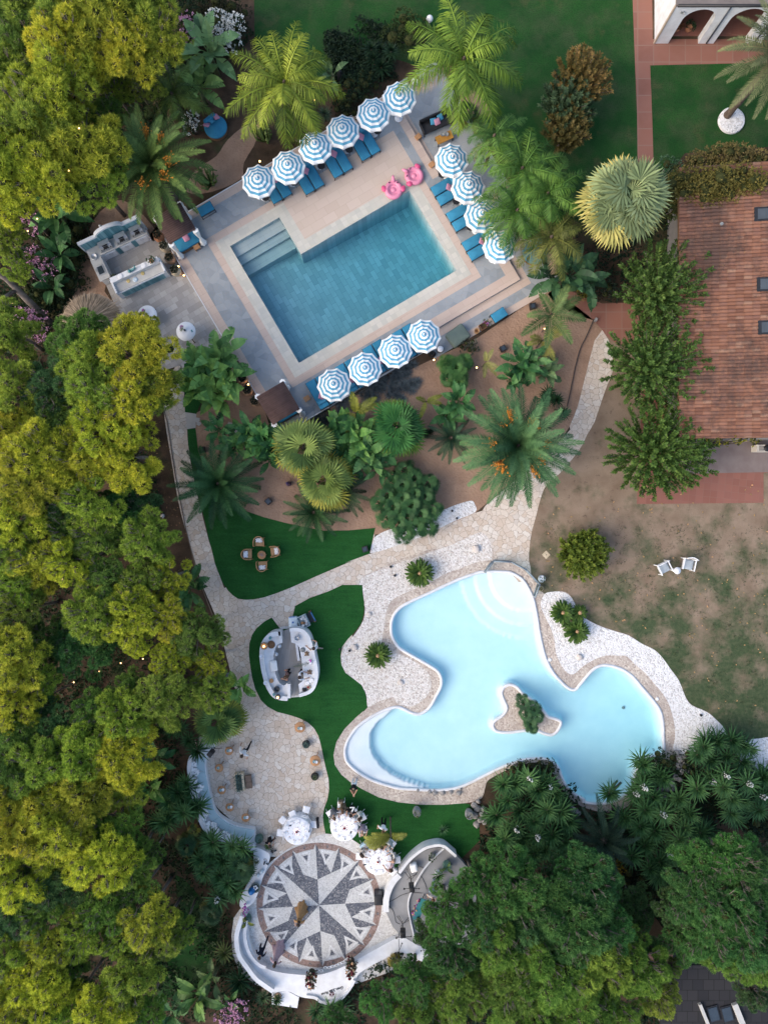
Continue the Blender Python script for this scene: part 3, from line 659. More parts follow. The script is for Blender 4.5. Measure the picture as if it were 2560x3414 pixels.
def palm(label, p, z, ln, kind, col, group=None, n=None, azs=None, fruit=0, bare=False, cat='palm tree', rz=None):
    """kind: date, queen, young"""
    p = Vector(p); t = thing('palm_tree', label, cat, (p.x, p.y, 0), rz if rz is not None else 0, group)
    if kind == 'date': parts = feather_crown(n or 46, ln, 82, -24, 52, 56, ln * .135, .04 * ln / 3, .12, azs)
    elif kind == 'queen': parts = feather_crown(n or 17, ln * 1.12, 70, 4, 98, 60, ln * .24, .045 * ln / 3, .75, azs, lift=.1, td=.42)
    else: parts = feather_crown(n or 9, ln, 62, 15, 60, 40, ln * .22, .05 * ln / 2, .2, azs)
    o = link('crown', npmesh('crown', parts, M['gloss']), t, (0, 0, z), 0, col)
    if kind == 'queen':
        for k in range(2): link('dead_frond', npmesh('dead_frond', [(*frond(rng.uniform(3, 5.6), ln * .85, R(-12), R(55), 40, ln * .16, .03, .8, .1, .5), 0)], M['straw']), t, (0, 0, z - .15), 0, (.32, .23, .14))
    r = .2 if kind == 'date' else .13 if kind == 'queen' else .06
    trunk_mesh(z, r * (ln / 3) ** .5).build('trunk', M['palmbark'], t)
    if fruit: fruit_mesh(fruit, ln * .44, .95).build('fruit_cluster', M['fruit'], t, (0, 0, z))
    return t
def fan_leaf(az, el, lp, lf, spread=215, nseg=26, drop=.12):
    p = np.array((math.cos(az) * math.cos(el), math.sin(az) * math.cos(el), math.sin(el))); hub = p * lp
    e2 = max(el - rng.uniform(.7, 1.1), -.75); az = az + rng.uniform(-.25, .25); d = np.array((math.cos(az) * math.cos(e2), math.sin(az) * math.cos(e2), math.sin(e2)))
    s = np.array((-math.sin(az), math.cos(az), 0.)) + np.array((0, 0, rng.uniform(-.45, .45))); s /= np.linalg.norm(s); nn = np.cross(d, s); nn = nn if nn[2] > 0 else -nn
    a = np.radians(np.linspace(-spread / 2, spread / 2, nseg))
    D = np.cos(a)[:, None] * d + np.sin(a)[:, None] * s + nn * (.10 + .16 * (np.arange(nseg) % 2))[:, None]
    L = lf * (.78 + .22 * np.cos(a)) * rng.uniform(.92, 1.05, nseg)
    v, f = blades(np.repeat(hub[None], nseg, 0), D, L, .1 * lf, np.repeat(nn[None], nseg, 0), drop, .6)
    v = np.concatenate([v, [-s * .02, s * .02, hub + s * .015, hub - s * .015]]); f = np.concatenate([f, [[4 * nseg, 4 * nseg + 1, 4 * nseg + 2, 4 * nseg + 3]]])
    return np.column_stack([v, np.full(len(v), rng.random())]), f
def fan_crown(n, r, q0=0., q1=1., e_hi=82, e_lo=-12, lfk=.47):
    fr = []
    for i in range(int(n * q0), int(n * q1)):
        q = (i + .5) / n; el = R(e_hi + (e_lo - e_hi) * q ** .8 + rng.uniform(-9, 9))
        fr.append(fan_leaf(i * 2.39996 + rng.uniform(-.25, .25), el, r * (1 - lfk) * rng.uniform(.7, 1.1), r * lfk * rng.uniform(.85, 1.1)))
    return merge(fr)
def fan_palm(label, p, z, r, col, n=26, group=None, heads=None, cat='fan palm'):
    p = Vector(p); t = thing('fan_palm', label, cat, (p.x, p.y, 0), 0, group)
    if heads:
        parts = []
        for hx, hy, hz, hr in heads:
            v, f, _ = fan_crown(n, hr); parts.append((off(v, (hx, hy, hz)), f, 0))
        g = MB()
        for hx, hy, hz, hr in heads: g.tube([(hx * .3, hy * .3, 0), (hx * .7, hy * .7, (z + hz) * .6), (hx, hy, z + hz)], [.09, .08, .07], 6)
    else:
        parts = [fan_crown(n, r, 0, .55)]; g = trunk_mesh(z, .12 * (r / 1.6) ** .5)
        link('lower_fans', npmesh('lower_fans', [fan_crown(n, r, .55, 1)], M['gloss']), t, (0, 0, z), 0, (col[0] * 1.5 + .05, col[1] * 1.15 + .02, col[2] * .8))
    link('crown', npmesh('crown', parts, M['gloss']), t, (0, 0, z), 0, col); g.build('trunk', M['palmbark'], t); return t
def rosette(n, r, w0, e_hi=85, e_lo=-12, drop=.12):
    i = np.arange(n); q = (i + .5) / n; az = i * 2.39996 + rng.uniform(-.1, .1, n); el = np.radians(e_hi + (e_lo - e_hi) * q)
    D = np.stack([np.cos(az) * np.cos(el), np.sin(az) * np.cos(el), np.sin(el)], 1)
    return blades(D * .03, D, r * rng.uniform(.85, 1.08, n) * (.8 + .25 * q), w0, np.repeat(np.array([(0, 0, 1.)]), n, 0) + D * .2, drop, .42)
ROS = [rosette(64, .70, .068) for _ in range(4)]
def yucca(label, crop, pts, col, z=1.3, s=1., group=None, flowers=(), name='yucca_shrub', cat='yucca', jit=.35):
    ps = [at(crop, x, y, z + random.uniform(-jit, jit)) for x, y in pts] + ([at(crop, x + random.uniform(-45, 45), y + random.uniform(-45, 45), z - .45) for x, y in pts] if len(pts) > 6 else []); c = sum(ps, Vector()) / len(ps); c.z = 0
    t = thing(name, label, cat, c, 0, group); V = []
    g = MB()
    for p in ps:
        v, f = random.choice(ROS); a = random.random() * 6; k = s * random.uniform(.85, 1.15)
        rot = np.array(((math.cos(a), -math.sin(a), 0), (math.sin(a), math.cos(a), 0), (0, 0, 1))); d = p - c
        V.append(((v * k) @ rot.T + np.array(d), f)); g.tube([(d.x * .55, d.y * .55, 0), (d.x * .85, d.y * .85, d.z * .6), d], [.07, .06, .05], 6)
    link('foliage', npmesh('foliage', [merge(V)], M['gloss']), t, None, 0, col); g.build('stem', M['palmbark'], t)
    for k in flowers:
        g = MB(); d = ps[k] - c
        for i in range(26):
            zz = random.random() * .5; rr = .17 * (1 - zz); a = random.random() * 6.28; g.ball(rr * math.cos(a), rr * math.sin(a), zz, .045, 5)
        g.tube([(0, 0, -.1), (0, 0, .5)], .02, 5); g.build('flower_spike', M['white_flower'], t, d)
    return t
def cycad(label, crop, x, y, r, z=.5):
    p = at(crop, x, y, z); t = thing('cycad', label, 'cycad', (p.x, p.y, 0))
    parts = feather_crown(84, r * 1.12, 62, -12, 34, 34, r * .17, .036, .05, None, 0, .35)
    link('crown', npmesh('crown', parts, M['gloss']), t, (0, 0, z), 0, (.055, .105, .02)); g = MB(); g.lathe([(.16, 0), (.17, z), (.13, z + .16), (.04, z + .22)], 10, wob=.12); g.build('trunk', plain('cycad_cone', (.42, .27, .14), (.30, .18, .10), 20), t); return t
# broad torn leaves
def banana_leaf(az, ln, wd, e0, droop, tear=.35):
    n = 11; t = np.linspace(0, 1, n + 1); el = e0 - droop * t ** 1.3; seg = ln / n
    x = np.concatenate([[0], np.cumsum(np.cos(el[:-1]) * seg)]); z = np.concatenate([[0], np.cumsum(np.sin(el[:-1]) * seg)])
    ca, sa = math.cos(az), math.sin(az); C = np.stack([x * ca, x * sa, z], 1); Sv = np.array((-sa, ca, 0.)); T = nrm(np.gradient(C, axis=0)); N = np.cross(T, Sv); N[N[:, 2] < 0] *= -1
    pet = .22; hw = wd / 2 * np.clip(np.sin(PI * np.clip((t - pet) / (1 - pet), 0, 1) ** .75), 0, 1)
    V = []; F = []; o = 0
    for sd in (-1, 1):
        E = C + Sv * sd * hw[:, None] + N * (hw * .35)[:, None] + T * (hw * .35)[:, None]
        i = 0
        while i < n:
            j = i + 1
            while j < n and rng.random() > tear: j += 1
            dz = rng.uniform(-.12, .08) * wd
            for k in range(i, j):
                g0 = .12 if k == i else 0; g1 = .12 if k == j - 1 else 0
                V += [C[k], C[k + 1], E[k + 1] * (1 - g1) + E[k] * g1 + N[k] * dz, E[k] * (1 - g0) + E[k + 1] * g0 + N[k] * dz]; F.append((o, o + 1, o + 2, o + 3)); o += 4
            i = j
    sw = .025
    for k in range(n): V += [C[k] + Sv * sw, C[k + 1] + Sv * sw, C[k + 1] - Sv * sw, C[k] - Sv * sw]; F.append((o, o + 1, o + 2, o + 3)); o += 4
    return np.array(V) + np.array((0, 0, .0)), np.array(F)
def banana(label, crop, x, y, z, r, col, n=12, group=None, name='banana_plant', cat='banana plant', tear=.4):
    p = at(crop, x, y, z); t = thing(name, label, cat, (p.x, p.y, 0), random.random() * 6.28, group); lst = []
    n = int(n * 1.3)
    for i in range(n):
        q = (i + .5) / n; v, f = banana_leaf(i * 2.39996 + rng.uniform(-.3, .3), 1.34 * r * rng.uniform(.85, 1.2), r * .44, R(82 - 62 * q), R(60 + 40 * q) * rng.uniform(.7, 1.2), tear)
        lst.append((v + np.array((rng.uniform(-.15, .15) * r, rng.uniform(-.15, .15) * r, 0)), f))
    link('foliage', npmesh('foliage', [merge(lst)], M['gloss']), t, (0, 0, z), 0, tuple(x * 1.45 for x in col))
    g = MB()
    for k in range(3): a = k * 2.1; g.tube([(.12 * math.cos(a), .12 * math.sin(a), 0), (.05 * math.cos(a), .05 * math.sin(a), z + .1)], [.07, .05], 7)
    g.build('stem', M['stemgreen'], t); return t
def shrub(label, p, rx, ry, h, col, group=None, name='shrub', cat='shrub', L=.13, W=.06, dens=260, per=3, flower=None, nf=0, nl=None, rz=0, spread=.7):
    p = Vector(p); t = thing(name, label, cat, (p.x, p.y, 0), rz, group); rr = min(rx, ry)
    lr = min(rr * .5, .6); n = nl or max(5, int(rx * ry / lr / lr * 1.5)); lb = []
    for i in range(n):
        a = i * 2.39996; d = math.sqrt((i + .5) / n) * .82; lb.append((d * math.cos(a) * rx * rng.uniform(.9, 1.1), d * math.sin(a) * ry * rng.uniform(.9, 1.1), max(.2, h - lr - .4 * h * d * d + rng.uniform(-.15, .15) * h), lr * rng.uniform(.8, 1.25)))
    V, F = cloud(lb, dens, per, L, W, spread)
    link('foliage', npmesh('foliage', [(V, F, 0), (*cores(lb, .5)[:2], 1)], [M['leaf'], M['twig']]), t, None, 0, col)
    g = MB()
    for k in lb[:6]: g.tube([(k[0] * .3, k[1] * .3, 0), (k[0] * .7, k[1] * .7, k[2] * .6), (k[0], k[1], k[2])], [.05, .04, .02], 5)
    g.build('stem', M['bark'], t)
    if flower:
        P = V[:, :3].reshape(-1, 4, 3)[:, 2]; P = P[P[:, 2] > np.median(P[:, 2])]; P = P[rng.choice(len(P), nf)]
        k = 5; P2 = np.repeat(P, k, 0); v, f = blades(P2 + rng.normal(size=P2.shape) * .03, nrm(rng.normal(size=P2.shape) + np.array((0, 0, 1.2))), .10, .07, None, 0)
        link('blossom', npmesh('blossom', [(v, f, 0)], M[flower]), t)
    return t
# ---- trees whose shoots all point up and outwards
def shoot_tree(label, p, z, r, h, col, nsh, group=None, squash=1., offs=(0, 0)):
    p = Vector(p); t = thing('tree', label, 'tree', (p.x, p.y, 0), 0, group); P = []; D = []; g = MB()
    for i in range(nsh):
        q = (i + .5) / nsh; a = i * 2.39996; d = math.sqrt(q) * r * rng.uniform(.9, 1.08)
        tip = Vector((d * math.cos(a) + offs[0] * q, d * math.sin(a) * squash + offs[1] * q, z + h * (1 - .75 * q) + rng.uniform(-.3, .3))); st = Vector((tip.x * .25, tip.y * .25, tip.z - 1.5))
        if i % 3 == 0: g.tube([(0, 0, z * .4), st, tip], [.06, .035, .012], 5)
        ln = min(1.6, (tip - st).length); dv = (tip - st).normalized(); ns = 130
        s = rng.uniform(0, 1, ns) ** .7; P.append(np.array(tip)[None] - np.array(dv)[None] * ((1 - s) * ln)[:, None]); aa = rng.uniform(0, 6.28, ns)
        u = dv.orthogonal(); v2 = dv.cross(u); D.append(np.array(dv)[None] * (.45 + .5 * s)[:, None] + np.cos(aa)[:, None] * np.array(u) + np.sin(aa)[:, None] * np.array(v2))
    P = np.concatenate(P); D = np.concatenate(D); V, F = blades(P, D, .21 * rng.uniform(.7, 1.2, len(P)), .065, None, .1); V = np.column_stack([V, np.repeat(rng.random(nsh), 520)])
    lb = [(r * .5 * math.cos(k * 2.4) * math.sqrt(k / 9), r * .5 * squash * math.sin(k * 2.4) * math.sqrt(k / 9), z + .2, r * .33) for k in range(9)]
    V2, F2 = cloud(lb, 60, 3, .22, .09, .8)
    link('crown', npmesh('crown', [(V, F, 0), (V2, F2, 0)], M['leaf']), t, None, 0, col); g.tube([(0, 0, 0), (0, 0, z * .5), (.1, 0, z)], [.16, .12, .08], 8); g.build('trunk', M['bark'], t); return t
# ================ planting plan
GP = 'pine trees of the wood on the left'; GQ = 'green pines at the lower right'
for c, x, y, z, r, col, lab in (
 ('A', 120, 90, 6, 2.3, 'm', 'dark green pine in the very top left corner'), ('A', 330, 60, 6.6, 2.6, 'g', 'olive pine crown second from the top left corner'),
 ('A', 560, 110, 6.8, 2.7, 'y', 'yellow green pine crown at the top edge left of the oleanders'), ('A', 830, 90, 6.2, 2.5, 'g', 'olive pine crown at the top edge nearest the oleanders'),
 ('A', 940, 260, 6.2, 2.0, 'y', 'yellow pine crown directly left of the white oleander'), ('A', 720, 280, 6.6, 2.3, 'y', 'rounded yellow pine crown above the hanging lobes'),
 ('A', 420, 280, 7, 2.4, 'y', 'broad yellow pine crown in the middle of the top left group'), ('A', 170, 290, 6.2, 2.2, 'm', 'mid green pine crown on the left edge above the tall yellow ones'),
 ('A', 90, 520, 6.2, 2.3, 'g', 'olive pine crown at the left edge level with the upper banana'), ('A', 330, 500, 7.2, 2.5, 'y', 'bright yellow pine crown left of the dark gap'),
 ('A', 690, 520, 4.2, 1.1, 'g', 'small low pine crown hanging in the dark gap'), ('A', 880, 500, 4.6, 1.1, 'g', 'small pine lobe left of the feathery palm'),
 ('A', 640, 720, 4.6, 1.3, 'm', 'small green pine crown touching the date palm from above'), ('A', 200, 760, 7, 2.5, 'g', 'olive yellow pine crown with bulb lights beside it'),
 ('A', 500, 880, 6.2, 2.6, 'y', 'large yellow pine crown left of the date palm'), ('A', 80, 960, 7, 2.6, 'y', 'yellow pine crown at the left edge above the banana leaves'),
 ('A', 290, 1060, 6.6, 2.3, 'y', 'yellow pine crown overhanging the dark shrub bed'), ('A', 580, 1110, 5.6, 1.9, 'g', 'olive pine crown with bare twigs above the sand yard'), ('A', 30, 1220, 6.4, 1.6, 'y', 'yellow pine crown above the pink oleander at the left edge'),
 ('U', 40, 350, 5, 1.2, 'g', 'thin pine on the left edge beside the bare forked trunk'), ('U', 120, 590, 4.6, 1.0, 'g', 'sparse pine tuft on the bare forked branch'), ('U', 40, 1180, 5.4, 1.9, 'g', 'sparse olive pine below the lower pink oleander'),
 ('U', 1180, 1200, 5.2, 1.3, 'y', 'yellow pine lobe touching the left white table'), ('U', 1180, 1420, 6.2, 2.6, 'y', 'big yellow pine crown below the thatched parasol'), ('U', 700, 1290, 5.6, 2.0, 'm', 'green pine crown directly under the thatched parasol'), ('U', 820, 1530, 6.2, 2.2, 'g', 'olive pine crown left of the big yellow one below the parasol'),
 ('V', 80, 100, 6.2, 1.9, 'g', 'olive pine on the left edge level with the stone patio'), ('V', 360, 90, 6.0, 1.8, 'd', 'dark green pine between two yellow crowns below the thatched parasol'), ('V', 650, 140, 6.6, 2.0, 'g', 'olive pine crown left of the path just below the patio'), ('V', 1000, 90, 5.8, 1.9, 'g', 'olive pine crown overhanging the start of the stone path'), ('V', 860, 170, 6.6, 2.0, 'y', 'yellow pine crown one step left of the stone path start'),
 ('V', 235, 310, 5, 1.0, 'g', 'small round pine tuft in a dark gap'), ('V', 420, 330, 6.0, 1.8, 'm', 'green pine crown right of the small round tuft'), ('V', 700, 400, 6.6, 2.2, 'y', 'yellow pine crown left of the dry understorey palm'), ('V', 880, 560, 6.0, 2.1, 'y', 'yellow pine crown nearest the bare earth strip'), ('V', 560, 560, 6.4, 2.0, 'y', 'yellow pine crown with a bare twig star'), ('V', 290, 560, 6.8, 2.3, 'y', 'tall yellow pine crown in the middle of the left wood'), ('V', 50, 470, 6.6, 1.9, 'y', 'yellow pine on the left edge below the path start'),
 ('V', 170, 720, 6.8, 2.2, 'y', 'tall yellow pine below the tallest middle one'), ('V', 60, 900, 6.6, 2.4, 'y', 'yellow pine on the left edge level with the date palm over the path'), ('V', 480, 900, 5.8, 1.8, 'd', 'dark green pine behind the yellow ones halfway down'), ('V', 620, 880, 6.2, 1.9, 'g', 'olive pine with a white box beside it'), ('V', 830, 960, 5.2, 1.7, 'b', 'deep green pine left of the bare earth strip'), ('V', 930, 920, 4.8, 1.4, 'd', 'dark pine with fine bare twigs beside the bare earth'),
 ('V', 1010, 1130, 5.6, 1.7, 'g', 'olive pine with a pale forked trunk showing'), ('V', 450, 1100, 5.8, 1.6, 'm', 'green pine left of the round olive one'), ('V', 650, 1120, 5.8, 1.6, 'g', 'rounded olive pine left of the dark gap'), ('V', 250, 1240, 6.2, 1.8, 'y', 'yellow pine crown level with the pale forked trunk'), ('V', 450, 1270, 6.2, 1.6, 'y', 'yellow pine crown right of its twin near the pale trunk'), ('V', 50, 1180, 6.4, 1.7, 'g', 'olive pine at the left edge halfway down'), ('V', 250, 1400, 5.6, 1.4, 'y', 'small yellow pine above the glowing bulbs'), ('V', 730, 1430, 5.6, 1.7, 'm', 'green pine beside the reddish dead branch'), ('V', 970, 1500, 5.6, 1.6, 'g', 'olive pine left of the path bend'), ('V', 1150, 1400, 5.2, 1.3, 'y', 'small yellow pine beside the low strelitzia at the path'), ('V', 90, 1480, 6.0, 1.6, 'g', 'olive pine at the left edge near two glowing bulbs'),
 ('W', 90, 100, 6.2, 1.5, 'g', 'round olive pine on the left edge above the big dark gap'), ('W', 300, 290, 5.4, 1.5, 'm', 'green pine with drooping sprays in the dark gap'), ('W', 560, 330, 5.4, 1.9, 'b', 'deep green pine above the glowing lamps'), ('W', 640, 90, 6.2, 1.8, 'g', 'olive pine above the reddish dead branch'), ('W', 900, 110, 6.2, 1.8, 'y', 'yellow pine right above the lying branch'), ('W', 1140, 120, 5.8, 1.4, 'y', 'yellow pine left of the open sprays by the path'), ('W', 1360, 230, 5.2, 1.7, 'm', 'open green pine with bare twigs beside the path'), ('W', 930, 280, 5.6, 1.0, 'y', 'little yellow pine at the tip of the lying branch'), ('W', 1160, 420, 5.4, 1.2, 'y', 'narrow yellow pine beside the clear earth patch'), ('W', 1430, 450, 5.0, 1.1, 'y', 'yellow pine crown nearest the stone drain cover'),
 ('W', 80, 400, 6.8, 2.2, 'y', 'big yellow pine on the left edge by the dark gap'), ('W', 220, 560, 6.0, 1.3, 'g', 'olive pine below the big yellow one at the left edge'), ('W', 280, 700, 5.4, 1.0, 'g', 'small pine with a grey leaning trunk'), ('W', 60, 720, 6.6, 1.7, 'y', 'yellow pine on the left edge level with the bar'), ('W', 1150, 680, 5.6, 1.9, 'g', 'broad olive pine above the fan palm'), ('W', 1450, 630, 5.0, 1.4, 'g', 'olive pine right next to the fan palm by the terrace'), ('W', 920, 640, 5.2, 1.3, 'm', 'green pine above the pale yellow crown'), ('W', 650, 790, 5.6, 1.5, 'm', 'open green pine with star shaped twigs'), ('W', 840, 830, 6.0, 1.8, 'g', 'pale olive pine in the middle of the lower wood'), ('W', 860, 1080, 6.0, 2.1, 'y', 'pale yellow pine beside the leaning trunk'), ('W', 320, 930, 5.6, 2.0, 'd', 'dark green pine in the lower left wood'), ('W', 100, 900, 6.0, 1.8, 'm', 'green pine on the left edge in the lower wood'), ('W', 270, 1170, 6.4, 2.0, 'g', 'olive pine with a yellow rim in the lower wood'), ('W', 500, 1100, 6.4, 2.0, 'g', 'olive pine right of the yellow rimmed one'), ('W', 520, 1370, 6.4, 2.2, 'y', 'large yellow pine in the lower wood'), ('W', 860, 1330, 5.4, 1.4, 'g', 'olive pine beside the bare earth left of the bench'), ('W', 60, 1200, 6.4, 2.0, 'm', 'green pine on the left edge below the wood centre'), ('W', 690, 1260, 5.8, 1.5, 'g', 'small olive pine left of the earth near the bench'),
 ('X', 90, 90, 6.8, 2.4, 'y', 'yellow pine on the left edge in the bottom third'), ('X', 300, 90, 6.8, 2.2, 'y', 'yellow pine one in from the left edge in the bottom third'), ('X', 80, 360, 6.6, 2.2, 'y', 'tall yellow pine on the left edge above the bottom group'), ('X', 290, 260, 6.2, 1.8, 'g', 'olive pine right of the tall yellow one above the bottom group'), ('X', 690, 100, 5.6, 1.8, 'm', 'green pine with a leaning trunk below it'), ('X', 600, 310, 6.4, 2.1, 'y', 'bright yellow pine left of the tall bare sapling'), ('X', 790, 330, 5.6, 1.5, 'm', 'green pine next to the tall bare sapling'), ('X', 300, 470, 5.8, 2.0, 'd', 'dark pine full of grey twigs'), ('X', 920, 290, 4.6, .8, 'm', 'thin sapling pine with a pale straight stem'), ('X', 230, 670, 6.0, 1.7, 'm', 'green pine with an olive lower edge in the bottom group'), ('X', 60, 640, 6.0, 1.7, 'd', 'dark pine on the left edge in the bottom group'), ('X', 280, 880, 6.0, 1.7, 'y', 'round yellow pine in the bottom group'), ('X', 60, 900, 6.0, 1.7, 'g', 'olive pine on the left edge beside the round yellow one'), ('X', 480, 780, 5.8, 1.6, 'g', 'olive pine leaning down in the bottom group'), ('X', 620, 660, 5.8, 1.5, 'm', 'green pine between the two leaning trunks'), ('X', 850, 560, 5.4, 1.5, 'm', 'green pine around the forked leaning trunk'), ('X', 900, 680, 5.8, 1.7, 'y', 'pale yellow pine beyond the forked trunk'), ('X', 740, 800, 5.4, 1.4, 'g', 'olive pine with pointed lobes near the dark lawn'), ('X', 980, 790, 5.2, 1.4, 'g', 'olive pine overhanging the dark lawn'), ('X', 1095, 770, 4.8, 1.0, 'g', 'outermost olive pine lobe over the dark lawn'), ('X', 390, 990, 5.2, 1.2, 'm', 'low green pine beside the dark hollow'), ('X', 790, 1060, 5.6, 1.8, 'g', 'olive pine below the dark lawn'), ('X', 200, 1110, 6.2, 2.0, 'y', 'yellow pine near the bottom left corner'), ('X', 50, 1200, 6.2, 1.9, 'y', 'yellow pine in the very bottom left corner'), ('X', 260, 1270, 6.0, 1.8, 'g', 'olive yellow pine on the bottom edge'), ('X', 640, 1210, 5.8, 1.9, 'y', 'yellow pine on the bottom edge below the hollow'), ('X', 470, 1180, 5.0, 1.5, 'd', 'dark pine with grey twigs on the bottom edge'), ('X', 870, 1280, 5.2, 1.3, 'm', 'green pine on the bottom edge nearest the banana bed')):
    pine(lab, at(c, x, y, z), z - .6, r, col, GP)
for c, x, y, z, r, col, lab in (
 ('R', 40, 770, 6.0, 1.8, 'b', 'green pine left of the dark gap below the yuccas'), ('R', 90, 920, 6.2, 2.2, 'b', 'rounded green pine beside the stage'), ('R', 490, 770, 5.6, 1.5, 'b', 'green pine crown right below the big yucca clump'), ('R', 390, 760, 5.0, 1.1, 'd', 'small dark pine lobe with bare twigs below the yuccas'), ('R', 560, 830, 6.2, 1.9, 'b', 'round green pine crown beside the dark hollow'), ('R', 640, 840, 5.2, 1.3, 'b', 'small green pine lobe at the edge of the dark hollow'), ('R', 480, 1060, 6.6, 2.4, 'b', 'large green pine in the centre of the lower right group'), ('R', 220, 1090, 6.2, 2.2, 'd', 'dark green pine left of the large central one'), ('R', 660, 1130, 6.0, 1.8, 'b', 'green pine left of the brown shed roof'), ('R', 40, 1180, 6.2, 2.1, 'm', 'mid green pine above the lower terrace wall'), ('R', 320, 1330, 6.6, 2.4, 'm', 'green pine with yellow tips near the bottom edge'), ('R', 560, 1340, 6.4, 2.3, 'g', 'olive tipped pine left of the dark tiled roof'), ('R', 90, 1430, 6.2, 2.2, 'm', 'green pine on the bottom edge right of the white terrace'), ('R', 440, 1560, 6.2, 2.4, 'm', 'green pine on the bottom edge in the middle of the group'), ('R', 200, 1640, 6.2, 2.2, 'm', 'green pine at the bottom edge with pale buds'), ('R', 700, 1560, 5.8, 1.9, 'm', 'green pine on the bottom edge left of the skylights'), ('R', 860, 1320, 5.6, 1.9, 'm', 'olive green pine overhanging the shed'), ('R', 890, 1210, 4.8, 1.0, 'd', 'brownish pine lobe on the shed roof'), ('R', 1010, 1540, 5.2, 1.2, 'g', 'small olive pine in front of the skylights'), ('R', 1080, 1370, 5.0, .7, 'm', 'tiny pine lobe on the corner of the dark roof'), ('R', 880, 1420, 5.2, 1.3, 'm', 'green pine over the corner of the dark pavement'),
 ('R', 1440, 680, 6.6, 1.7, 'b', 'top green pine of the right hand cluster'), ('R', 1280, 720, 6.2, 1.7, 'b', 'rounded pine on the upper left of the right hand cluster'), ('R', 1190, 650, 4.6, .8, 'd', 'small ball of pine beside the right hand cluster'), ('R', 1500, 760, 6.6, 1.8, 'b', 'green pine second from the top of the right hand cluster'), ('R', 1230, 900, 6.2, 1.9, 'b', 'pine lobe on the left side of the right hand cluster'), ('R', 1100, 980, 5.4, 1.3, 'd', 'lowest left pine lobe of the right hand cluster'), ('R', 1440, 960, 6.8, 2.1, 'b', 'pine in the middle of the right hand cluster'), ('R', 1160, 1180, 5.2, 1.5, 'b', 'hanging pine lobe above the dark tiled roof'), ('R', 1330, 1110, 6.2, 2.0, 'b', 'big pine lobe in the lower half of the right hand cluster'), ('R', 1560, 1130, 6.6, 2.2, 'b', 'pine at the right edge of the lower right group'), ('R', 1440, 1230, 6.0, 1.8, 'm', 'bottom pine of the right hand cluster'), ('R', 1620, 900, 6.2, 1.8, 'b', 'pine at the right edge level with the cluster middle'), ('R', 1630, 1330, 5.8, 1.5, 'm', 'pine at the right edge above the dark corner'), ('R', 1590, 1520, 4.6, 1.1, 'd', 'dim pine in the bottom right corner'), ('R', 1610, 690, 4.6, 1.4, 'd', 'dim pine behind the top of the right hand cluster'), ('R', 740, 1000, 3.4, 1.3, 'd', 'very dark low pine in the hollow'), ('R', 860, 980, 3.2, 1.3, 'd', 'very dark bushy pine right of the hollow'),
 ('n', 1490, 3045, 6.2, 1.5, 'b', 'green pine covering the end of the stage'), ('n', 1580, 2960, 6.2, 1.4, 'b', 'green pine behind the curved stage wall'), ('n', 1510, 3190, 6.0, 1.7, 'b', 'green pine right of the lower terrace wall'), ('n', 1640, 3090, 6.4, 1.8, 'b', 'tall green pine two crowns right of the stage'), ('n', 1390, 3275, 5.8, 1.6, 'b', 'green pine overhanging the white terrace wall'), ('n', 1275, 3345, 5.4, 1.3, 'b', 'green pine on the bottom edge below the logo wall'), ('n', 1530, 3320, 6.0, 1.9, 'm', 'green pine with grey twigs below the stage pines'), ('n', 1400, 3400, 5.8, 1.7, 'm', 'green pine on the bottom edge below the overhanging one'), ('n', 1130, 3420, 4.6, 1.1, 'b', 'green pine on the bottom edge below the white terrace'), ('n', 1425, 3125, 4.6, .9, 'd', 'dark green pine beside the lower speaker')):
    pine(lab, at(c, x, y, z), z - .6, r, col, GQ)
# ---- palms
DATE = (.055, .095, .062)
palm('tall date palm with orange fruit beside the barbecue kitchen', at('A', 930, 1010, 4.2), 4.2, 3.4, 'date', (.075, .125, .03), None, 50, None, 7)
palm('largest date palm with orange fruit over the lower stone path', at('J', 1195, 385, 3.6), 3.6, 3.7, 'date', (.055, .12, .045), None, 60, None, 10)
palm('dark date palm reaching over the left stone path', at('I', 425, 740, 1.4), 1.4, 2.9, 'date', (.03, .085, .028), None, 40)
palm('low date palm at the edge of the lawn with wicker chairs', at('I', 1180, 965, .9), .9, 2.1, 'date', (.03, .075, .025), None, 28)
palm('young date palm half under the two fan palms', at('I', 1410, 800, .9), .9, 1.8, 'date', (.04, .08, .03), None, 24)
palm('small dark date palm left of the largest fruiting palm', at('J', 735, 330, .9), .9, 1.7, 'date', (.022, .055, .028), None, 22)
palm('grey green date palm between the yuccas at the tip of the lagoon', at('R', 650, 560, 1.4), 1.4, 2.5, 'date', (.03, .055, .032), None, 26)
palm('leaning date palm at the top right corner beside the white house', at('D', 1750, 430, 5.8), 5.8, 3.1, 'date', (.10, .115, .05), None, 40)
QP = (.14, .185, .02)
palm('yellow green feathery palm above the first parasols', at('B', 590, 300, 5.6), 5.6, 3.2, 'queen', QP, None, 26)
palm('tall feathery palm at the top beside the last parasol', at('Y', 1155, 300, 6), 6, 3.5, 'queen', (.11, .18, .022), None, 20)
QG = (.065, .14, .022)
palm('feathery palm right of the orange table', at('C', 1060, 600, 3.4), 3.4, 1.9, 'queen', (.06, .14, .03), None, 14)
palm('feathery palm over the second right hand parasol', at('C', 1280, 860, 4), 4, 2.6, 'queen', QG, None, 20)
palm('feathery palm over the third right hand parasol', at('C', 1240, 1190, 3.9), 3.9, 2.5, 'queen', QG, None, 20)
palm('feathery palm at the outer edge of the right hand palm group', at('C', 1480, 1060, 4), 4, 2.5, 'queen', QG, None, 18)
palm('feathery palm below the right hand palm group beside the round daybed', at('C', 1510, 1400, 3.6), 3.6, 2.4, 'queen', (.12, .13, .028), None, 14)
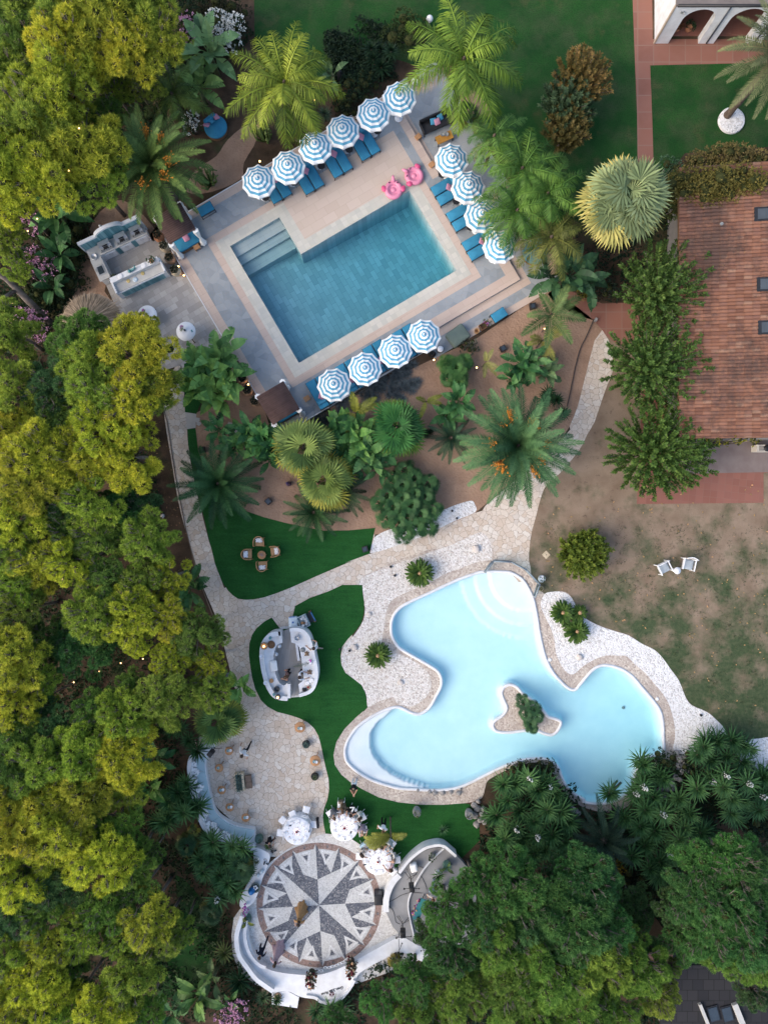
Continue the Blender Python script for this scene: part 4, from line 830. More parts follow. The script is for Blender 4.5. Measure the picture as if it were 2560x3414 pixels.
palm('dark feathery palm between the pines and the banana at the upper left', at('A', 1060, 580, 3), 3, 2.1, 'queen', (.055, .095, .018), None, 15)
palm('young feather palm beside the terracotta path', at('G', 930, 410, 2.0), 2.0, 2.2, 'young', (.085, .13, .04), None, 8, [R(d) for d in (130, 190, 60, 345, 300, 260, 30, 215)])
palm('yellowish young palm near the middle garden torch', at('G', 850, 650, 1.7), 1.7, 1.5, 'young', (.19, .19, .04), None, 6, [R(d) for d in (175, 200, 40, 20, 300, 275)])
palm('little palm with one dead white frond beside the bushy fan palm', at('G', 325, 850, 1.2), 1.2, 1.0, 'young', (.20, .20, .06), None, 5, [R(d) for d in (95, 60, 330, 265, 310)])
palm('yellow young palm below the first lower parasol', at('F', 800, 990, 1.6), 1.6, 1.6, 'young', (.19, .20, .03), None, 6, [R(d) for d in (90, 100, 35, 20, 240, 210)])
palm('tiny bright yellow palm alone in the sand', at('J', 560, 80, .9), .9, 1.1, 'young', (.22, .24, .03), None, 4, [R(d) for d in (165, 350, 20, 250)])
palm('yellow feather palm on the lawn beside the dining tables', at('Z', 1255, 770, 2.4), 2.4, 1.6, 'young', (.16, .17, .03), None, 6, [R(d) for d in (22, 165, 178, 188, 200, 212)])
fan_palm('grey blue fan palm with yellow fans in front of the tiled house', at('D', 520, 1580, 5.2), 5.2, 2.75, (.20, .25, .11), 44)
fan_palm('bright green fan palm below the blue fescue', at('F', 1085, 1090, 1.8), 1.8, 2.05, (.035, .13, .03), 34)
fan_palm('yellow green fan palm below the lower pergola', at('F', 440, 1230, 2.4), 2.4, 2.15, (.12, .18, .045), 26)
fan_palm('fan palm with a pale tuft above the low date palm', at('I', 1275, 715, 2.2), 2.2, 2.0, (.13, .185, .04), 26)
fan_palm('fan palm at the head of the curved bench', at('K', 85, 1230, 2.2), 2.2, 1.85, (.075, .145, .035), 28)
fan_palm('dense round clump of dark fan palms beside the path', at('J', 430, 790, .8), .8, 2.0, (.035, .095, .03), 14, heads=[(1.75 * math.sqrt((k + .3) / 20) * math.cos(k * 2.4), 2.0 * math.sqrt((k + .3) / 20) * math.sin(k * 2.4), .7 - .035 * k, .85) for k in range(20)])
fan_palm('bushy bright fan palm beside the white side table', at('F', 1490, 690, .8), .8, 1.3, (.045, .115, .03), 22, heads=[(0, 0, .3, .9), (.5, .4, 0, .75), (-.5, .3, 0, .75), (.2, -.7, 0, .75), (-.4, -.5, 0, .7)])
fan_palm('small fan palm behind the black sofa', at('C', 850, 430, .7), .7, .95, (.04, .085, .022), 22)
fan_palm('small fan palm between the sofa and the feathery palms', at('C', 965, 530, .7), .7, .8, (.035, .08, .02), 20)
fan_palm('fan palms growing on the lagoon island', at('O', 1215, 960, .6), .6, 1.2, (.035, .09, .035), 16, heads=[(-.35, .65, .3, .62), (.25, .3, .4, .62), (.45, -.15, .3, .6), (.1, -.65, .2, .6), (-.15, -.1, .3, .55), (.25, -1.0, 0, .5)])
fan_palm('dark fan palm under the first yellow feathery palm', at('B', 620, 620, 1.2), 1.2, 1.1, (.03, .065, .022), 24)
fan_palm('small yellowish fan palm left of the bench cushions', at('L', 130, 1155, .9), .9, .5, (.10, .13, .03), 16)
fan_palm('dark fan palm behind the lower end of the bench', at('L', 70, 1290, 1), 1, .9, (.025, .07, .025), 24)
fan_palm('fan palm among the yuccas beside the mosaic floor', at('L', 570, 1500, 1.2), 1.2, 1.0, (.035, .08, .03), 26)
fan_palm('low fan palm below the yuccas beside the mosaic floor', at('X', 1310, 620, .8), .8, .9, (.035, .075, .028), 24)
fan_palm('little fan palm in the corner behind the white wall', at('N', 1462, 955, .8), .8, .55, (.09, .11, .03), 18)
# ---- yuccas and other rosettes
YC = (.06, .14, .045); GY = 'yucca clumps'
yucca('large yucca clump at the foot of the lagoon with white flowers', 'R', [(100, 210), (250, 240), (190, 175), (60, 310), (130, 370), (220, 440), (110, 480), (300, 370), (350, 300), (330, 520), (430, 440), (240, 530), (150, 560), (40, 550), (220, 640), (400, 560), (310, 215), (380, 380), (30, 210), (-10, 400), (290, 620)], YC, 1.6, 1.25, GY, (2, 6, 16, 11))
yucca('yucca clump leaning over the pointed tip of the lagoon', 'R', [(890, 90), (900, 170), (890, 225), (950, 290), (1010, 175), (840, 260), (680, 265)], YC, 1.2, 1.2, GY, (5, 2))
yucca('broad yucca clump below the tip of the lagoon', 'R', [(1010, 390), (780, 420), (960, 500), (900, 590), (1050, 640), (930, 730), (820, 650), (1110, 550), (1000, 760), (1140, 480), (1110, 300), (870, 470), (990, 690), (1170, 390), (1240, 510), (900, 370)], YC, 1.5, 1.25, GY, (0, 4))
yucca('yucca clump with white flowers at the right edge', 'R', [(1220, 240), (1310, 190), (1380, 230), (1390, 150), (1530, 200), (1430, 300), (1425, 385), (1620, 280), (1600, 370), (1620, 170), (1500, 310)], YC, 1.4, 1.25, GY, (1, 3, 4, 7))
yucca('yucca clump on the white gravel at the right edge', 'R', [(1300, 60), (1400, 40), (1490, 70), (1260, -20), (1340, -50), (1430, -60), (1500, -30), (1220, 30)], (.04, .10, .035), 1.3, 1.25, GY)
yucca('yucca clump between the bench and the mosaic floor', 'X', [(1310, 200), (1240, 300), (1370, 310), (1430, 220), (1490, 230), (1350, 400), (1300, 270), (1400, 450), (1250, 380), (1450, 330), (1340, 540), (1450, 500)], YC, 1.3, 1.2, GY, (10,))
yucca('yucca clump directly left of the curved bench', 'W', [(1290, 1260), (1170, 1390), (1270, 1390), (1350, 1440), (1180, 1490), (1140, 1540), (1230, 1330), (1270, 1470)], YC, 1.2, 1.2, GY)
yucca('yuccas under the fan palm at the head of the bench', 'W', [(1250, 890), (1310, 970), (1200, 900), (1370, 1040)], YC, 1.1, 1.1, GY)
yucca('large rosette in the brown bed left of the terrace wall', 'N', [(115, 890)], (.06, .085, .025), .6, 1.35, 'rosettes below the white terrace', name='agave', cat='agave')
yucca('dark rosette touching the bend of the terrace wall', 'N', [(235, 1110)], (.022, .065, .025), .6, 1.45, 'rosettes below the white terrace', name='agave', cat='agave')
yucca('pale green rosette in a clay pot below the terrace', 'N', [(420, 1242)], (.09, .145, .06), .5, .85, 'rosettes below the white terrace', name='agave', cat='agave')
yucca('green rosette in the second clay pot below the terrace', 'N', [(530, 1260)], (.05, .11, .04), .5, .85, 'rosettes below the white terrace', name='agave', cat='agave')
yucca('spiky rosettes under the logo wall', 'N', [(840, 1350), (900, 1330), (960, 1340), (1040, 1320)], (.035, .09, .03), .6, 1.1, 'rosettes below the white terrace', name='agave', cat='agave')
yucca('dark spiky yucca beside the sandy path right of the big palm', 'G', [(930, 1180), (1040, 1320), (900, 1130), (980, 1200), (870, 1200)], (.02, .055, .02), .8, .8, 'spiky plants in the sand', name='yucca_shrub')
yucca('dark spiky shrub behind the top parasols', 'Y', [(735, 260), (700, 300), (770, 310), (740, 340), (690, 250), (790, 260)], (.012, .030, .014), .9, 1.05, 'spiky plants in the sand')
yucca('small agave between the top parasols and the feathery palm', 'B', [(905, 550)], (.03, .055, .03), .4, .75, 'spiky plants in the sand', name='agave', cat='agave')
yucca('small dark spiky tuft left of the small dark date palm', 'J', [(560, 300), (590, 290)], (.015, .03, .014), .4, .5, 'spiky plants in the sand')
for lab, x, y in (('blue fescue tuft under the third lower parasol', 1130, 690), ('blue fescue tuft with a green heart', 1110, 760), ('blue fescue tuft at the right end of the row', 1200, 800), ('blue fescue tuft in the middle of the row', 1010, 780), ('blue fescue tuft below the second lower parasol', 930, 830), ('blue fescue tuft behind the yellow young palm', 870, 880), ('blue fescue tuft beside the yellow young palm', 730, 930), ('dark fescue tuft beside the lower pergola', 620, 1030), ('dark fescue tuft below the row', 560, 1000), ('blue fescue tuft above the bright fan palm', 1090, 850)):
    p = at('F', x, y, .3); t = thing('fescue_tuft', lab, 'ornamental grass', (p.x, p.y, 0), 0, 'blue fescue tufts below the lower parasols')
    V = []
    for k in range(9):
        v, f = rosette(90, .46, .02, 80, 8, .35); V.append((v + np.array((rng.uniform(-.6, .6), rng.uniform(-.45, .45), .05)), f))
    link('foliage', npmesh('foliage', [merge(V)], M['leaf']), t, None, 0, (.12, .15, .165) if 'blue' in lab else (.06, .075, .07))
cycad('cycad with a round cone on the gravel beside the path', 'O', 550, 112, .80)
cycad('cycad on the gravel left of the lagoon', 'O', 294, 617, .74)
cycad('upper cycad of the group right of the lagoon', 'Q', 395, 630, .68)
cycad('lower cycad of the group right of the lagoon', 'Q', 482, 745, .72)
cycad('middle cycad squeezed between two others', 'Q', 440, 685, .55, .3)
cycad('small cycad at the lawn side of the group', 'Q', 500, 630, .45, .3)
# ---- bananas and strelitzias
BG = (.055, .125, .028); BD = (.025, .075, .022); SG = 'big leaved plants'
for lab, c, x, y, z, r, col, n in (
 ('pale banana plant in front of the white oleander', 'A', 1290, 330, 2.2, 1.5, (.10, .165, .06), 12), ('banana plant left of the round blue daybed', 'A', 1225, 550, 1.6, 1.4, (.09, .15, .04), 10), ('upright banana plant under the pale one', 'A', 1190, 340, 1.2, 1.0, (.09, .15, .03), 6),
 ('banana plant in the dark bed near the left edge', 'A', 370, 1330, 1.6, 1.5, (.035, .09, .025), 11), ('banana plant beside the oleander in the dark bed', 'A', 370, 1560, 1.0, 1.2, (.03, .08, .025), 8), ('dim banana plant below the middle pink oleander', 'U', 470, 800, .8, 1.0, (.025, .065, .022), 8),
 ('strelitzia in the shade of the upper fan palm', 'F', 640, 1120, 1.2, 1.2, BD, 11), ('strelitzia between the yellow young palm and the fan palm', 'F', 720, 1090, 1.0, 1.1, BG, 10), ('strelitzia filling the gap below the yellow fan palms', 'F', 740, 1330, .9, 1.1, BD, 10), ('strelitzia right of the two yellow fan palms', 'F', 790, 1220, 1.2, 1.2, BG, 11), ('strelitzia leaning against the bright fan palm', 'F', 970, 1230, 1.1, 1.1, BD, 10), ('broad strelitzia at the left end of the bed', 'F', 150, 1190, 1.0, 1.1, BG, 11), ('strelitzia at the left side of the upper yellow fan palm', 'F', 270, 1210, 1.1, 1.2, BD, 11), ('low strelitzia above the dark date palm crown', 'F', 30, 1160, .9, 1.0, BG, 9), ('strelitzia by the small dark date palm', 'J', 700, 180, .8, .9, BD, 9),
 ('lush banana plant at the upper end of the planter bed', 'E', 1130, 1290, 1.6, 1.4, (.075, .15, .04), 11), ('lush banana plant in the middle of the planter bed', 'E', 1050, 1410, 1.7, 1.5, (.085, .165, .035), 12), ('lush banana plant on the right of the planter bed', 'E', 1220, 1440, 1.5, 1.3, (.085, .165, .04), 11), ('yellow green banana plant at the lower left of the planter bed', 'E', 960, 1540, 1.4, 1.1, (.10, .18, .03), 9), ('banana plant at the bottom of the planter bed', 'E', 1150, 1570, 1.5, 1.3, (.10, .18, .035), 10),
 ('strelitzia with upright leaves above the dark date palm', 'I', 430, 320, 1.1, .9, BD, 9), ('strelitzia beside the flat stepping stones', 'I', 560, 440, 1.0, .9, (.045, .10, .03), 9), ('dark strelitzia left of the lower pergola', 'I', 690, 330, 1.2, 1.0, BD, 9), ('strelitzia below the lower pergola', 'I', 800, 400, 1.3, 1.1, (.03, .095, .025), 11), ('strelitzia with a dried hanging leaf', 'I', 830, 560, .8, .8, BD, 6),
 ('strelitzia left of the bright fan palm', 'F', 830, 1130, 1.5, 1.2, BG, 11), ('strelitzia between the fan palms', 'F', 900, 1280, 1.3, 1.2, (.045, .10, .03), 11), ('strelitzia above the dense fan palm clump', 'F', 970, 1380, .9, .8, (.035, .09, .028), 8),
 ('dark strelitzia above the biggest palm', 'G', 640, 880, 1.4, 1.1, BD, 11), ('strelitzia beside the middle garden torch', 'G', 750, 860, 1.5, 1.0, (.045, .10, .032), 9), ('yellow edged strelitzia beside the sand', 'G', 870, 960, 1.0, .9, (.07, .115, .045), 8), ('dark strelitzia left of the biggest palm', 'J', 790, 90, 1.2, 1.0, BD, 11), ('low strelitzia between palm and sand', 'G', 570, 1010, .8, .8, BD, 7),
 ('large dark banana plant below the feathery palms at the right', 'G', 1060, 60, 1.6, 1.5, (.022, .055, .022), 11), ('dark banana plant left of the terracotta path', 'G', 950, 80, 1.3, 1.2, (.022, .055, .022), 9), ('dark banana plant with a long hanging leaf near the tiled house', 'G', 1230, 90, 1.4, 1.3, (.02, .05, .02), 8),
 ('banana plant peeping out behind the terrace path edge', 'K', 270, 930, 1.8, 1.0, (.075, .155, .035), 7), ('banana plant in the shade above the yuccas', 'W', 1090, 1080, 1.0, 1.0, (.03, .085, .025), 8), ('bright banana plant left of the yucca clump', 'W', 1050, 1290, 1.2, 1.0, (.06, .13, .025), 8), ('strelitzia at the lower bend of the stone path', 'V', 1320, 1470, 1.0, 1.1, (.035, .085, .025), 11), ('dark strelitzia under the pines at the earth strip', 'V', 950, 390, 1.2, 1.0, (.025, .06, .02), 9),
 ('banana plant above the lower pink oleander', 'X', 1230, 1120, 1.4, 1.3, (.05, .10, .025), 9), ('banana plant left of the lower pink oleander', 'X', 1060, 1230, 1.2, 1.2, (.03, .075, .025), 8), ('small banana plant beside the clay pots', 'X', 1420, 1160, .9, .7, (.06, .12, .03), 6), ('thin leaved banana above the dark lawn', 'X', 1310, 1030, 1.4, .9, (.06, .09, .03), 6), ('banana shoot beside the dark statue', 'B', 970, 240, 1.0, .8, (.06, .10, .04), 4)):
    banana(lab, c, x, y, z, r, col, n, SG)
# ---- flowering and other shrubs
shrub('white flowering oleander at the top left', at('A', 1370, 200, 1.6), 1.5, 1.15, 2.4, (.02, .05, .02), None, 'oleander', 'oleander', flower='white_flower', nf=420, rz=R(-25))
shrub('pink oleander behind the white one', at('A', 1165, 190, 1.6), .8, 1.1, 2.2, (.02, .045, .02), None, 'oleander', 'oleander', flower='pink_flower', nf=190)
shrub('small white oleander beside the round blue daybed', at('A', 1175, 760, 1.), .55, .75, 1.4, (.02, .05, .02), None, 'oleander', 'oleander', flower='white_flower', nf=60)
shrub('topmost pink oleander near the left edge', at('U', 305, 240, 1.2), .65, .85, 1.7, (.02, .04, .02), None, 'oleander', 'oleander', flower='pink_flower', nf=90)
shrub('middle pink oleander near the left edge', at('U', 370, 570, 1.3), 1.1, 1.0, 1.9, (.018, .04, .018), None, 'oleander', 'oleander', flower='pink_flower', nf=190)
shrub('lowest pink oleander near the left edge', at('U', 270, 1130, 1.5), 1.15, 1.1, 2.1, (.018, .038, .018), None, 'oleander', 'oleander', flower='pink_flower', nf=330)
shrub('pink oleander at the bottom edge below the terrace', at('N', 190, 1370, 1.2), 1.1, .75, 1.6, (.02, .04, .02), None, 'oleander', 'oleander', flower='pink_flower', nf=200)
DS = (.016, .034, .015); GS = 'dark shrubs of the borders'
for lab, c, x, y, rx, ry, h, col in (
 ('dark reddish shrub at the top edge beside the lawn', 'A', 1360, 70, 2.0, 1.0, 1.8, (.03, .032, .016)), ('dark green shrub between oleander and pines', 'A', 1120, 90, .8, 1.2, 1.6, DS), ('dark shrub left of the sand yard', 'U', 600, 400, 1.3, 1.5, 1.3, DS), ('dark shrub below the middle pink oleander', 'U', 400, 760, 1.2, 1.1, 1.2, DS), ('dark grassy shrub beside the sand path', 'U', 590, 660, 1.0, 1.3, 1.1, (.02, .04, .018)), ('dark shrub with red buds below the oleander', 'U', 280, 850, 1.1, 1.0, 1.2, (.02, .036, .014)), ('dark shrub above the lowest oleander', 'U', 480, 950, .9, .9, 1., DS), ('dark shrub under the top left pines', 'A', 420, 1420, 1.0, 1.2, 1., (.03, .035, .018)), ('dark shrub above the middle oleander', 'U', 380, 380, .7, .8, 1., (.04, .04, .02)),
 ('dark bush with yellow tips beside the lamp at the top', 'Y', 880, 150, 1.4, 1.2, 1.6, (.035, .055, .015)), ('dark hedge behind the third and fourth parasols', 'Y', 600, 440, 1.3, .9, 1.2, (.018, .04, .018)), ('dark hedge behind the fourth and fifth parasols', 'Y', 660, 390, 1.0, .8, 1.1, (.015, .035, .016)), ('low dark hedge between the feathery palm and the parasols', 'Y', 560, 530, .7, .7, .9, (.02, .035, .018)), ('shrub with orange flowers beside the feathery palm', 'B', 990, 390, .35, .45, .8, (.10, .045, .015)),
 ('grey green plant beside the folded cover', 'F', 1585, 520, .55, .5, .7, (.07, .085, .06)), ('dark bush under the lagoon palm', 'R', 1000, 70, .9, .6, 1.0, (.022, .045, .02)), ('dark shrub between the yuccas and the rocks', 'R', 1190, 100, .6, .8, 1.0, (.012, .03, .014)), ('dark groundcover behind the yuccas at the lagoon foot', 'R', 220, 120, 1.7, .55, .5, (.03, .05, .02)), ('dark shrub in the hollow of the pines', 'R', 850, 860, 1.6, 1.2, 1.2, (.012, .022, .012)), ('dark shrub beside the gravel triangle', 'R', 1620, 470, 1.4, .8, 1.0, (.014, .03, .014)), ('yellowing shrub near the terracotta path', 'G', 1220, 210, .35, .45, .6, (.16, .15, .02)), ('dim shrub in front of the tiled house', 'G', 1420, 170, 1.2, .8, 1.2, (.02, .035, .022)), ('pale shrub in the shade of the banana bed', 'X', 1180, 300, .6, .5, .7, (.04, .07, .03)), ('yellow leaved shrub under the pines below the yuccas', 'R', 720, 720, .5, .7, .9, (.20, .15, .01))):
    shrub(lab, at(c, x, y, h * .7), rx, ry, h, col, GS)
tb = shoot_tree('round loose green and yellow bush on the dry lawn', at('Q', 530, 275, 1.0), .9, 1.6, .9, (.12, .165, .022), 80); tb.name = 'round_bush'; tb['category'] = 'bush'
for lab, x, y, z, r, col in (('tall autumn coloured tree beside the terracotta path', 175, 640, 2.4, 1.8, (.17, .12, .035)), ('grey green tree in the group on the lawn', 70, 830, 2.0, 1.8, (.06, .10, .045)), ('brownish low tree at the foot of the lawn group', 60, 1040, 1.6, 1.5, (.12, .10, .03))): shoot_tree(lab, at('D', x, y, z), z, r, 1.4, col, 64, 'tree group on the lawn')
shoot_tree('bushy tree with starry shoots leaning on the roof, middle of three', at('H', 740, 760, 2.4), 2.4, 3.5, 1.6, (.075, .14, .03), 120, 'bushy trees beside the tiled house', .85, (.6, 0))
shoot_tree('bushy tree at the lower corner of the tiled roof', at('H', 790, 1430, 2.2), 2.2, 3.45, 1.6, (.075, .14, .028), 120, 'bushy trees beside the tiled house', .85)
shoot_tree('bushy tree behind the grey blue fan palm', at('H', 800, 190, 2.4), 2.4, 3.1, 1.6, (.075, .135, .03), 100, 'bushy trees beside the tiled house', .9, (.6, .4))

# low undergrowth carpeting the woods and borders
def carpet(name, spec, n, hi, size, col):
    pl = [(p.x, p.y) for p in poly(spec)]; x0, x1 = min(p[0] for p in pl), max(p[0] for p in pl); y0, y1 = min(p[1] for p in pl), max(p[1] for p in pl)
    P = np.column_stack([rng.uniform(x0, x1, n), rng.uniform(y0, y1, n)]); P = P[insnp(P, pl)]
    cl = np.sin(P[:, 0] * 1.3 + 2 * np.sin(P[:, 1] * .9)) + np.sin(P[:, 1] * 1.7 + P[:, 0] * .6) + rng.normal(0, .6, len(P)); P = P[cl > -.6]
    Z = rng.uniform(.02, hi, len(P)) * rng.random(len(P)); k = 3; B = np.repeat(np.column_stack([P, Z]), k, 0)
    V, F = blades(B, nrm(rng.normal(size=B.shape) + np.array((0, 0, .4))), size * rng.uniform(.6, 1.3, len(B)), size * .4)
    o = link(name, npmesh(name, [(V, F, 0)], M['leaf']), None, None, 0, col); o['kind'] = 'stuff'
carpet('undergrowth', 'n -60,-60 700,-60 850,120 640,330 560,420 420,520 330,640 230,900 190,1040 -60,1100', 16000, .7, .26, (.020, .042, .016))
carpet('undergrowth', 'n -60,1100 180,1080 520,1250 500,1500 540,1700 560,1950 640,2300 600,2500 620,2700 640,2850 790,2990 760,3140 830,3260 960,3300 1000,3414 1000,3500 -60,3500', 30000, .6, .24, (.020, .040, .014))
carpet('undergrowth', 'n 1000,3500 1060,3340 1340,3160 1500,3000 1620,2760 1700,2620 1880,2560 1960,2700 2120,2690 2230,2560 2600,2540 2600,3200 2320,3230 2250,3500', 22000, .6, .24, (.018, .042, .018))
carpet('undergrowth', 'n 1120,280 1330,270 1280,190 1360,120 1200,60 1080,120 1090,240', 4000, .6, .2, (.014, .03, .014))
carpet('undergrowth', 'n 1580,400 1760,560 1900,800 2040,980 2240,1000 2300,650 2150,620 1950,760 1760,560', 5000, .5, .22, (.014, .034, .016))

def litter(name, spec, n, size, col):
    pl = [(p.x, p.y) for p in poly(spec)]; x0, x1 = min(p[0] for p in pl), max(p[0] for p in pl); y0, y1 = min(p[1] for p in pl), max(p[1] for p in pl)
    P = np.column_stack([rng.uniform(x0, x1, n), rng.uniform(y0, y1, n), np.full(n, .03)]); P = P[insnp(P, pl)]; D = rng.normal(size=P.shape) * np.array((1, 1, .15)); V, F = blades(P, D, size * rng.uniform(.6, 1.4, len(P)), size * .6, np.tile((0, 0, 1.), (len(P), 1)))
    link(name, npmesh(name, [(V, F, 0)], M['leaf']), None, None, 0, col)['kind'] = 'stuff'
litter('leaf_litter', 'Q 230,0 1900,-200 1900,1400 1400,1300 1100,1000 900,800 500,560 300,450', 260, .13, (.42, .26, .11))
litter('leaf_litter', 'V 1050,250 1180,330 1450,1600 1300,1500 1150,1100 900,700', 220, .10, (.26, .15, .08))
litter('leaf_litter', 'X 800,0 950,60 1200,600 1300,900 1250,1000 950,500', 200, .10, (.22, .13, .07))
V = []
for k in range(900):
    p = at('Q', rng.uniform(230, 1700), rng.uniform(60, 1350)); 
    if insnp(np.array([(p.x, p.y)]), [(q_.x, q_.y) for q_ in poly('Q 240,60 1700,100 1700,1350 1400,1300 1100,1000 900,800 500,560 300,440')])[0]:
        v, f = blades(np.tile((p.x, p.y, .01), (9, 1)) + rng.normal(size=(9, 3)) * np.array((.09, .09, 0)), rng.normal(size=(9, 3)) * .6 + np.array((0, 0, .5)), .10, .025); V.append((v, f))
link('grass_tufts', npmesh('grass_tufts', [merge(V)], M['leaf']), None, None, 0, (.05, .07, .03))['kind'] = 'stuff'
# ================ buildings
M['blue'] = plain('blue_cushion', (.045, .235, .37), (.035, .19, .31), 3, .85, .15, .15, 40)
M['blue2'] = plain('blue_pillow', (.075, .29, .43), (.06, .24, .37), 3, .85, .15)
M['pinkc'] = plain('pink_pillow', (.55, .26, .34), (.48, .22, .30), 4, .85, .1)
M['black'] = plain('black_metal', (.012, .012, .014), (.02, .02, .022), 6, .5, .4)
M['canvas_w'] = plain('white_canvas', (.78, .77, .74), (.72, .72, .70), 3, .8, .2)
M['canvas_b'] = plain('blue_canvas', (.11, .33, .46), (.095, .29, .42), 3, .8, .2)
M['white'] = plain('white_paint', (.80, .80, .80), (.74, .74, .75), 4, .5, .3)
for k_ in ('blue', 'canvas_w', 'canvas_b', 'reed') if 'reed' in M else ('blue', 'canvas_w', 'canvas_b'):
    q = NT(M[k_].node_tree); bb = M[k_].node_tree.nodes['Principled BSDF'].inputs['Base Color']; hs = q.n('HueSaturation'); src = bb.links[0].from_socket; q.l(src, hs.inputs['Color']); q.l(q.math('ADD', q.math('MULTIPLY', q.n('ObjectInfo').outputs['Random'], .26), .84), hs.inputs['Value']); q.l(hs.outputs[0], bb)
M['wood'] = plain('light_wood', (.46, .25, .12), (.36, .18, .08), 8, .6, .3)
M['brownwood'] = plain('brown_wood', (.20, .11, .06), (.14, .075, .04), 8, .7, .2)
M['reed'] = tiles('reed_roof', (.085, .050, .045), (.13, .080, .07), (.03, .018, .016), (1.6, .035), -UA, .85, .006, ((.16, .10, .09), 3, .5))
M['clay'] = plain('clay_pot', (.44, .30, .20), (.36, .23, .15), 5, .85, .1, .2)
M['clay2'] = plain('pale_clay', (.58, .49, .35), (.48, .40, .28), 5, .85, .1, .2)
M['terracotta'] = plain('terracotta', (.48, .22, .12), (.38, .17, .09), 5, .85, .1)
M['steel'] = plain('steel', (.55, .56, .57), (.45, .46, .47), 5, .35, .5, metal=.7)
M['greyc'] = plain('worktop', (.50, .49, .46), (.42, .41, .39), 3, .7, .2)
M['tileblue'] = speckle('blue_tiles', [(0, (.05, .16, .19)), (.5, (.09, .24, .28)), (1, (.20, .38, .41))], 9, .3, .2, world=False)
M['soilpot'] = plain('potting_soil', (.05, .035, .025), (.03, .02, .015), 9, .95)
M['darkglass'] = plain('dark_glass', (.04, .055, .07), (.03, .04, .05), 2, .1, .6)
M['teal'] = plain('teal_glaze', (.05, .22, .24), (.04, .17, .19), 5, .3, .5)
M['greenpot'] = plain('green_glaze', (.06, .14, .11), (.05, .11, .09), 5, .4, .5)
M['greypot'] = plain('grey_stone_pot', (.26, .27, .26), (.19, .20, .20), 6, .9, .1, .3)
M['stone'] = plain('grey_rock', (.33, .31, .29), (.22, .21, .20), 3, .9, .1, .6, 8)
M['pinkf'] = plain('pink_vinyl', (.70, .25, .36), (.64, .21, .32), 2, .35, .45)
M['pinkf2'] = plain('deep_pink_vinyl', (.66, .09, .22), (.60, .08, .19), 2, .35, .45)
M['flame'] = emit('flame', (1., .55, .2), 5); M['bulb'] = emit('bulb', (1., .62, .26), 2.5)
M['olivec'] = plain('green_tarpaulin', (.16, .20, .16), (.13, .165, .135), 2, .7, .2, .3, 6)
M['wicker'] = plain('wicker', (.46, .28, .14), (.34, .19, .09), 22, .7, .2, .4, 60)
M['purple'] = plain('purple_petal', (.28, .05, .28), (.40, .12, .36), 12, .7)
M['paleseat'] = plain('pale_blue_cushion', (.46, .59, .62), (.42, .55, .58), 2, .85, .1)
M['print'] = speckle('printed_pillow', [(0, (.80, .79, .78)), (.6, (.76, .75, .74)), (.8, (.40, .40, .42)), (1, (.20, .26, .30))], 16, .85, .1, world=False)
def ext(mb, xz, y0, y1):
    """polygon in x,z extruded along y"""
    n = len(xz); ar = sum(xz[i][0] * xz[(i + 1) % n][1] - xz[(i + 1) % n][0] * xz[i][1] for i in range(n))
    if ar < 0: xz = xz[::-1]
    vs = [(x, y0, z) for x, z in xz] + [(x, y1, z) for x, z in xz]
    return mb.add(vs, [list(range(n)), list(range(n, 2 * n))[::-1]] + [((i + 1) % n, i, n + i, n + (i + 1) % n) for i in range(n)])
# white house with arches, top right
b0 = w(2180.7, 145.6); t = thing('white_house', 'white house with an arched arcade in the top right corner', 'house', b0)
pr = [(0, 0), (.80, 0)]; x = .80
for wd_, nx_ in ((1.80, .92), (1.92, .90), (1.92, .90), (1.92, .9)):
    r = wd_ / 2; pr += [(x + r - r * math.cos(PI * k / 14), 2.05 + r * .95 * math.sin(PI * k / 14)) for k in range(15)] + [(x + wd_, 0), (x + wd_ + nx_, 0)]; x += wd_ + nx_
pr += [(x, 3.2), (0, 3.2)]
g = MB(); ext(g, pr, 0, .42); g.build('arcade_wall', M['plaster'], t)
g = MB(); g.box(.16, 5.42, 1.6, .32, 10, 3.2); g.build('side_wall', M['plaster'], t)
g = MB(); g.box(x / 2 + .2, 2.9, 1.55, x - .6, .2, 3.1); g.build('inner_wall', plain('ochre_wall', (.42, .27, .16), (.34, .21, .12), 1, .8, .1), t)
g = MB(); g.box(x / 2 + .17, 1.6, .03, x - .35, 2.3, .06); g.build('porch_floor', M['terra2'], t)
g = MB(); g.box(x / 2, 6, 3.26, x + .1, 12.1, .12); g.build('roof', plain('roof_membrane', (.20, .17, .15), (.14, .12, .11), 2, .9, .1), t)
g = MB(); g.tube([(.05, -.06, 3.28), (x, -.06, 3.28)], .08, 8); g.build('gutter', M['black'], t)
for k in range(3):
    xx = .80 + 1.8 + .46 + k * 2.82; g = MB(); g.tube([(xx, -.05, 3.2), (xx, -.05, .1)], .045, 8); g.build('downpipe', plain('dark_pipe', (.06, .07, .09)), t)
g = MB(); g.box(-.03, 0.02, 1.6, .1, .1, 3.2); g.build('corner_trim', plain('beige_trim', (.50, .40, .30), (.42, .33, .25), 3), t)
g = MB(); g.box(.5, -.045, 2.75, .16, .09, .12); g.ball(.62, -.10, 2.74, .05); g.build('wall_lamp', M['steel'], t)
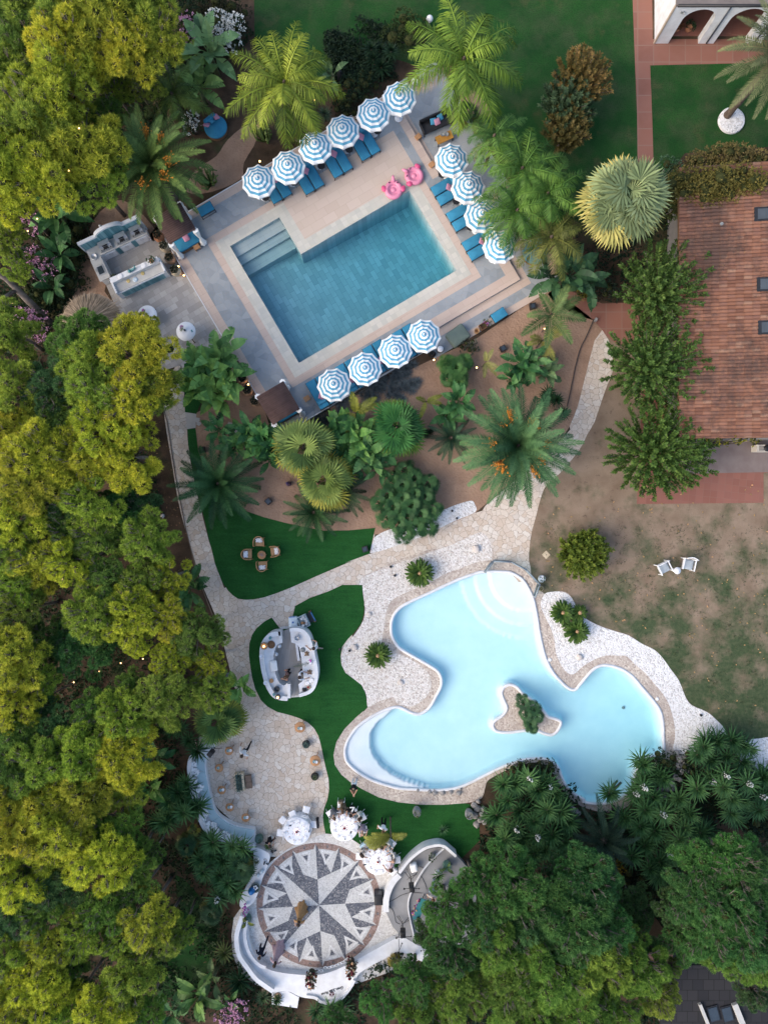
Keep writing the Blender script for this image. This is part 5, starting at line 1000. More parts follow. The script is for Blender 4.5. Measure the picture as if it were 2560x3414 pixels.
def potted(label, pos, r, h, potm, col, kind='bush', name='potted_plant', cat='potted plant', group=None, pr=.3, parent=None):
    t = thing(name, label, cat, pos, random.random() * 6, group)
    g = MB(); g.lathe([(r * .62, 0), (r * .9, h * .35), (r, h * .65), (r * .8, h * .95), (r * .86, h), (r * .72, h), (r * .7, h * .93)], 18); g.build('pot', M[potm] if isinstance(potm, str) else potm, t)
    g = MB(); g.cyl(0, 0, h * .85, h * .92, r * .7); g.build('soil', M['soilpot'], t)
    if kind == 'spiky': v, f = rosette(40, pr, pr * .13, 85, 0, .05); v = v + np.array((0, 0, h * .95))
    elif kind == 'succ':
        L = [rosette(26, pr * .5, pr * .13, 80, 10, 0) for _ in range(5)]; v, f, _ = merge([(a + np.array((pr * .45 * math.cos(k * 1.26), pr * .45 * math.sin(k * 1.26), h * .98)), b) for k, (a, b) in enumerate(L)])
    elif kind == 'banana': v, f, _ = merge([tuple(banana_leaf(k * 2.1 + .5, pr * rng.uniform(.8, 1.2), pr * .34, R(70 - 12 * k), R(70), .3)) for k in range(4)]); v = off(v, (0, 0, h))
    else: v, f = cloud([(0, 0, h + pr * .3, pr * .7), (pr * .4, 0, h + pr * .2, pr * .5), (-pr * .3, pr * .3, h + pr * .2, pr * .5)], 500, 3, .10, .05, .7)
    link('foliage', npmesh('foliage', [(v, f, 0)], M['gloss']), t, None, 0, col); return t
potted('flowering plant in a pot under the first arch', b0 + Vector((1.25, .75, .06)), .18, .35, 'terracotta', (.16, .07, .03), pr=.34)
potted('round green plant in a pot under the first arch', b0 + Vector((1.95, .75, .06)), .2, .35, 'terracotta', (.03, .06, .025), pr=.36)
potted('small potted plant behind the pillar of the second arch', b0 + Vector((3.6, .7, .06)), .14, .3, 'greypot', (.03, .06, .04), pr=.2)
# house with the barrel tile roof, right edge
t = thing('tiled_house', 'house with weathered orange barrel tile roof at the right edge', 'house', (0, 0, 0))
rm, tr_, b_ = mat_base('barrel_tiles', .85, .15); q = NT(tr_)
pv = q.coord(); br = q.n('VectorMath', operation='DIVIDE'); q.l(pv, br.inputs[0]); br.inputs[1].default_value = (.42, .2, 50.)
fl_ = q.n('VectorMath', operation='FLOOR'); q.l(br.outputs[0], fl_.inputs[0]); wn = q.n('TexWhiteNoise'); q.l(fl_.outputs[0], wn.inputs['Vector'])
c = q.ramp(wn.outputs['Value'], [(0, (.16, .075, .05)), (.3, (.24, .112, .07)), (.6, (.27, .135, .088)), (.85, (.20, .10, .072)), (1, (.31, .18, .12))])
c = q.mix(c, (.085, .055, .045), q.ramp(q.math('ADD', q.noise(pv, .45, 4), q.math('MULTIPLY', q.noise(pv, 5, 5, .7), .55)), [(.72, 0.), (.92, .85)]))
c = q.mix(c, (.48, .31, .09), q.ramp(q.noise(pv, 6, 4), [(.68, 0.), (.8, .6)])); q.l(c, b_.inputs['Base Color']); q.bump(q.noise(pv, 30), b_, .3)
X0, X1 = w(2262, 1000, 3).x, 25.; Y0, Y1 = w(2300, 1463, 3).y, w(2300, 560, 3).y
nc = int((X1 - X0) / .42) + 1; ny = int((Y1 - Y0) / .025); V = []; F = []; o = 0
yy = np.linspace(Y0, Y1, ny); prof = .10 * np.abs(np.sin(PI * yy / .2)) ** .55
for k in range(nc):
    xa = X0 + k * .42; jit = np.repeat(rng.normal(0, .008, ny // 8 + 1), 8)[:ny]
    for xx, dz in ((xa - .03, .035), (xa + .42, .0)):
        V.append(np.stack([np.full(ny, xx) + jit, yy, 3 + (xa - X0 + (.0 if dz else .42)) * .16 + dz + prof * (1.12 if dz else .9)], 1))
    i = np.arange(ny - 1); F.append(np.stack([o + i, o + ny + i, o + ny + i + 1, o + i + 1], 1)); o += 2 * ny
link('roof', npmesh('roof', [(np.concatenate(V), np.concatenate(F), 0)], rm), t)
g = MB(); g.box((X0 + .5 + X1) / 2, (Y0 + Y1) / 2 + .1, 1.5, X1 - X0 - .6, Y1 - Y0 - .2, 3.0); g.build('wall', plain('grey_wall', (.30, .28, .26), (.22, .20, .19), 2), t)
g = MB(); ext(g, [(X0, 2.95), (X1, 2.95 + (X1 - X0) * .16), (X1, 2.80 + (X1 - X0) * .16), (X0, 2.8)], Y0, Y1); g.build('eave', M['brownwood'], t)
for x_, y_ in ((2548, 715), (2556, 949), (2560, 1093)):
    p = w(x_, y_, 3.75); z = 3 + (p.x - X0) * .16 + .06
    g = MB(); g.box(p.x, p.y, z + .05, 1.15, .76, .14, 0, 0, -.16); f = g.build('skylight', plain('lead_frame', (.03, .033, .04), (.02, .022, .025), 3, .6, .1), t)
    g = MB(); g.box(p.x, p.y, z + .125, .85, .56, .03, 0, 0, -.16); g.build('pane', plain('skylight_glass', (.08, .095, .11), (.05, .06, .07), 1, .4, .15), f)
p = at('T', 1555, 486, 3.3); g = MB(); g.cyl(p.x, p.y, 3, 3.5, .09); g.build('vent_pipe', M['greypot'], t)
p = w(2540, 1492, .5); t = thing('air_conditioner', 'cream air conditioning unit at the foot of the tiled house', 'air conditioner', (p.x, Y0 - .32, .10))
g = MB(); g.box(0, 0, .35, .95, .40, .66); g.build('casing', plain('cream_metal', (.55, .50, .43), (.48, .44, .38), 3), t); g = MB(); g.lathe([(.2, 0), (.2, .03), (.03, .035)], 20, .12, 0, .68); g.build('fan_grille', M['black'], t)
g = MB()
for k in range(5): g.box(-.32 + k * .06, 0, .685, .02, .3, .012)
g.build('slot', M['black'], t)
shrub('yellow green creeper along the lower eave of the tiled roof', w(2460, 1466, 3.3), 2.6, .25, 3.6, (.17, .17, .015), None, 'creeper', 'creeper', L=.10, W=.07, nl=26)
shrub('brown green creeper covering the upper end of the tiled roof', at('D', 1330, 1440, 3.7), 3.6, 1.0, 4.3, (.16, .14, .035), None, 'creeper', 'creeper', L=.12, W=.07, nl=90, dens=200)
shrub('trimmed brownish hedge between lawn and tiled house', at('D', 1340, 1270, 2.2), 2.7, .75, 3.0, (.17, .14, .05), None, 'hedge', 'hedge', L=.12, W=.07, nl=44)
shrub('pale green climbing shrub at the lawn corner of the hedge', at('D', 900, 1320, 2.0), .75, .8, 2.4, (.06, .12, .06), None, 'climbing_shrub', 'shrub')
shrub('green shrub hugging the upper left corner of the tiled roof', at('D', 930, 1570, 2.0), .8, 1.3, 2.8, (.075, .12, .03), None, 'climbing_shrub', 'shrub')
# dark annexe and shed at the lower right
t = thing('annexe', 'dark flat roofed annexe with skylights in the bottom right corner', 'building', (lambda p: (p.x, p.y, 0))(at('R', 1310, 1470, 2.5)))
g = MB(); g.box(.3, -.5, 1.2, 6.2, 3.2, 2.4); g.build('wall', plain('annexe_wall', (.12, .11, .11)), t)
g = MB(); g.box(.3, -.4, 2.46, 6.4, 3.5, .12); g.build('roof', tiles('dark_roof_tiles', (.018, .018, .021), (.028, .027, .029), (.01, .01, .01), (.6, .6), 0, .9, .02), t)
for xx, ss in ((-.5, .16), (1.45, .3)):
    g = MB(); g.box(xx, -1.3, 2.62, ss, 1.2, .2, R(22)); g.build('beam', M['greyc'], t)
for xx in (.08, .85):
    g = MB(); g.box(xx, -1.35, 2.56, .62, .9, .06, R(15)); f = g.build('skylight', M['black'], t); g = MB(); g.box(xx, -1.35, 2.60, .5, .75, .03, R(15)); g.build('pane', M['darkglass'], f)
p = at('R', 960, 1240, 2.3); t = thing('garden_shed', 'small garden shed with a brown roof between the pines', 'shed', (p.x, p.y, 0))
g = MB(); g.box(0, 0, 1.1, 1.7, 1.5, 2.2); g.build('wall', M['brownwood'], t); g = MB(); ext(g, [(-1.0, 2.2), (1.0, 2.3), (1.0, 2.38), (-1.0, 2.28)], -.85, .85); g.build('roof', tiles('brown_shingle', (.17, .09, .065), (.23, .13, .095), (.06, .03, .025), (.3, .12), 0, .85, .01), t)
# ================ parasols and loungers
RINGS = [(.0, 1), (.05, 1), (.14, 0), (.26, 1), (.38, 0), (.50, 1), (.62, 0), (.74, 1), (.87, 0), (1., 1)]
def parasol():
    t = thing('parasol', '', 'parasol', (0, 0, 0), 0, 'striped parasols round the pool'); g = MB(); nr = 10; sub = 6; n = nr * sub
    rows = []
    for fr, _ in RINGS:
        row = []
        for i in range(n):
            u = (i % sub) / sub; sc = math.sin(PI * u); rr = .985 * fr * (1 - .085 * sc * fr ** .5)
            a = 2 * PI * i / n; row.append((rr * math.cos(a), rr * math.sin(a), 2.52 - .44 * fr ** 1.35 - .05 * sc * fr))
        rows.append(row)
    for k in range(1, len(RINGS)):
        g.mi = RINGS[k][1]; vs = rows[k - 1] + rows[k]; g.add(vs, [(i, n + i, n + (i + 1) % n, (i + 1) % n) for i in range(n)])
    g.mi = 1; vs = rows[-1] + [(x * 1.005, y * 1.005, z - .13 + .03 * math.sin(PI * (i % sub) / sub)) for i, (x, y, z) in enumerate(rows[-1])]
    g.add(vs, [(i, n + i, n + (i + 1) % n, (i + 1) % n) for i in range(n)]); g.build('canopy', [M['canvas_b'], M['canvas_w']], t)
    g = MB(); g.lathe([(.02, 2.5), (.05, 2.56), (.055, 2.64), (.03, 2.70), (.002, 2.72)], 10); g.build('finial', M['white'], t)
    g = MB(); g.cyl(0, 0, .05, 2.5, .022, 10); g.build('pole', M['white'], t); g = MB(); g.lathe([(.24, 0), (.24, .05), (.22, .08), (.06, .10), (.05, .3)], 20); g.build('base', M['white'], t)
    for i in range(nr):
        a = 2 * PI * i / nr; d = Vector((math.cos(a), math.sin(a), 0)); g = MB(); g.tube([(0, 0, 2.47), d * .5 + Vector((0, 0, 2.28)), d * .98 + Vector((0, 0, 2.06))], .008, 4); g.build('rib', M['white'], t)
    return t
PAR = parasol(); first = True
for c, lst in (('B', ((378, 1060, 'leftmost striped parasol of the upper row beside the cactus'), (610, 942, 'second striped parasol of the upper row'), (832, 802, 'third striped parasol of the upper row under the palm fronds'), (1057, 667, 'fourth striped parasol of the upper row'), (1293, 532, 'fifth striped parasol of the upper row'), (1497, 400, 'topmost striped parasol at the upper terrace corner'))),
               ('C', ((718, 770, 'striped parasol beside the orange coffee table'), (850, 998, 'striped parasol right of the flamingo pink floats'), (955, 1223, 'striped parasol partly under palm fronds at the right'), (1095, 1458, 'striped parasol lowest on the right side of the pool'))),
               ('F', ((655, 797, 'striped parasol next to the lower reed pergola'), (860, 677, 'second striped parasol from the lower pergola'), (1077, 550, 'third striped parasol from the lower pergola'), (1281, 442, 'striped parasol beside the green cover')))):
    for x, y, lab in lst:
        p = at(c, x, y, ZD + 2.3); z0 = ZD + random.uniform(-.06, .06); a = random.random() * .6
        if first: PAR.location = (p.x, p.y, z0); PAR.rotation_euler = (0, 0, a); PAR['label'] = lab; first = False
        else: dup(PAR, lab, (p.x, p.y, z0), a).rotation_euler = (random.gauss(0, .022), random.gauss(0, .022), a)
def lounger():
    t = thing('sun_lounger', '', 'sun lounger', (0, 0, 0), 0, 'blue sun loungers round the pool')
    g = MB()
    for x in (-.29, .29): g.box(x, .95, .24, .04, 1.9, .05)
    for k in range(10): g.box(0, .05 + k * .2, .25, .56, .03, .02)
    g.build('frame', M['black'], t)
    for x in (-.29, .29):
        for y in (.06, 1.3): g = MB(); g.box(x, y, .12, .04, .04, .24); g.build('leg', M['black'], t)
    g = MB(); g.rbox(0, .68, .33, .60, 1.32, .12, .05, puff=.02); g.build('mattress', M['blue'], t)
    g = MB(); g.rbox(0, 1.58, .50, .60, .68, .11, .05, 0, R(28), .02); g.build('backrest', M['blue'], t)
    g = MB(); g.rbox(0, 1.50, .58, .54, .24, .13, .06, 0, R(28), .03); g.build('headrest', M['blue2'], t)
    return t
LO = lounger(); LO_used = False
def put(u, v, rz, lab, z=ZD):
    global LO_used
    p = uv(u, v, z + .3); p = Vector((p.x, p.y, z))
    if LO_used: return dup(LO, lab, p, rz)
    LO.location = p; LO.rotation_euler = (0, 0, rz); LO['label'] = lab; LO_used = True
PN = ('leftmost', 'second', 'third', 'rightmost')
for k, (u, v) in enumerate(((232, 500), (340, 471.5), (450, 471), (558.5, 474))):
    for d, sd in ((-18.5, 'left'), (18.5, 'right')): put(u + d, v, UA, f'blue sun lounger, {sd} of the {PN[k]} pair under the upper parasols')
for k, (u, v) in enumerate(((671, 249), (672, 148.5), (667, 38.5))):
    for d, sd in ((18.5, 'upper'), (-18.5, 'lower')): put(u, v + d, UA - PI / 2, f'blue sun lounger, {sd} of the {("top", "middle", "bottom")[k]} pair on the right side')
for k, (u, v) in enumerate(((18.6, -66), (128.5, -70), (239, -64), (351, -69))):
    for d, sd in ((-18.5, 'left'), (18.5, 'right')): put(u + d, v, UA + PI, f'blue sun lounger, {sd} of the {PN[k]} pair under the lower parasols')
def pillow(label, pos, rz, m='pinkc', s=.36, tilt=.5, group='pink pillows on the loungers'):
    g = MB(); g.rbox(0, 0, 0, s, s, .10, .05, PI / 4 * 0, tilt, .05)
    return tag(g.build('pillow', M[m], None, pos, rz), label, 'pillow', group)
for c, x, y, lab in (('B', 515, 1060, 'pink pillow peeping out under the leftmost upper parasol'), ('B', 757, 993, 'pink pillow beside the second upper parasol'), ('B', 980, 860, 'pink pillow beside the third upper parasol'), ('B', 1195, 725, 'pink pillow beside the fourth upper parasol'), ('C', 703, 1005, 'pink pillow on the top pair at the right'), ('C', 963, 1432, 'pink pillow on the bottom pair at the right'), ('F', 565, 872, 'pink pillow under the parasol next to the pergola'), ('F', 775, 757, 'pink pillow between the first two lower parasols'), ('F', 973, 627, 'pink pillow between the second and third lower parasols')):
    pillow(lab, at(c, x, y, ZD + .62), UA + PI / 4)
def side_table():
    t = thing('side_table', '', 'side table', (0, 0, 0), 0, 'black side tables between the loungers'); g = MB(); g.lathe([(.22, .42), (.23, .44), (.22, .46)], 16); g.build('tabletop', M['black'], t)
    for k in range(4): a = k * PI / 2 + .78; g = MB(); g.tube([(.2 * math.cos(a), .2 * math.sin(a), 0), (.12 * math.cos(a), .12 * math.sin(a), .22), (.19 * math.cos(a), .19 * math.sin(a), .43)], .012, 5); g.build('leg', M['black'], t)
    return t
ST = side_table(); first = True
for c, x, y, lab in (('B', 440, 1205, 'black side table at the left end of the upper row'), ('B', 665, 1085, 'black side table under the second upper parasol'), ('B', 880, 955, 'black side table under the third upper parasol'), ('B', 1100, 825, 'black side table under the fourth upper parasol'), ('B', 1325, 680, 'black side table under the fifth upper parasol'), ('C', 648, 905, 'black side table above the top right pair'), ('C', 760, 1115, 'black side table between top and middle pairs at the right'), ('C', 870, 1320, 'black side table between middle and bottom pairs at the right'), ('F', 1205, 575, 'black side table at the end of the lower row')):
    p = at(c, x, y, ZD + .4); p.z = ZD
    if first: ST.location = p; ST['label'] = lab; ST.rotation_euler = (0, 0, .5); first = False
    else: dup(ST, lab, p, .5 + random.random())
# single loungers without back
for c, x, y, lab in (('E', 1040, 120, 'single blue cushioned footstool at the upper left terrace edge'), ('G', 452, 415, 'single blue cushioned footstool at the lower right terrace edge')):
    p = at(c, x, y, .5); t = thing('footstool', lab, 'footstool', (p.x, p.y, ZD if c == 'E' else .06), UA if c == 'E' else UA + .05)
    g = MB()
    for a in (-.44, .44):
        for b2 in (-.28, .28): g.box(a, b2, .2, .04, .04, .4)
    g.box(0, -.29, .36, .92, .03, .03); g.box(0, .29, .36, .92, .03, .03); g.box(0, -.34, .18, .92, .02, .02); g.box(-.45, 0, .36, .03, .58, .03); g.box(.45, 0, .36, .03, .58, .03); g.build('frame', M['black'], t)
    g = MB(); g.rbox(0, 0, .43, .9, .56, .12, .03, puff=.02); g.build('cushion', M['blue'], t)
def pergola(label, u0, u1, v0, v1, rz=0, dz=ZD):
    c = uv((u0 + u1) / 2, (v0 + v1) / 2, dz); wx, wy = (u1 - u0) * S, (v1 - v0) * S
    t = thing('pergola_daybed', label, 'daybed', c, UA + rz)
    g = MB(); g.box(0, -.05, .14, wx * .94, wy * .9, .24); g.build('base', M['brownwood'], t)
    g = MB(); g.rbox(0, -.05, .36, wx * .92, wy * .88, .2, .06, puff=.02); g.build('mattress', M['blue'], t)
    for a in (-1, 1):
        for b2 in (-1, 1):
            g = MB(); g.box(a * wx / 2, b2 * wy / 2, 1.05, .09, .09, 2.1); g.build('post', M['brownwood'], t)
            g = MB(); x, y = a * (wx / 2 + .03), b2 * (wy / 2 + .03)
            g.lathe([(.20, .15), (.13, .5), (.07, .95), (.11, 1.3), (.15, 1.7), (.17, 2.05)], 14, x, y, 0, True, None, .22); g.build('curtain', M['canvas_w'], t)
    g = MB(); g.box(0, 0, 2.14, wx + .22, wy + .05, .07)
    for k in range(34): g.tube([(-wx / 2 - .1, -wy / 2 + k * wy / 33, 2.185), (wx / 2 + .1, -wy / 2 + k * wy / 33 + .02, 2.19)], .02, 4)
    g.build('roof', M['reed'], t); return t
pergola('reed roofed daybed pergola with white curtains beside the date palm', -156, -72, 508, 600)
pergola('dark reed roofed pergola at the lower corner of the terrace', -165, -78, -150, -52, PI)
pillow('pink pillow on the upper pergola daybed', at('E', 880, 340, ZD + .55), UA, 'pinkc', .36, .3)
for c, x, y, lab, rz in (('E', 962, 410, 'small wooden step stool in front of the upper pergola', UA), ('C', 460, 592, 'small wooden box stool beside the black sofa', UA + .2), ('C', 570, 812, 'small wooden box stool beside the right hand terrace step', UA + .2), ('F', 463, 888, 'small wooden box stool left of the lower loungers', UA)):
    p = at(c, x, y, ZD + .3); t = thing('wooden_stool', lab, 'stool', (p.x, p.y, ZD if c != 'C' else .06), rz); g = MB(); g.box(0, 0, .30, .36, .30, .05); g.build('seat', M['wood'], t)
    for a in (-.14, .14): g = MB(); g.box(a, 0, .14, .04, .26, .27); g.build('leg', M['wood'], t)
# round daybeds
for c, x, y, r, lab, z, hd in (('A', 1325, 778, .68, 'round blue daybed on the dark lawn at the upper left', .0, R(130)), ('C', 1380, 1515, .75, 'round blue daybed half hidden under the right hand palms', .06, R(80))):
    p = at(c, x, y, .4); t = thing('round_daybed', lab, 'daybed', (p.x, p.y, z), hd); g = MB(); g.cyl(0, 0, 0, .28, r * .96, 28); g.build('base', M['brownwood'], t)
    g = MB(); g.lathe([(r * .97, .26), (r, .30), (r, .40), (r * .95, .45), (.01, .47)], 32); g.build('mattress', M['blue'], t)
    g = MB(); g.rbox(r * .66, 0, .62, .24, r * 1.2, .34, .08); g.build('backrest', M['blue'], t)
    for k, (m_, dy) in enumerate((('pinkc', -.36), ('blue2', 0), ('pinkc', .36))): q3 = Vector((r * .45, dy, .62)); q3.rotate(Matrix.Rotation(hd, 3, 'Z')); pillow(f'{("pink", "blue", "pink")[k]} pillow, {("first", "middle", "last")[k]} on the {lab[:lab.find("daybed")]}daybed {"at the upper left" if c == "A" else "under the palms"}', Vector((p.x, p.y, z)) + q3, hd + .3 * k, m_, .36, .5, 'pillows on the round daybeds')
# pink floats
for c, x, y, hd, lab in (('B', 1450, 1145, R(90), 'pink animal shaped pool float nearest the pool edge'), ('B', 1612, 1035, R(155), 'pink animal shaped pool float further to the right')):
    p = at(c, x, y, ZD + .15); t = thing('pool_float', lab, 'pool float', (p.x, p.y, ZD), hd); g = MB()
    ring = [(.40 * math.cos(a) * 1.08, .40 * math.sin(a)) for a in np.linspace(0, 2 * PI, 29)]; g.tube([(x_, y_, .15) for x_, y_ in ring], .15, 10, False); g.build('ring', M['pinkf'], t)
    g = MB(); g.lathe([(.34, .12), (.33, .19), (.24, .22), (.22, .19), (.14, .18), (.11, .22), (.05, .24), (.002, .24)], 24); g.build('seat', M['pinkf'], t)
    g = MB(); g.tube([(.42, 0, .25), (.55, .02, .34), (.70, .03, .36), (.78, .03, .33)], [.11, .11, .085, .04], 10); g.build('trunk', M['pinkf'], t)
    for sd in (-1, 1):
        g = MB(); g.ball(.02, sd * .55, .22, .17, 12, .6); g.ball(.12, sd * .60, .22, .12, 10, .6); g.build('ear', M['pinkf2'], t)
        g = MB(); g.box(.36, sd * .24, .30, .05, .12, .03); g.build('eye', M['black'], t)
# black sofa, orange table
p = at('C', 605, 500, .4); t = thing('black_sofa', 'long black wicker sofa bench beside the terrace step', 'sofa', (p.x, p.y, .06), R(24)); g = MB(); g.rbox(0, -.03, .38, 1.95, .66, .16, .05); g.build('seat', M['black'], t)
g = MB(); g.rbox(0, .34, .55, 1.98, .1, .5, .04); g.build('backrest', M['black'], t)
for a in (-.96, .96): g = MB(); g.rbox(a, 0, .48, .07, .72, .32, .03); g.build('armrest', M['black'], t); g = MB(); g.box(a * .95, -.3, .15, .05, .05, .3); g.build('leg', M['black'], t)
for x, y, m_, lab, rz in ((578, 485, 'blue2', 'left blue pillow on the black sofa', .2), (633, 452, 'blue2', 'right blue pillow on the black sofa', .6), (610, 487, 'pinkc', 'pink pillow on the black sofa', .5)): pillow(lab, at('C', x, y, .62), rz, m_, .36, .6, 'pillows on the black sofa')
p = at('C', 665, 615, .4); t = thing('coffee_table', 'orange topped coffee table in front of the black sofa', 'coffee table', (p.x, p.y, .06), R(24)); g = MB(); g.box(0, 0, .38, 1.02, .48, .05); g.build('tabletop', plain('ochre_top', (.40, .20, .035), (.32, .15, .03), 6, .5), t)
for a in (-.46, .46):
    for b2 in (-.2, .2): g = MB(); g.box(a, b2, .18, .05, .05, .36); g.build('leg', M['black'], t)
for dx, lab in ((650, 'left grey bowl on the orange coffee table'), (683, 'right grey bowl on the orange coffee table')): p = at('C', dx, 592, .47); g = MB(); g.lathe([(.06, 0), (.11, .05), (.13, .09), (.12, .09), (.06, .03), (.002, .02)], 16); tag(g.build('bowl', M['greypot'], None, p - Vector((0, 0, .0))), lab, 'bowl')
for c, x, y, lab in (('C', 432, 175, 'white globe lamp beside the topmost parasol'), ('Y', 983, 97, 'white globe lamp in the bush with yellow tips')): p = at(c, x, y, .5); t = thing('globe_lamp', lab, 'garden lamp', (p.x, p.y, 0)); g = MB(); g.ball(0, 0, .55, .2, 16); g.build('shade', M['canvas_w'], t); g = MB(); g.cyl(0, 0, 0, .4, .05); g.build('post', M['greypot'], t)
p = at('C', 420, 150, .1); g = MB(); g.lathe([(.36, 0), (.36, .06), (.3, .08), (.002, .08)], 22); tag(g.build('stone_disc', plain('red_brown_disc', (.10, .035, .03)), None, (p.x, p.y, 0)), 'dark red round slab behind the globe lamp', 'round slab')
# folded cover, basket, wooden crate with flowers, white table, dark jar
p = at('F', 1508, 450, .5); t = MB(); t.rbox(0, 0, .22, 1.22, .98, .44, .12, 0, 0, .10); tag(t.build('covered_furniture', M['olivec'], None, (p.x, p.y, .06), UA + .12), 'garden furniture under a grey green cover', 'furniture cover')
p = at('G', 247, 562, .3); t = thing('basket', 'small woven basket on the terrace edge', 'basket', (p.x, p.y, .06)); g = MB(); g.lathe([(.13, 0), (.16, .3), (.13, .3), (.11, .06), (.002, .06)], 16); g.build('bin', M['wicker'], t)
p = at('G', 312, 515, .3); t = thing('wooden_crate', 'wooden crate of purple flowers on the terrace edge', 'crate', (p.x, p.y, .06), UA); g = MB(); g.box(0, .17, .18, .5, .03, .3); g.box(0, -.17, .18, .5, .03, .3); g.box(.24, 0, .18, .03, .31, .3); g.box(-.24, 0, .18, .03, .31, .3); g.box(0, 0, .06, .44, .3, .04); g.build('box', M['brownwood'], t)
v, f = cloud([(.15, .05, .4, .18), (.3, -.05, .35, .15)], 700, 3, .1, .04, .8); link('foliage', npmesh('foliage', [(v, f, 0)], M['leaf']), t, None, 0, (.06, .09, .04))
g = MB()
for k in range(8): g.ball(.2 + random.gauss(0, .12), random.gauss(0, .1), .55, .03, 6)
g.build('blossom', M['purple'], t)
p = at('F', 1385, 545, .5); t = thing('round_side_table', 'round white topped metal table at the lower terrace edge', 'side table', (p.x, p.y, 0)); g = MB(); g.lathe([(.19, .45), (.19, .48), (.002, .485)], 20); g.build('tabletop', M['white'], t); g = MB(); g.lathe([(.2, .42), (.21, .47), (.19, .47)], 20); g.lathe([(.15, 0), (.2, .2), (.2, .42)], 12); g.build('frame', M['black'], t)
p = at('F', 1330, 580, .3); t = thing('dark_jar', 'dark round jar beside the white topped table', 'jar', (p.x, p.y, 0)); g = MB(); g.lathe([(.1, 0), (.2, .15), (.19, .3), (.1, .4), (.12, .43), (.08, .43), (.07, .35)], 18); g.build('body', M['black'], t)
# ================ barbecue kitchen
KA = R(25); c0 = w(418, 866, .6); KC = Vector((c0.x, c0.y, .014)); t = thing('outdoor_kitchen', 'white outdoor kitchen with blue tiles and a curved back wall', 'outdoor kitchen', KC, KA)
pr = [(-1.9, 0), (1.9, 0), (1.9, 1.75), (1.0, 1.75)] + [(.05 + .85 * math.cos(PI * k / 12), 1.75 + .48 * math.sin(PI * k / 12)) for k in range(13)] + [(-.9, 1.75), (-1.9, 1.75)]
g = MB(); ext(g, pr, 1.32, 1.52); g.build('back_wall', M['plaster'], t)
pr2 = [(-1.8, .9), (1.8, .9), (1.8, 1.66), (.95, 1.66)] + [(.05 + .78 * math.cos(PI * k / 12), 1.68 + .43 * math.sin(PI * k / 12)) for k in range(13)] + [(-.85, 1.66), (-1.8, 1.66)]
g = MB(); ext(g, pr2, 1.295, 1.318); g.build('tile_panel', M['tileblue'], t)
g = MB(); g.box(.05, 1.0, .44, 3.6, .60, .88); g.box(-1.48, .05, .44, .6, 1.3, .88); g.build('base_unit', M['plaster'], t)
g = MB(); g.box(.05, .985, .905, 3.66, .62, .05); g.box(-1.48, -.02, .905, .66, 1.39, .05); g.build('worktop', M['greyc'], t)
for k, xx in enumerate((-.62, .42, 1.4)):
    for d in (-.17, .17): g = MB(); g.box(xx + d, .688, .42, .32, .022, .6); f = g.build('cabinet_door', M['white'], t); g = MB(); g.box(xx + d - .1 * (1 if d > 0 else -1), .668, .55, .02, .016, .2); g.build('handle', M['steel'], f)
for xx in (-.1, .92): g = MB(); g.box(xx, .69, .42, .26, .02, .8); g.build('tile_strip', M['tileblue'], t)
g = MB(); g.box(.35, -1.45, .40, 3.0, .62, .80); g.build('bar_base', M['plaster'], t); g = MB(); g.box(.35, -1.40, .83, 3.06, .62, .05); g.build('bar_counter', M['greyc'], t)
g = MB(); g.box(.35, -1.05, 1.0, 3.0, .28, .34); g.box(.35, -1.05, 1.19, 3.06, .32, .04); g.build('bar_shelf', M['plaster'], t); g = MB(); g.box(.35, -1.775, .40, 2.7, .02, .6); g.build('bar_tiles', M['tileblue'], t)
for xx in (-1.2, 1.9): g = MB(); g.box(xx, -1.35, .52, .10, .85, 1.06); g.build('end_wall', M['plaster'], t)
g = MB(); g.box(-1.48, -.12, .945, .44, .58, .03); g.build('sink_rim', M['steel'], t); g = MB(); g.box(-1.48, -.12, .962, .34, .46, .01); g.build('sink_bowl', M['darkglass'], t); g = MB(); g.tube([(-1.74, -.1, .93), (-1.74, -.1, 1.2), (-1.55, -.1, 1.2)], .02, 6); g.build('tap', M['steel'], t)
def kp(x, y, z): v = Vector((x, y, z)); v.rotate(Matrix.Rotation(KA, 3, 'Z')); return KC + v
for xx, lab in ((-.62, 'left steel gas grill in the outdoor kitchen'), (.42, 'middle steel gas grill in the outdoor kitchen'), (1.4, 'right steel gas grill in the outdoor kitchen')):
    gt = thing('gas_grill', lab, 'grill', kp(xx, 1.0, .93), KA, 'gas grills in the outdoor kitchen'); g = MB(); g.box(0, 0, .09, .74, .5, .18); g.build('body', M['steel'], gt)
    g = MB(); ext(g, [(-.37, .18), (.37, .18), (.34, .36), (-.34, .36)], -.02, .25); hd = g.build('hood', M['steel'], gt); g = MB(); g.box(0, -.03, .27, .3, .02, .10); g.build('window', M['black'], hd)
    g = MB(); g.box(0, -.13, .185, .28, .16, .01); g.build('grate', M['black'], gt)
    for k in range(5): g = MB(); g.cyl(-.28 + k * .14, -.21, .18, .215, .03, 8); g.build('knob', M['black'], gt)
def simple(name, lab, cat, prof, m_, pos, n=18, group=None): g = MB(); g.lathe(prof, n); return tag(g.build(name, M[m_] if isinstance(m_, str) else m_, None, pos), lab, cat, group)
PLATE = [(.08, 0), (.15, .02), (.15, .03), (.07, .015), (.002, .014)]; BOWL = [(.06, 0), (.12, .05), (.14, .09), (.13, .09), (.07, .03), (.002, .02)]
simple('fire_bowl', 'round steel fire bowl on the kitchen side counter', 'fire bowl', [(.1, 0), (.2, .06), (.2, .09), (.16, .09), (.1, .04), (.002, .04)], 'steel', kp(-1.5, .75, .93))
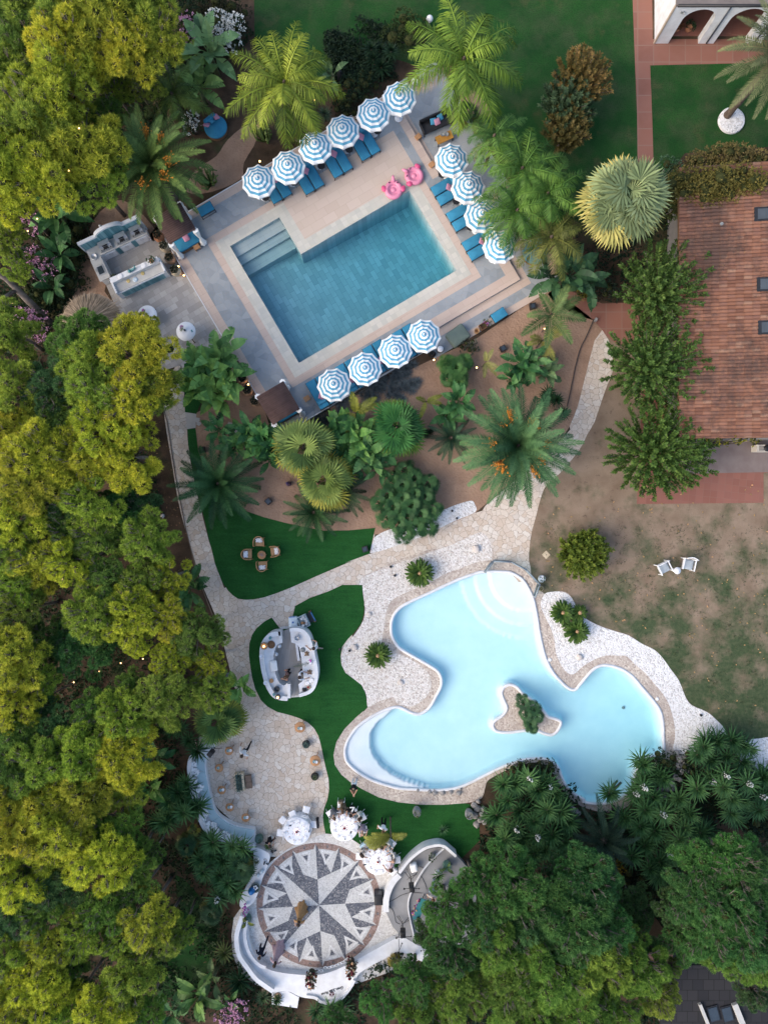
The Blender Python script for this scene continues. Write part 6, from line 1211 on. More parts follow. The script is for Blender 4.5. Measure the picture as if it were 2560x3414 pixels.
simple('serving_dish', 'white scalloped dish at the left of the bar shelf', 'dish', [(.08, 0), (.16, .03), (.15, .035), (.002, .015)], 'white', kp(-.55, -1.05, 1.212), 9); simple('serving_dish', 'white scalloped dish at the right of the bar shelf', 'dish', [(.08, 0), (.16, .03), (.15, .035), (.002, .015)], 'white', kp(.95, -1.05, 1.212), 9)
simple('plate', 'blue and white plate on the kitchen bar counter', 'plate', PLATE, plain('china', (.62, .68, .72), (.40, .52, .62), 14), kp(.1, -1.45, .857)); simple('plate', 'left yellow plate on the kitchen bar counter', 'plate', [(a * .75, b) for a, b in PLATE], plain('straw_yellow', (.62, .48, .20)), kp(-.3, -1.35, .857)); simple('plate', 'right yellow plate on the kitchen bar counter', 'plate', [(a * .75, b) for a, b in PLATE], plain('straw_yellow', (.62, .48, .20)), kp(.65, -1.3, .857))
g = MB(); g.ball(-.12, 0, .1, .11, 12, .8); g.tube([(.0, 0, .1), (.2, .02, .12), (.28, .1, .2), (.28, -.1, .2)], [.09, .05, .05, .02], 8); tag(g.build('fish_ornament', M['teal'], None, kp(.2, -1.05, 1.21), KA), 'teal glazed fish ornament on the bar shelf', 'ornament')
potted('plant in a terracotta pot at the right end of the bar shelf', kp(1.5, -1.05, 1.21), .13, .22, 'terracotta', (.05, .085, .045), pr=.3); potted('plant in a terracotta pot at the left corner of the kitchen', kp(-1.05, -.85, .5), .15, .3, 'terracotta', (.06, .075, .04), pr=.28)
g = MB(); g.lathe([(.26, 0), (.22, .5), (.15, 1.1), (.06, 1.55), (.02, 1.62)], 14, wob=.2); p = at('U', 925, 325, .5); tag(g.build('folded_parasol', M['canvas_w'], None, (p.x, p.y, .01)), 'folded white parasol behind the kitchen wall', 'parasol')
for c, x, y, lab in (('E', 573, 948, 'white round table nearest the kitchen, half under the pine'), ('E', 878, 1077, 'white round table in the middle of the patio')):
    p = at(c, x, y, .75); t = thing('round_table', lab, 'table', (p.x, p.y, .014)); g = MB(); g.lathe([(.56, .70), (.57, .72), (.56, .745), (.002, .75)], 40); g.build('tabletop', M['white'], t)
    for k in range(3): a = k * 2.1 + 5.3; g = MB(); g.tube([(.62 * math.cos(a), .62 * math.sin(a), 0), (.3 * math.cos(a), .3 * math.sin(a), .35), (.45 * math.cos(a), .45 * math.sin(a), .7)], .025, 6); g.build('leg', M['brownwood'], t)
    p2 = at(c, x - (5 if c == 'E' and x < 700 else 8), y - 8, .8); vt = thing('flower_vase', f'glass vase of palm leaf and purple orchid on the {"kitchen side" if x < 700 else "middle"} table', 'vase', (p2.x, p2.y, .766)); g = MB(); g.lathe([(.05, 0), (.07, .08), (.05, .16)], 14); g.build('vase', M['darkglass'], vt)
    v, f = fan_leaf(R(150), R(35), .08, .3, 150, 14); link('foliage', npmesh('foliage', [(off(v, (0, 0, .14)), f, 0)], M['gloss']), vt, None, 0, (.07, .12, .05)); g = MB()
    for k in range(7): g.ball(-.12 + random.gauss(0, .05), .14 + random.gauss(0, .05), .34, .035, 6)
    g.build('blossom', M['purple'], vt)
p = at('E', 926, 1075, .77); g = MB(); g.box(0, 0, .01, .08, .15, .012, .5); tag(g.build('phone', M['teal'], None, (p.x, p.y, .766)), 'blue green phone on the middle patio table', 'phone')
# thatched parasol
p = at('U', 790, 1110, 2.1); t = thing('thatched_parasol', 'dry thatched parasol beside the patio', 'thatched parasol', (p.x, p.y, 0)); n = 1500; a = rng.uniform(0, 6.28, n); d0 = rng.uniform(0, .85, n) ** .8 * 1.5; st_ = np.stack([np.cos(a) * d0, np.sin(a) * d0, 2.75 - d0 * .42 + rng.uniform(-.03, .05, n)], 1)
D = np.stack([np.cos(a + rng.normal(0, .16, n)), np.sin(a + rng.normal(0, .16, n)), np.full(n, -.36)], 1); v, f = blades(st_, D, rng.uniform(.5, .9, n), .05, np.tile((0, 0, 1.), (n, 1)), .05)
g = MB(); g.lathe([(1.75, 1.98), (.9, 2.34), (.02, 2.7)], 24); cv = mbpart(g, 0); link('thatch', npmesh('thatch', [(v, f, 0), cv], M['straw']), t, None, 0, (.30, .23, .16)); g = MB(); g.cyl(0, 0, 0, 2.6, .07); g.build('post', M['brownwood'], t)
p = at('U', 180, 500, 2.5); t = thing('bare_tree', 'bare forked tree trunk at the left edge', 'tree', (p.x, p.y, 0)); g = MB(); g.tube([(-.9, -1.2, 0), (-.5, -.7, 2.2), (.1, .2, 3.2), (.55, .62, 3.6)], [.22, .2, .16, .12], 9); g.tube([(.1, .2, 3.2), (-.1, .7, 3.5), (-.4, .75, 3.7)], [.12, .09, .05], 7); g.tube([(-.1, .7, 3.5), (.0, .95, 3.8)], [.07, .04], 6); g.build('trunk', M['bark'], t)
p = at('U', 90, 800, 2.5); t = thing('bare_tree', 'leaning bare trunk below the forked one at the left edge', 'tree', (p.x, p.y, 0)); g = MB(); g.tube([(1.3, -1.5, 0), (.6, -.5, 1.6), (-.2, .5, 2.6), (-.9, .8, 3.2)], [.22, .2, .17, .14], 9); g.tube([(.2, 0, 2.1), (-.3, -.7, 2.8), (-.8, -.9, 3.2)], [.12, .1, .06], 7); g.build('trunk', M['bark'], t)
# cacti
for c, x, y, lab, n in (('A', 1275, 1090, 'cactus in a square planter beside the upper pergola', 16), ('B', 430, 700, 'tall cactus behind the leftmost parasol', 20)):
    p = at(c, x, y, .8); t = thing('cactus', lab, 'cactus', (p.x, p.y, 0)); g = MB()
    for k in range(n):
        a = random.random() * 6.28; d = Vector((math.cos(a), math.sin(a), 0)); r = random.uniform(.2, .75); e = d * r + Vector((0, 0, random.uniform(.8, 1.9))); g.tube([d * r * .2, d * r * .8 + Vector((0, 0, .5)), e], [.06, .075, .03], 6)
        for m3 in range(3): q3 = e + Vector((random.gauss(0, .12), random.gauss(0, .12), random.uniform(-.2, .12))); g.tube([e + (q3 - e) * -.6, q3], [.055, .025], 5)
    g.build('stem', plain('cactus_skin', (.07, .12, .03), (.13, .16, .04), 4, .6), t)
# ================ planters and urns
for c, x, y, lab, m_ in (('E', 665, 330, 'topmost clay urn in the bed by the upper pergola', 'terracotta'), ('E', 712, 410, 'second clay urn in the bed by the upper pergola', 'clay2'), ('E', 755, 503, 'third clay urn in the bed by the upper pergola', 'clay'), ('E', 798, 600, 'lowest pale urn in the bed by the upper pergola', 'clay2'), ('E', 1212, 1240, 'pale urn at the upper end of the banana bed', 'clay2'), ('E', 1278, 1350, 'clay urn behind the banana leaves', 'clay'), ('E', 1330, 1450, 'clay urn below the banana leaves', 'clay'), ('E', 1368, 1545, 'clay urn with succulents near the lower torch', 'clay'), ('E', 1425, 1632, 'clay urn with succulents beside the lower pergola', 'clay')):
    p = at(c, x, y, .45); potted(lab, (p.x, p.y, 0), .31, .72, m_, (.035, .04, .025), 'succ', 'urn', 'urn', 'urns with succulents', .34)
for c, x, y, lab, m_, kind, col, r, h, pr_ in (('N', 440, 1185, 'left clay pot below the white terrace', 'clay', 'spiky', (.09, .145, .06), .24, .35, .2), ('N', 540, 1225, 'right clay pot below the white terrace', 'clay', 'spiky', (.05, .11, .04), .24, .35, .2), ('M', 1353, 290, 'tall grey stone urn with trailing plant on the lawn', 'greypot', 'bush', (.12, .15, .07), .26, .75, .2), ('O', 855, 1590, 'tall grey stone urn beside the rock wall', 'greypot', 'bush', (.12, .13, .07), .27, .75, .16), ('M', 1590, 450, 'glossy green plant on the lawn near the rock wall', 'greenpot', 'spiky', (.05, .12, .05), .12, .2, .42), ('J', 1358, 1305, 'white ring pot beside the pool fence', 'white', 'bush', (.03, .07, .03), .23, .3, .16), ('J', 1350, 1372, 'clay pot with dry grass beside the pool fence', 'clay2', 'spiky', (.16, .14, .06), .18, .25, .22), ('L', 1165, 360, 'black round pot with an agave on the terrace', 'black', 'spiky', (.09, .14, .12), .24, .35, .28), ('L', 1245, 658, 'black round pot with sparse plant on the terrace', 'black', 'spiky', (.10, .13, .06), .24, .35, .2), ('L', 732, 1230, 'green glazed jar at the end of the curved bench', 'greenpot', 'bush', (.03, .05, .02), .26, .5, .14), ('L', 820, 1290, 'bright spiky plant beside the seated photographer', 'white', 'spiky', (.10, .16, .04), .14, .2, .32), ('L', 725, 1395, 'grassy plant on the white ledge', 'white', 'spiky', (.16, .18, .08), .14, .3, .28), ('N', 298, 625, 'green glazed jar with a drooping plant on the plaza edge', 'greenpot', 'banana', (.13, .15, .03), .26, .55, .6), ('M', 1490, 665, 'leafy plant at the far end of the stage', 'greypot', 'bush', (.04, .07, .03), .15, .3, .28), ('M', 1545, 830, 'spiky palm in a white pot on the stage', 'white', 'spiky', (.06, .14, .04), .22, .4, .5), ('M', 1625, 750, 'large green glazed pot on the stage', 'greenpot', 'banana', (.05, .09, .03), .28, .5, .5)):
    p = at(c, x, y, h * .6); z0 = .45 if (c == 'M' and x > 1480 and y > 600) or lab.endswith('white ledge') else 0
    potted(lab, (p.x, p.y, z0 + .02), r, h, m_, col, kind, 'potted_plant', 'potted plant', None, pr_)
p = at('L', 548, 715, .4); t = thing('planter_trough', 'long stone trough of agaves in the middle of the terrace', 'planter', (p.x, p.y, .02), R(6)); g = MB(); g.box(-.22, 0, .2, .06, 1.05, .4); g.box(.22, 0, .2, .12, 1.05, .4); g.box(.0, .5, .2, .38, .06, .4); g.box(0, -.5, .2, .38, .06, .4); g.build('trough', M['clay2'], t); g = MB(); g.box(-.02, 0, .16, .35, .93, .32); g.build('soil', M['soilpot'], t)
for k in range(4): v, f = rosette(26, .34, .06, 80, 0, .05); link('foliage', npmesh('foliage', [(v + np.array((-.03, -.36 + k * .24, .36)), f, 0)], M['gloss']), t, None, 0, (.10, .15, .13))
p = at('L', 633, 712, .3); t = thing('low_bench', 'two brown square stools beside the agave trough', 'bench', (p.x, p.y, .02), R(6)); 
for d in (.2, -.2): g = MB(); g.box(0, d, .22, .36, .38, .10); g.build('seat', plain('worn_brown', (.17, .12, .09), (.11, .08, .06), 6), t)
g = MB(); g.box(0, 0, .09, .3, .7, .16); g.build('base', M['brownwood'], t)
# ================ torches and bulbs
for c, x, y, z, lab in (('E', 770, 475, .5, 'little flame beside the third urn'), ('E', 820, 565, .5, 'little flame beside the lowest urn'), ('E', 862, 636, .1, 'ground spotlight at the corner of the urn bed'), ('E', 1370, 1497, .5, 'flame beside the banana bed urns'), ('E', 1432, 1587, .5, 'flame nearest the lower pergola'), ('F', 1340, 622, .6, 'flame beside the dark jar'), ('G', 665, 795, 1.2, 'garden torch among the strelitzias'), ('G', 245, 900, 1.0, 'garden torch right of the bushy fan palm'), ('G', 870, 540, .9, 'garden torch beside the yellowish palm'), ('B', 395, 920, .6, 'flame behind the leftmost parasol'), ('B', 828, 432, 1.0, 'torch among the feathery palm fronds'), ('C', 724, 173, 1.0, 'torch beside the trunk of the tall feathery palm'), ('C', 1507, 617, 1.0, 'torch beside the autumn coloured shrub')):
    p = at(c, x, y, z); t = thing('garden_torch', lab, 'torch', (p.x, p.y, 0), 0, 'lit garden torches'); g = MB(); g.cyl(0, 0, 0, max(z - .06, .04), .02, 6); g.lathe([(.03, z - .08), (.07, z - .02), (.06, z - .02)], 8); g.build('stake', M['black'], t); g = MB(); g.lathe([(.02, z - .04), (.05, z), (.03, z + .07), (.002, z + .13)], 8); g.build('flame', M['flame'], t)
for c, x, y, z in (('A', 488, 788, 7.6), ('A', 425, 1048, 7.), ('A', 625, 400, 5), ('U', 405, 95, 2.6), ('U', 325, 205, 2.6), ('U', 243, 312, 2.2), ('U', 112, 940, 2.6), ('U', 115, 1078, 2.6), ('V', 232, 192, 3), ('V', 298, 247, 3), ('V', 210, 1505, 3), ('V', 225, 1630, 2), ('V', 432, 1412, 4.5), ('W', 990, 408, 1), ('W', 690, 495, 1), ('W', 512, 570, 1), ('W', 837, 437, 1)):
    p = at(c, x, y, z); g = MB(); g.ball(0, 0, 0, .04, 8); tag(g.build('light_bulb', M['bulb'], None, p), 'small glowing bulb of the lights strung among the pines', 'light bulb', 'bulbs strung among the pines')
# black garden spotlights
for c, x, y, lab in (('G', 760, 335, 'black floodlight box at the terrace edge'), ('G', 487, 725, 'black floodlight box in the sand left of the torch'), ('G', 938, 795, 'black floodlight box below the yellowish palm'), ('I', 295, 475, 'black floodlight box at the tip of the turf strip'), ('I', 818, 880, 'black floodlight box between two dark date palms'), ('I', 1580, 1258, 'black floodlight box at the lawn end by the bright gravel')):
    p = at(c, x, y, .2); t = thing('floodlight', lab, 'floodlight', (p.x, p.y, .02), random.random()); g = MB(); g.box(0, 0, .17, .34, .34, .30); g.build('housing', M['black'], t); g = MB(); g.box(0, 0, .325, .22, .22, .012); g.build('lens', M['darkglass'], t)
g = MB(); g.lathe([(.13, 0), (.16, .2), (.1, .5), (.12, .7), (.06, .85), (.002, .9)], 12); p = at('I', 975, 740, .4); tag(g.build('garden_ornament', plain('dark_blue_glaze', (.02, .02, .05), (.10, .06, .16), 8, .3), None, (p.x, p.y, .015)), 'dark blue ornament in the sand beside the dried leaf', 'ornament')
g = MB(); g.lathe([(.2, 0), (.16, .5), (.2, .8), (.1, 1.1), (.1, 1.2), (.002, 1.25)], 10); p = at('B', 1030, 262, .5); tag(g.build('statue', M['black'], None, (p.x, p.y, 0)), 'dark statue beside the lawn above the hedge', 'statue')
for c, x, y, lab in (('J', 740, 836, 'upper gravel spotlight by the sand'), ('J', 773, 888, 'lower gravel spotlight by the sand'), ('J', 316, 1222, 'gravel spotlight at the path edge'), ('J', 345, 1283, 'gravel spotlight near the round cycad'), ('K', 1197, 593, 'spotlight at the turf edge'), ('K', 1287, 607, 'spotlight beside the white gravel stone'), ('Q', 1245, 1262, 'spotlight on the right hand gravel')):
    p = at(c, x, y, .1); t = thing('spotlight', lab, 'spotlight', (p.x, p.y, .02), 0, 'small black garden spotlights'); g = MB(); g.lathe([(.03, 0), (.07, .06), (.075, .12), (.06, .12)], 12); g.build('housing', M['black'], t); g = MB(); g.cyl(0, 0, .10, .115, .055, 12); g.build('lens', M['darkglass'], t)
# ================ bar
t = thing('bar_counter', 'white horseshoe bar counters around a grey plank floor', 'bar', (0, 0, 0))
def pp(spec, z, n=3): return smooth(poly(spec, z), n)
zb = 1.0
L_out = poly('K 652,425 600,430 550,445 500,492 468,560 460,650 472,760 500,880 530,960 580,1030 640,1058 716,1066', zb); L_in = poly('K 735,1020 722,912 680,930 640,905 612,850 590,760 585,660 600,590 625,550 660,540', zb)
R_out = poly('K 735,400 800,392 870,412 920,468 950,560 980,680 998,790 995,870 970,950 920,1000 830,1030', zb); R_in = poly('K 815,920 850,890 862,850 850,760 835,640 812,560 750,532', zb)
g = MB(); g.prism(smooth(L_out, 3, False) + smooth(L_in, 3, False), .02, .93); g.build('left_counter', M['plaster'], t)
g = MB(); g.prism(smooth(R_out, 3, False) + smooth(R_in, 3, False), .02, .93); g.build('right_counter', M['plaster'], t)
def inset(line, d):
    out = []
    for i in range(len(line)):
        e = (line[min(i + 1, len(line) - 1)] - line[max(i - 1, 0)]).normalized(); out.append(line[i] + Vector((-e.y, e.x, 0)) * d)
    return out
g = MB(); lo_ = smooth(L_out, 3, False); g.strip(inset(lo_, .13), .26, .93, 1.10); g.strip(poly('K 640,425 650,480 655,535', 1.1), .16, .93, 1.10); g.strip(poly('K 728,915 728,960 730,1045', 1.1), .16, .93, 1.10); g.build('left_ledge', M['plaster'], t)
g = MB(); g.strip(inset(smooth(R_out, 3, False), -.10), .20, .93, 1.14); g.build('right_ledge', M['plaster'], t)
g = MB(); g.sheet(poly('K 610,560 650,430 745,400 830,560 860,850 830,1030 730,1040 640,930 600,800'), .03); g.build('floor', M['deckwood'], t)
g = MB(); g.sheet(poly('K 645,388 735,372 738,400 652,408'), .034); g.sheet(poly('K 735,1022 825,1015 828,1032 737,1036'), .034); g.build('threshold', M['pave_w'], t)
g = MB(); p0 = at('K', 815, 610, .5); g.box(p0.x, p0.y, .50, .14, 1.0, .7, R(8)); g.build('fridge_front', M['steel'], t)
LAMP = [(.12, 0), (.2, .04), (.22, .12), (.2, .2), (.16, .24)]
for x, y, lab, pr_, m_ in ((502, 562, 'brown glass lamp with a lit candle on the bar', LAMP, 'wicker'), (628, 1033, 'glass lantern with a lit candle at the bottom of the bar', LAMP, 'darkglass')):
    p = at('K', x, y, 1.2); t = thing('candle_lantern', lab, 'lantern', (p.x, p.y, 1.10), 0); g = MB(); g.lathe(pr_ if x < 600 else [(a * .75, b * .7) for a, b in pr_], 18); g.build('shade', M[m_], t); g = MB(); g.cyl(0, 0, .2, .3, .05, 10); g.build('flame', M['flame'], t)
for x, y, lab, pr_, m_, z in ((567, 550, 'dark brown round tray beside the lit lamp', [(.2, 0), (.23, .03), (.2, .04), (.002, .03)], 'brownwood', .94), (558, 487, 'small teal glass at the top of the bar', [(.05, 0), (.09, .05), (.08, .12)], 'teal', 1.10), (592, 1010, 'small teal glass at the bottom of the bar', [(.05, 0), (.08, .05), (.07, .12)], 'teal', 1.10), (480, 657, 'white bowl on the left bar ledge', BOWL, 'white', 1.10), (518, 900, 'second white bowl lower on the left bar ledge', BOWL, 'white', 1.10), (620, 957, 'black wine bucket in the lower bar corner', [(.1, 0), (.17, .04), (.18, .2), (.13, .2), (.12, .06), (.002, .05)], 'darkglass', .94), (805, 487, 'steel ice bucket on the right counter', [(.12, 0), (.17, .1), (.17, .22), (.14, .22), (.12, .08), (.002, .07)], 'steel', .94), (857, 598, 'dark slate disc on the right counter', [(.13, 0), (.14, .03), (.002, .035)], 'greypot', .94), (900, 905, 'left white dish at the end of the right counter', PLATE, 'white', .95), (937, 880, 'right white dish at the end of the right counter', PLATE, 'white', .95), (910, 943, 'dish of red fruit on the right counter', PLATE, 'straw', .95), (640, 562, 'upper glass tumbler rack inside the left counter', [(.1, 0), (.14, .05), (.13, .1), (.002, .1)], 'steel', .8), (612, 638, 'lower glass tumbler rack inside the left counter', [(.1, 0), (.13, .05), (.12, .1), (.002, .1)], 'steel', .8), (570, 880, 'wicker bread basket inside the left counter', [(.08, 0), (.13, .1), (.12, .1), (.002, .04)], 'wicker', .94)):
    simple('bar_item' if False else lab.split()[-6 if False else 0] if False else {'tray': 'tray', 'glass': 'glass', 'bowl': 'bowl', 'bucket': 'bucket', 'disc': 'slate_disc', 'dish': 'dish', 'rack': 'glass_rack', 'basket': 'bread_basket'}[next(k for k in ('tray', 'rack', 'glass', 'bowl', 'bucket', 'disc', 'dish', 'basket') if k in lab)], lab, next(k for k in ('tray', 'rack', 'glass', 'bowl', 'bucket', 'disc', 'dish', 'basket') if k in lab), pr_, m_ if m_ != 'straw' else 'clay2', at('K', x, y, z))
g = MB()
for k in range(6): g.ball(random.gauss(0, .04), random.gauss(0, .04), .05, .035, 6)
tag(g.build('fruit', plain('red_fruit', (.45, .03, .05)), None, at('K', 910, 943, .96)), 'red fruit piled on a dish on the right counter', 'fruit')
for x, y, lab in ((893, 635, 'upper turtle shaped brown board on the right counter'), (920, 805, 'lower turtle shaped brown board on the right counter')):
    t = MB(); t.lathe([(.10, 0), (.11, .03), (.002, .05)], 12)
    for a in (.6, 2.4, 3.9, 5.5, 1.5): t.ball(.13 * math.cos(a), .13 * math.sin(a), .02, .045, 6, .5)
    tag(t.build('turtle_board', plain('mottled_brown', (.30, .20, .12), (.16, .10, .06), 14), None, at('K', x, y, .945)), lab, 'board')
p = at('K', 872, 963, .94); t = thing('bottle_crate', 'black rack of six bottle tops on the right counter', 'bottle rack', p, .1); g = MB(); g.box(0, 0, .05, .24, .18, .1); g.build('tray', M['darkglass'], t); g = MB()
for a in (-.07, 0, .07):
    for b2 in (-.04, .04): g.cyl(a, b2, .1, .22, .028, 8)
g.build('bottle', M['black'], t)
p = at('K', 925, 710, 1.0); vt = thing('flower_vase', 'white vase with a long palm leaf and orchid on the right counter', 'vase', (p.x, p.y, .94)); g = MB(); g.lathe([(.08, 0), (.15, .12), (.1, .3), (.08, .3)], 14); g.build('vase', M['white'], vt)
v, f = frond(R(190), 1.0, R(40), R(60), 22, .2, .02, .2); link('foliage', npmesh('foliage', [(v + np.array((0, 0, .28)), f, 0)], M['gloss']), vt, None, 0, (.07, .09, .05)); g = MB()
for k in range(6): g.ball(.04 + random.gauss(0, .03), .12 + random.gauss(0, .04), .42, .04, 6)
g.build('blossom', plain('magenta_petal', (.55, .06, .40)), vt)
g = MB(); g.rbox(0, 0, .06, .42, .62, .12, .05, 0, 0, .03); tag(g.build('white_cloth', M['canvas_w'], at and None, at('K', 590, 745, .93), R(8)), 'crumpled white cloth on the left bar counter', 'cloth')
# crates on a trolley beside the bar
p = at('K', 865, 338, .5); t = thing('hand_trolley', 'blue hand trolley on the turf beside the bar', 'trolley', (p.x, p.y, .02), R(-62)); g = MB(); g.tube([(-.3, .62, .05), (-.3, .62, .5), (.3, .62, .5), (.3, .62, .05)], .025, 6); g.box(0, .62, .28, .5, .03, .04); g.build('handle', plain('blue_metal', (.04, .14, .30)), t); g = MB(); g.box(0, .15, .06, .6, .85, .05); g.build('platform', M['black'], t)
for d in (-.34, .34): g = MB(); M4 = Matrix.Rotation(PI / 2, 4, 'Y'); g.lathe([(.002, -.03), (.09, -.03), (.09, .03), (.002, .03)], 12, d, .55, .09, True, M4); g.build('wheel', M['brownwood'], t)
M['crate'] = plain('clear_plastic', (.42, .52, .56), (.36, .46, .50), 3, .3, .5)
p = at('K', 862, 338, .4); t = thing('plastic_crate', 'translucent crate of glasses and cloths on the trolley', 'crate', (p.x, p.y, .12), R(25)); g = MB()
for a, b2, sx_, sy_ in ((0, .36, .56, .03), (0, -.36, .56, .03), (.27, 0, .03, .7), (-.27, 0, .03, .7)): g.box(a, b2, .2, sx_, sy_, .4)
g.box(0, 0, .02, .52, .7, .03); g.build('box', M['crate'], t)
for k, (a, b2) in enumerate(((.12, .25), (.17, .10), (.18, -.05), (.12, -.2), (-.02, .2))): g = MB(); g.lathe([(.05, .2), (.075, .42), (.06, .42), (.04, .25), (.002, .25)], 12, a, b2, 0); g.build('tumbler', M['white'], t)
for k, (a, b2, m_) in enumerate(((-.1, -.05, 'wood'), (-.12, -.22, 'canvas_w'), (.02, -.12, 'brownwood'))): g = MB(); g.rbox(a, b2, .25, .17, .15, .1, .04); g.build('cloth', M[m_], t)
p = at('K', 768, 340, .3); t = thing('plastic_crate', 'pale closed plastic box with a blue clip beside the bar entrance', 'crate', (p.x, p.y, .015), R(4)); g = MB(); g.rbox(0, 0, .2, .54, .62, .4, .06); g.build('box', plain('milky_plastic', (.58, .66, .70), (.52, .60, .64), 3, .3), t); g = MB(); g.box(0, -.02, .41, .10, .10, .03); g.box(-.05, .3, .38, .35, .04, .05); g.build('clip', plain('blue_clip', (.03, .14, .42)), t)
# ================ curved bench
t = thing('curved_bench', 'long curved white bench with pale blue cushions on the left of the terrace', 'bench', (0, 0, 0)); bo = smooth(poly('L 330,330 200,370 135,420 97,480 84,560 92,650 112,780 150,900 190,1050 250,1150 350,1212 480,1272 640,1322 700,1300', .5), 4, False); bi = smooth(poly('L 690,1150 520,1112 430,1070 355,1015 312,945 285,840 262,730 243,600 245,500 285,420 340,380', .4), 4, False)
g = MB(); g.prism(bo + bi, 0, .38); g.build('base', M['plaster'], t)
g = MB(); g.strip(inset(bo, .10), .22, .38, .85); g.build('back_wall', M['plaster'], t)
co = smooth(poly('L 150,500 150,590 175,770 215,880 255,1010 330,1110 470,1190 640,1265', .5), 6, False); ci = smooth(poly('L 232,480 225,590 262,790 290,880 318,985 385,1060 500,1125 690,1160', .5), 6, False); nseg = 6; ln_ = len(co) - 1
for k in range(nseg):
    a, b2 = int(k * ln_ / nseg), int((k + 1) * ln_ / nseg); o_ = co[a:b2 + 1]; i_ = ci[a:b2 + 1]; o_ = [o_[0].lerp(o_[1], .06)] + o_[1:-1] + [o_[-1].lerp(o_[-2], .06)]; i_ = [i_[0].lerp(i_[1], .06)] + i_[1:-1] + [i_[-1].lerp(i_[-2], .06)]
    g = MB(); g.prism(o_ + i_[::-1], .38, .48); g.build('cushion', M['paleseat'], t)
for k, (x, y) in enumerate(((125, 545), (110, 600), (150, 620), (130, 700), (185, 765), (150, 800), (205, 880), (175, 915), (215, 960), (235, 1005), (215, 1050), (265, 1110), (310, 1115), (330, 1160), (400, 1190), (445, 1215), (560, 1240), (610, 1265))):
    pillow(f'white printed pillow, number {k + 1} from the top along the curved bench'.replace('number ', 'place '), at('L', x, y, .62), random.random() * 3, 'print', .40, random.uniform(.1, .6), 'pillows along the curved bench')
# ================ terrace wall and ledges round the mosaic
t = thing('terrace_wall', 'white curved terrace wall and ledge around the mosaic floor', 'wall', (0, 0, 0))
wo = poly('N 270,545 250,620 215,700 193,790 215,920 280,1020 350,1110 420,1165 490,1210 610,1200 700,1240 760,1255 830,1265 870,1295 940,1305 1040,1268 1110,1190 1150,1120 1180,1060 1290,990 1370,950 1470,890 1540,900 1640,950 1720,985', .5); wi = poly('N 1720,860 1640,838 1560,790 1500,770 1380,830 1160,950 1000,1030 840,1072 600,1060 450,1022 370,940 325,850 300,740 300,640', .5)
g = MB(); g.prism(smooth(wo, 3, False) + smooth(wi, 3, False), 0, .45); g.build('ledge', M['plaster'], t)
g = MB(); g.strip(inset(smooth(poly('N 240,600 208,700 193,790 215,920 280,1020 350,1110 420,1165 490,1212', .9), 4, False), .12), .26, .45, .9); g.build('parapet', M['plaster'], t)
g = MB(); g.strip(inset(smooth(poly('N 760,1250 830,1262 870,1292 940,1303 1040,1266 1110,1188 1150,1118', .6), 4, False), .07), .16, .45, .58); g.build('rim', M['plaster'], t)
g = MB(); g.strip(smooth(poly('N 290,640 275,740 290,840 330,930 390,990 440,1010', .6), 4, False), .2, .45, .62); g.build('step', M['plaster'], t)
g = MB(); g.prism(poly('N 490,1210 610,1195 705,1245 690,1330 490,1300', .3), 0, .3); g.build('lower_step', M['plaster'], t)
g = MB(); g.prism(smooth(poly('N 330,60 345,105 342,260 300,350 252,440 235,520 270,545 335,505 372,445 415,310 462,190 472,120 430,88 390,70', .5), 3), 0, .48); g.build('side_ledge', M['plaster'], t)
bpy.context.view_layer.update()
def writing(body, pos, rot, size, m_, parent=None, name='lettering', shear=.25):
    cu = bpy.data.curves.new('txt', 'FONT'); cu.body = body; cu.size = size; cu.shear = shear; cu.extrude = .004; cu.align_x = 'CENTER'; cu.align_y = 'CENTER'; cu.offset = .004
    o = bpy.data.objects.new('txt', cu); COL.objects.link(o); dg = bpy.context.evaluated_depsgraph_get(); me = bpy.data.meshes.new_from_object(o.evaluated_get(dg)); bpy.data.objects.remove(o); me.materials.clear(); me.materials.append(m_)
    return link(name, me, parent, pos, rot)
INK = plain('dark_ink', (.02, .02, .02)); TA = R(198.5)
writing('Gran Villa Rosa', at('a', 600, 682, .46), TA, .22, INK, t); g = MB(); g.box(0, 0, 0, .36, .012, .008); g.build('underline', INK, t, at('a', 608, 652, .458), TA)
g = MB(); n = 16; g.prism([((.17 if k % 2 else .125) * math.cos(k * 2 * PI / n), (.17 if k % 2 else .125) * .95 * math.sin(k * 2 * PI / n)) for k in range(n)], 0, .008); em = g.build('emblem', plain('plum_emblem', (.12, .03, .05)), t, at('a', 588, 745, .452), TA)
g = MB()
for a in (.5, 2.07, 1.3): g.box(0, 0, .011, .26, .016, .004, a)
g.build('emblem_line', M['white'], em)
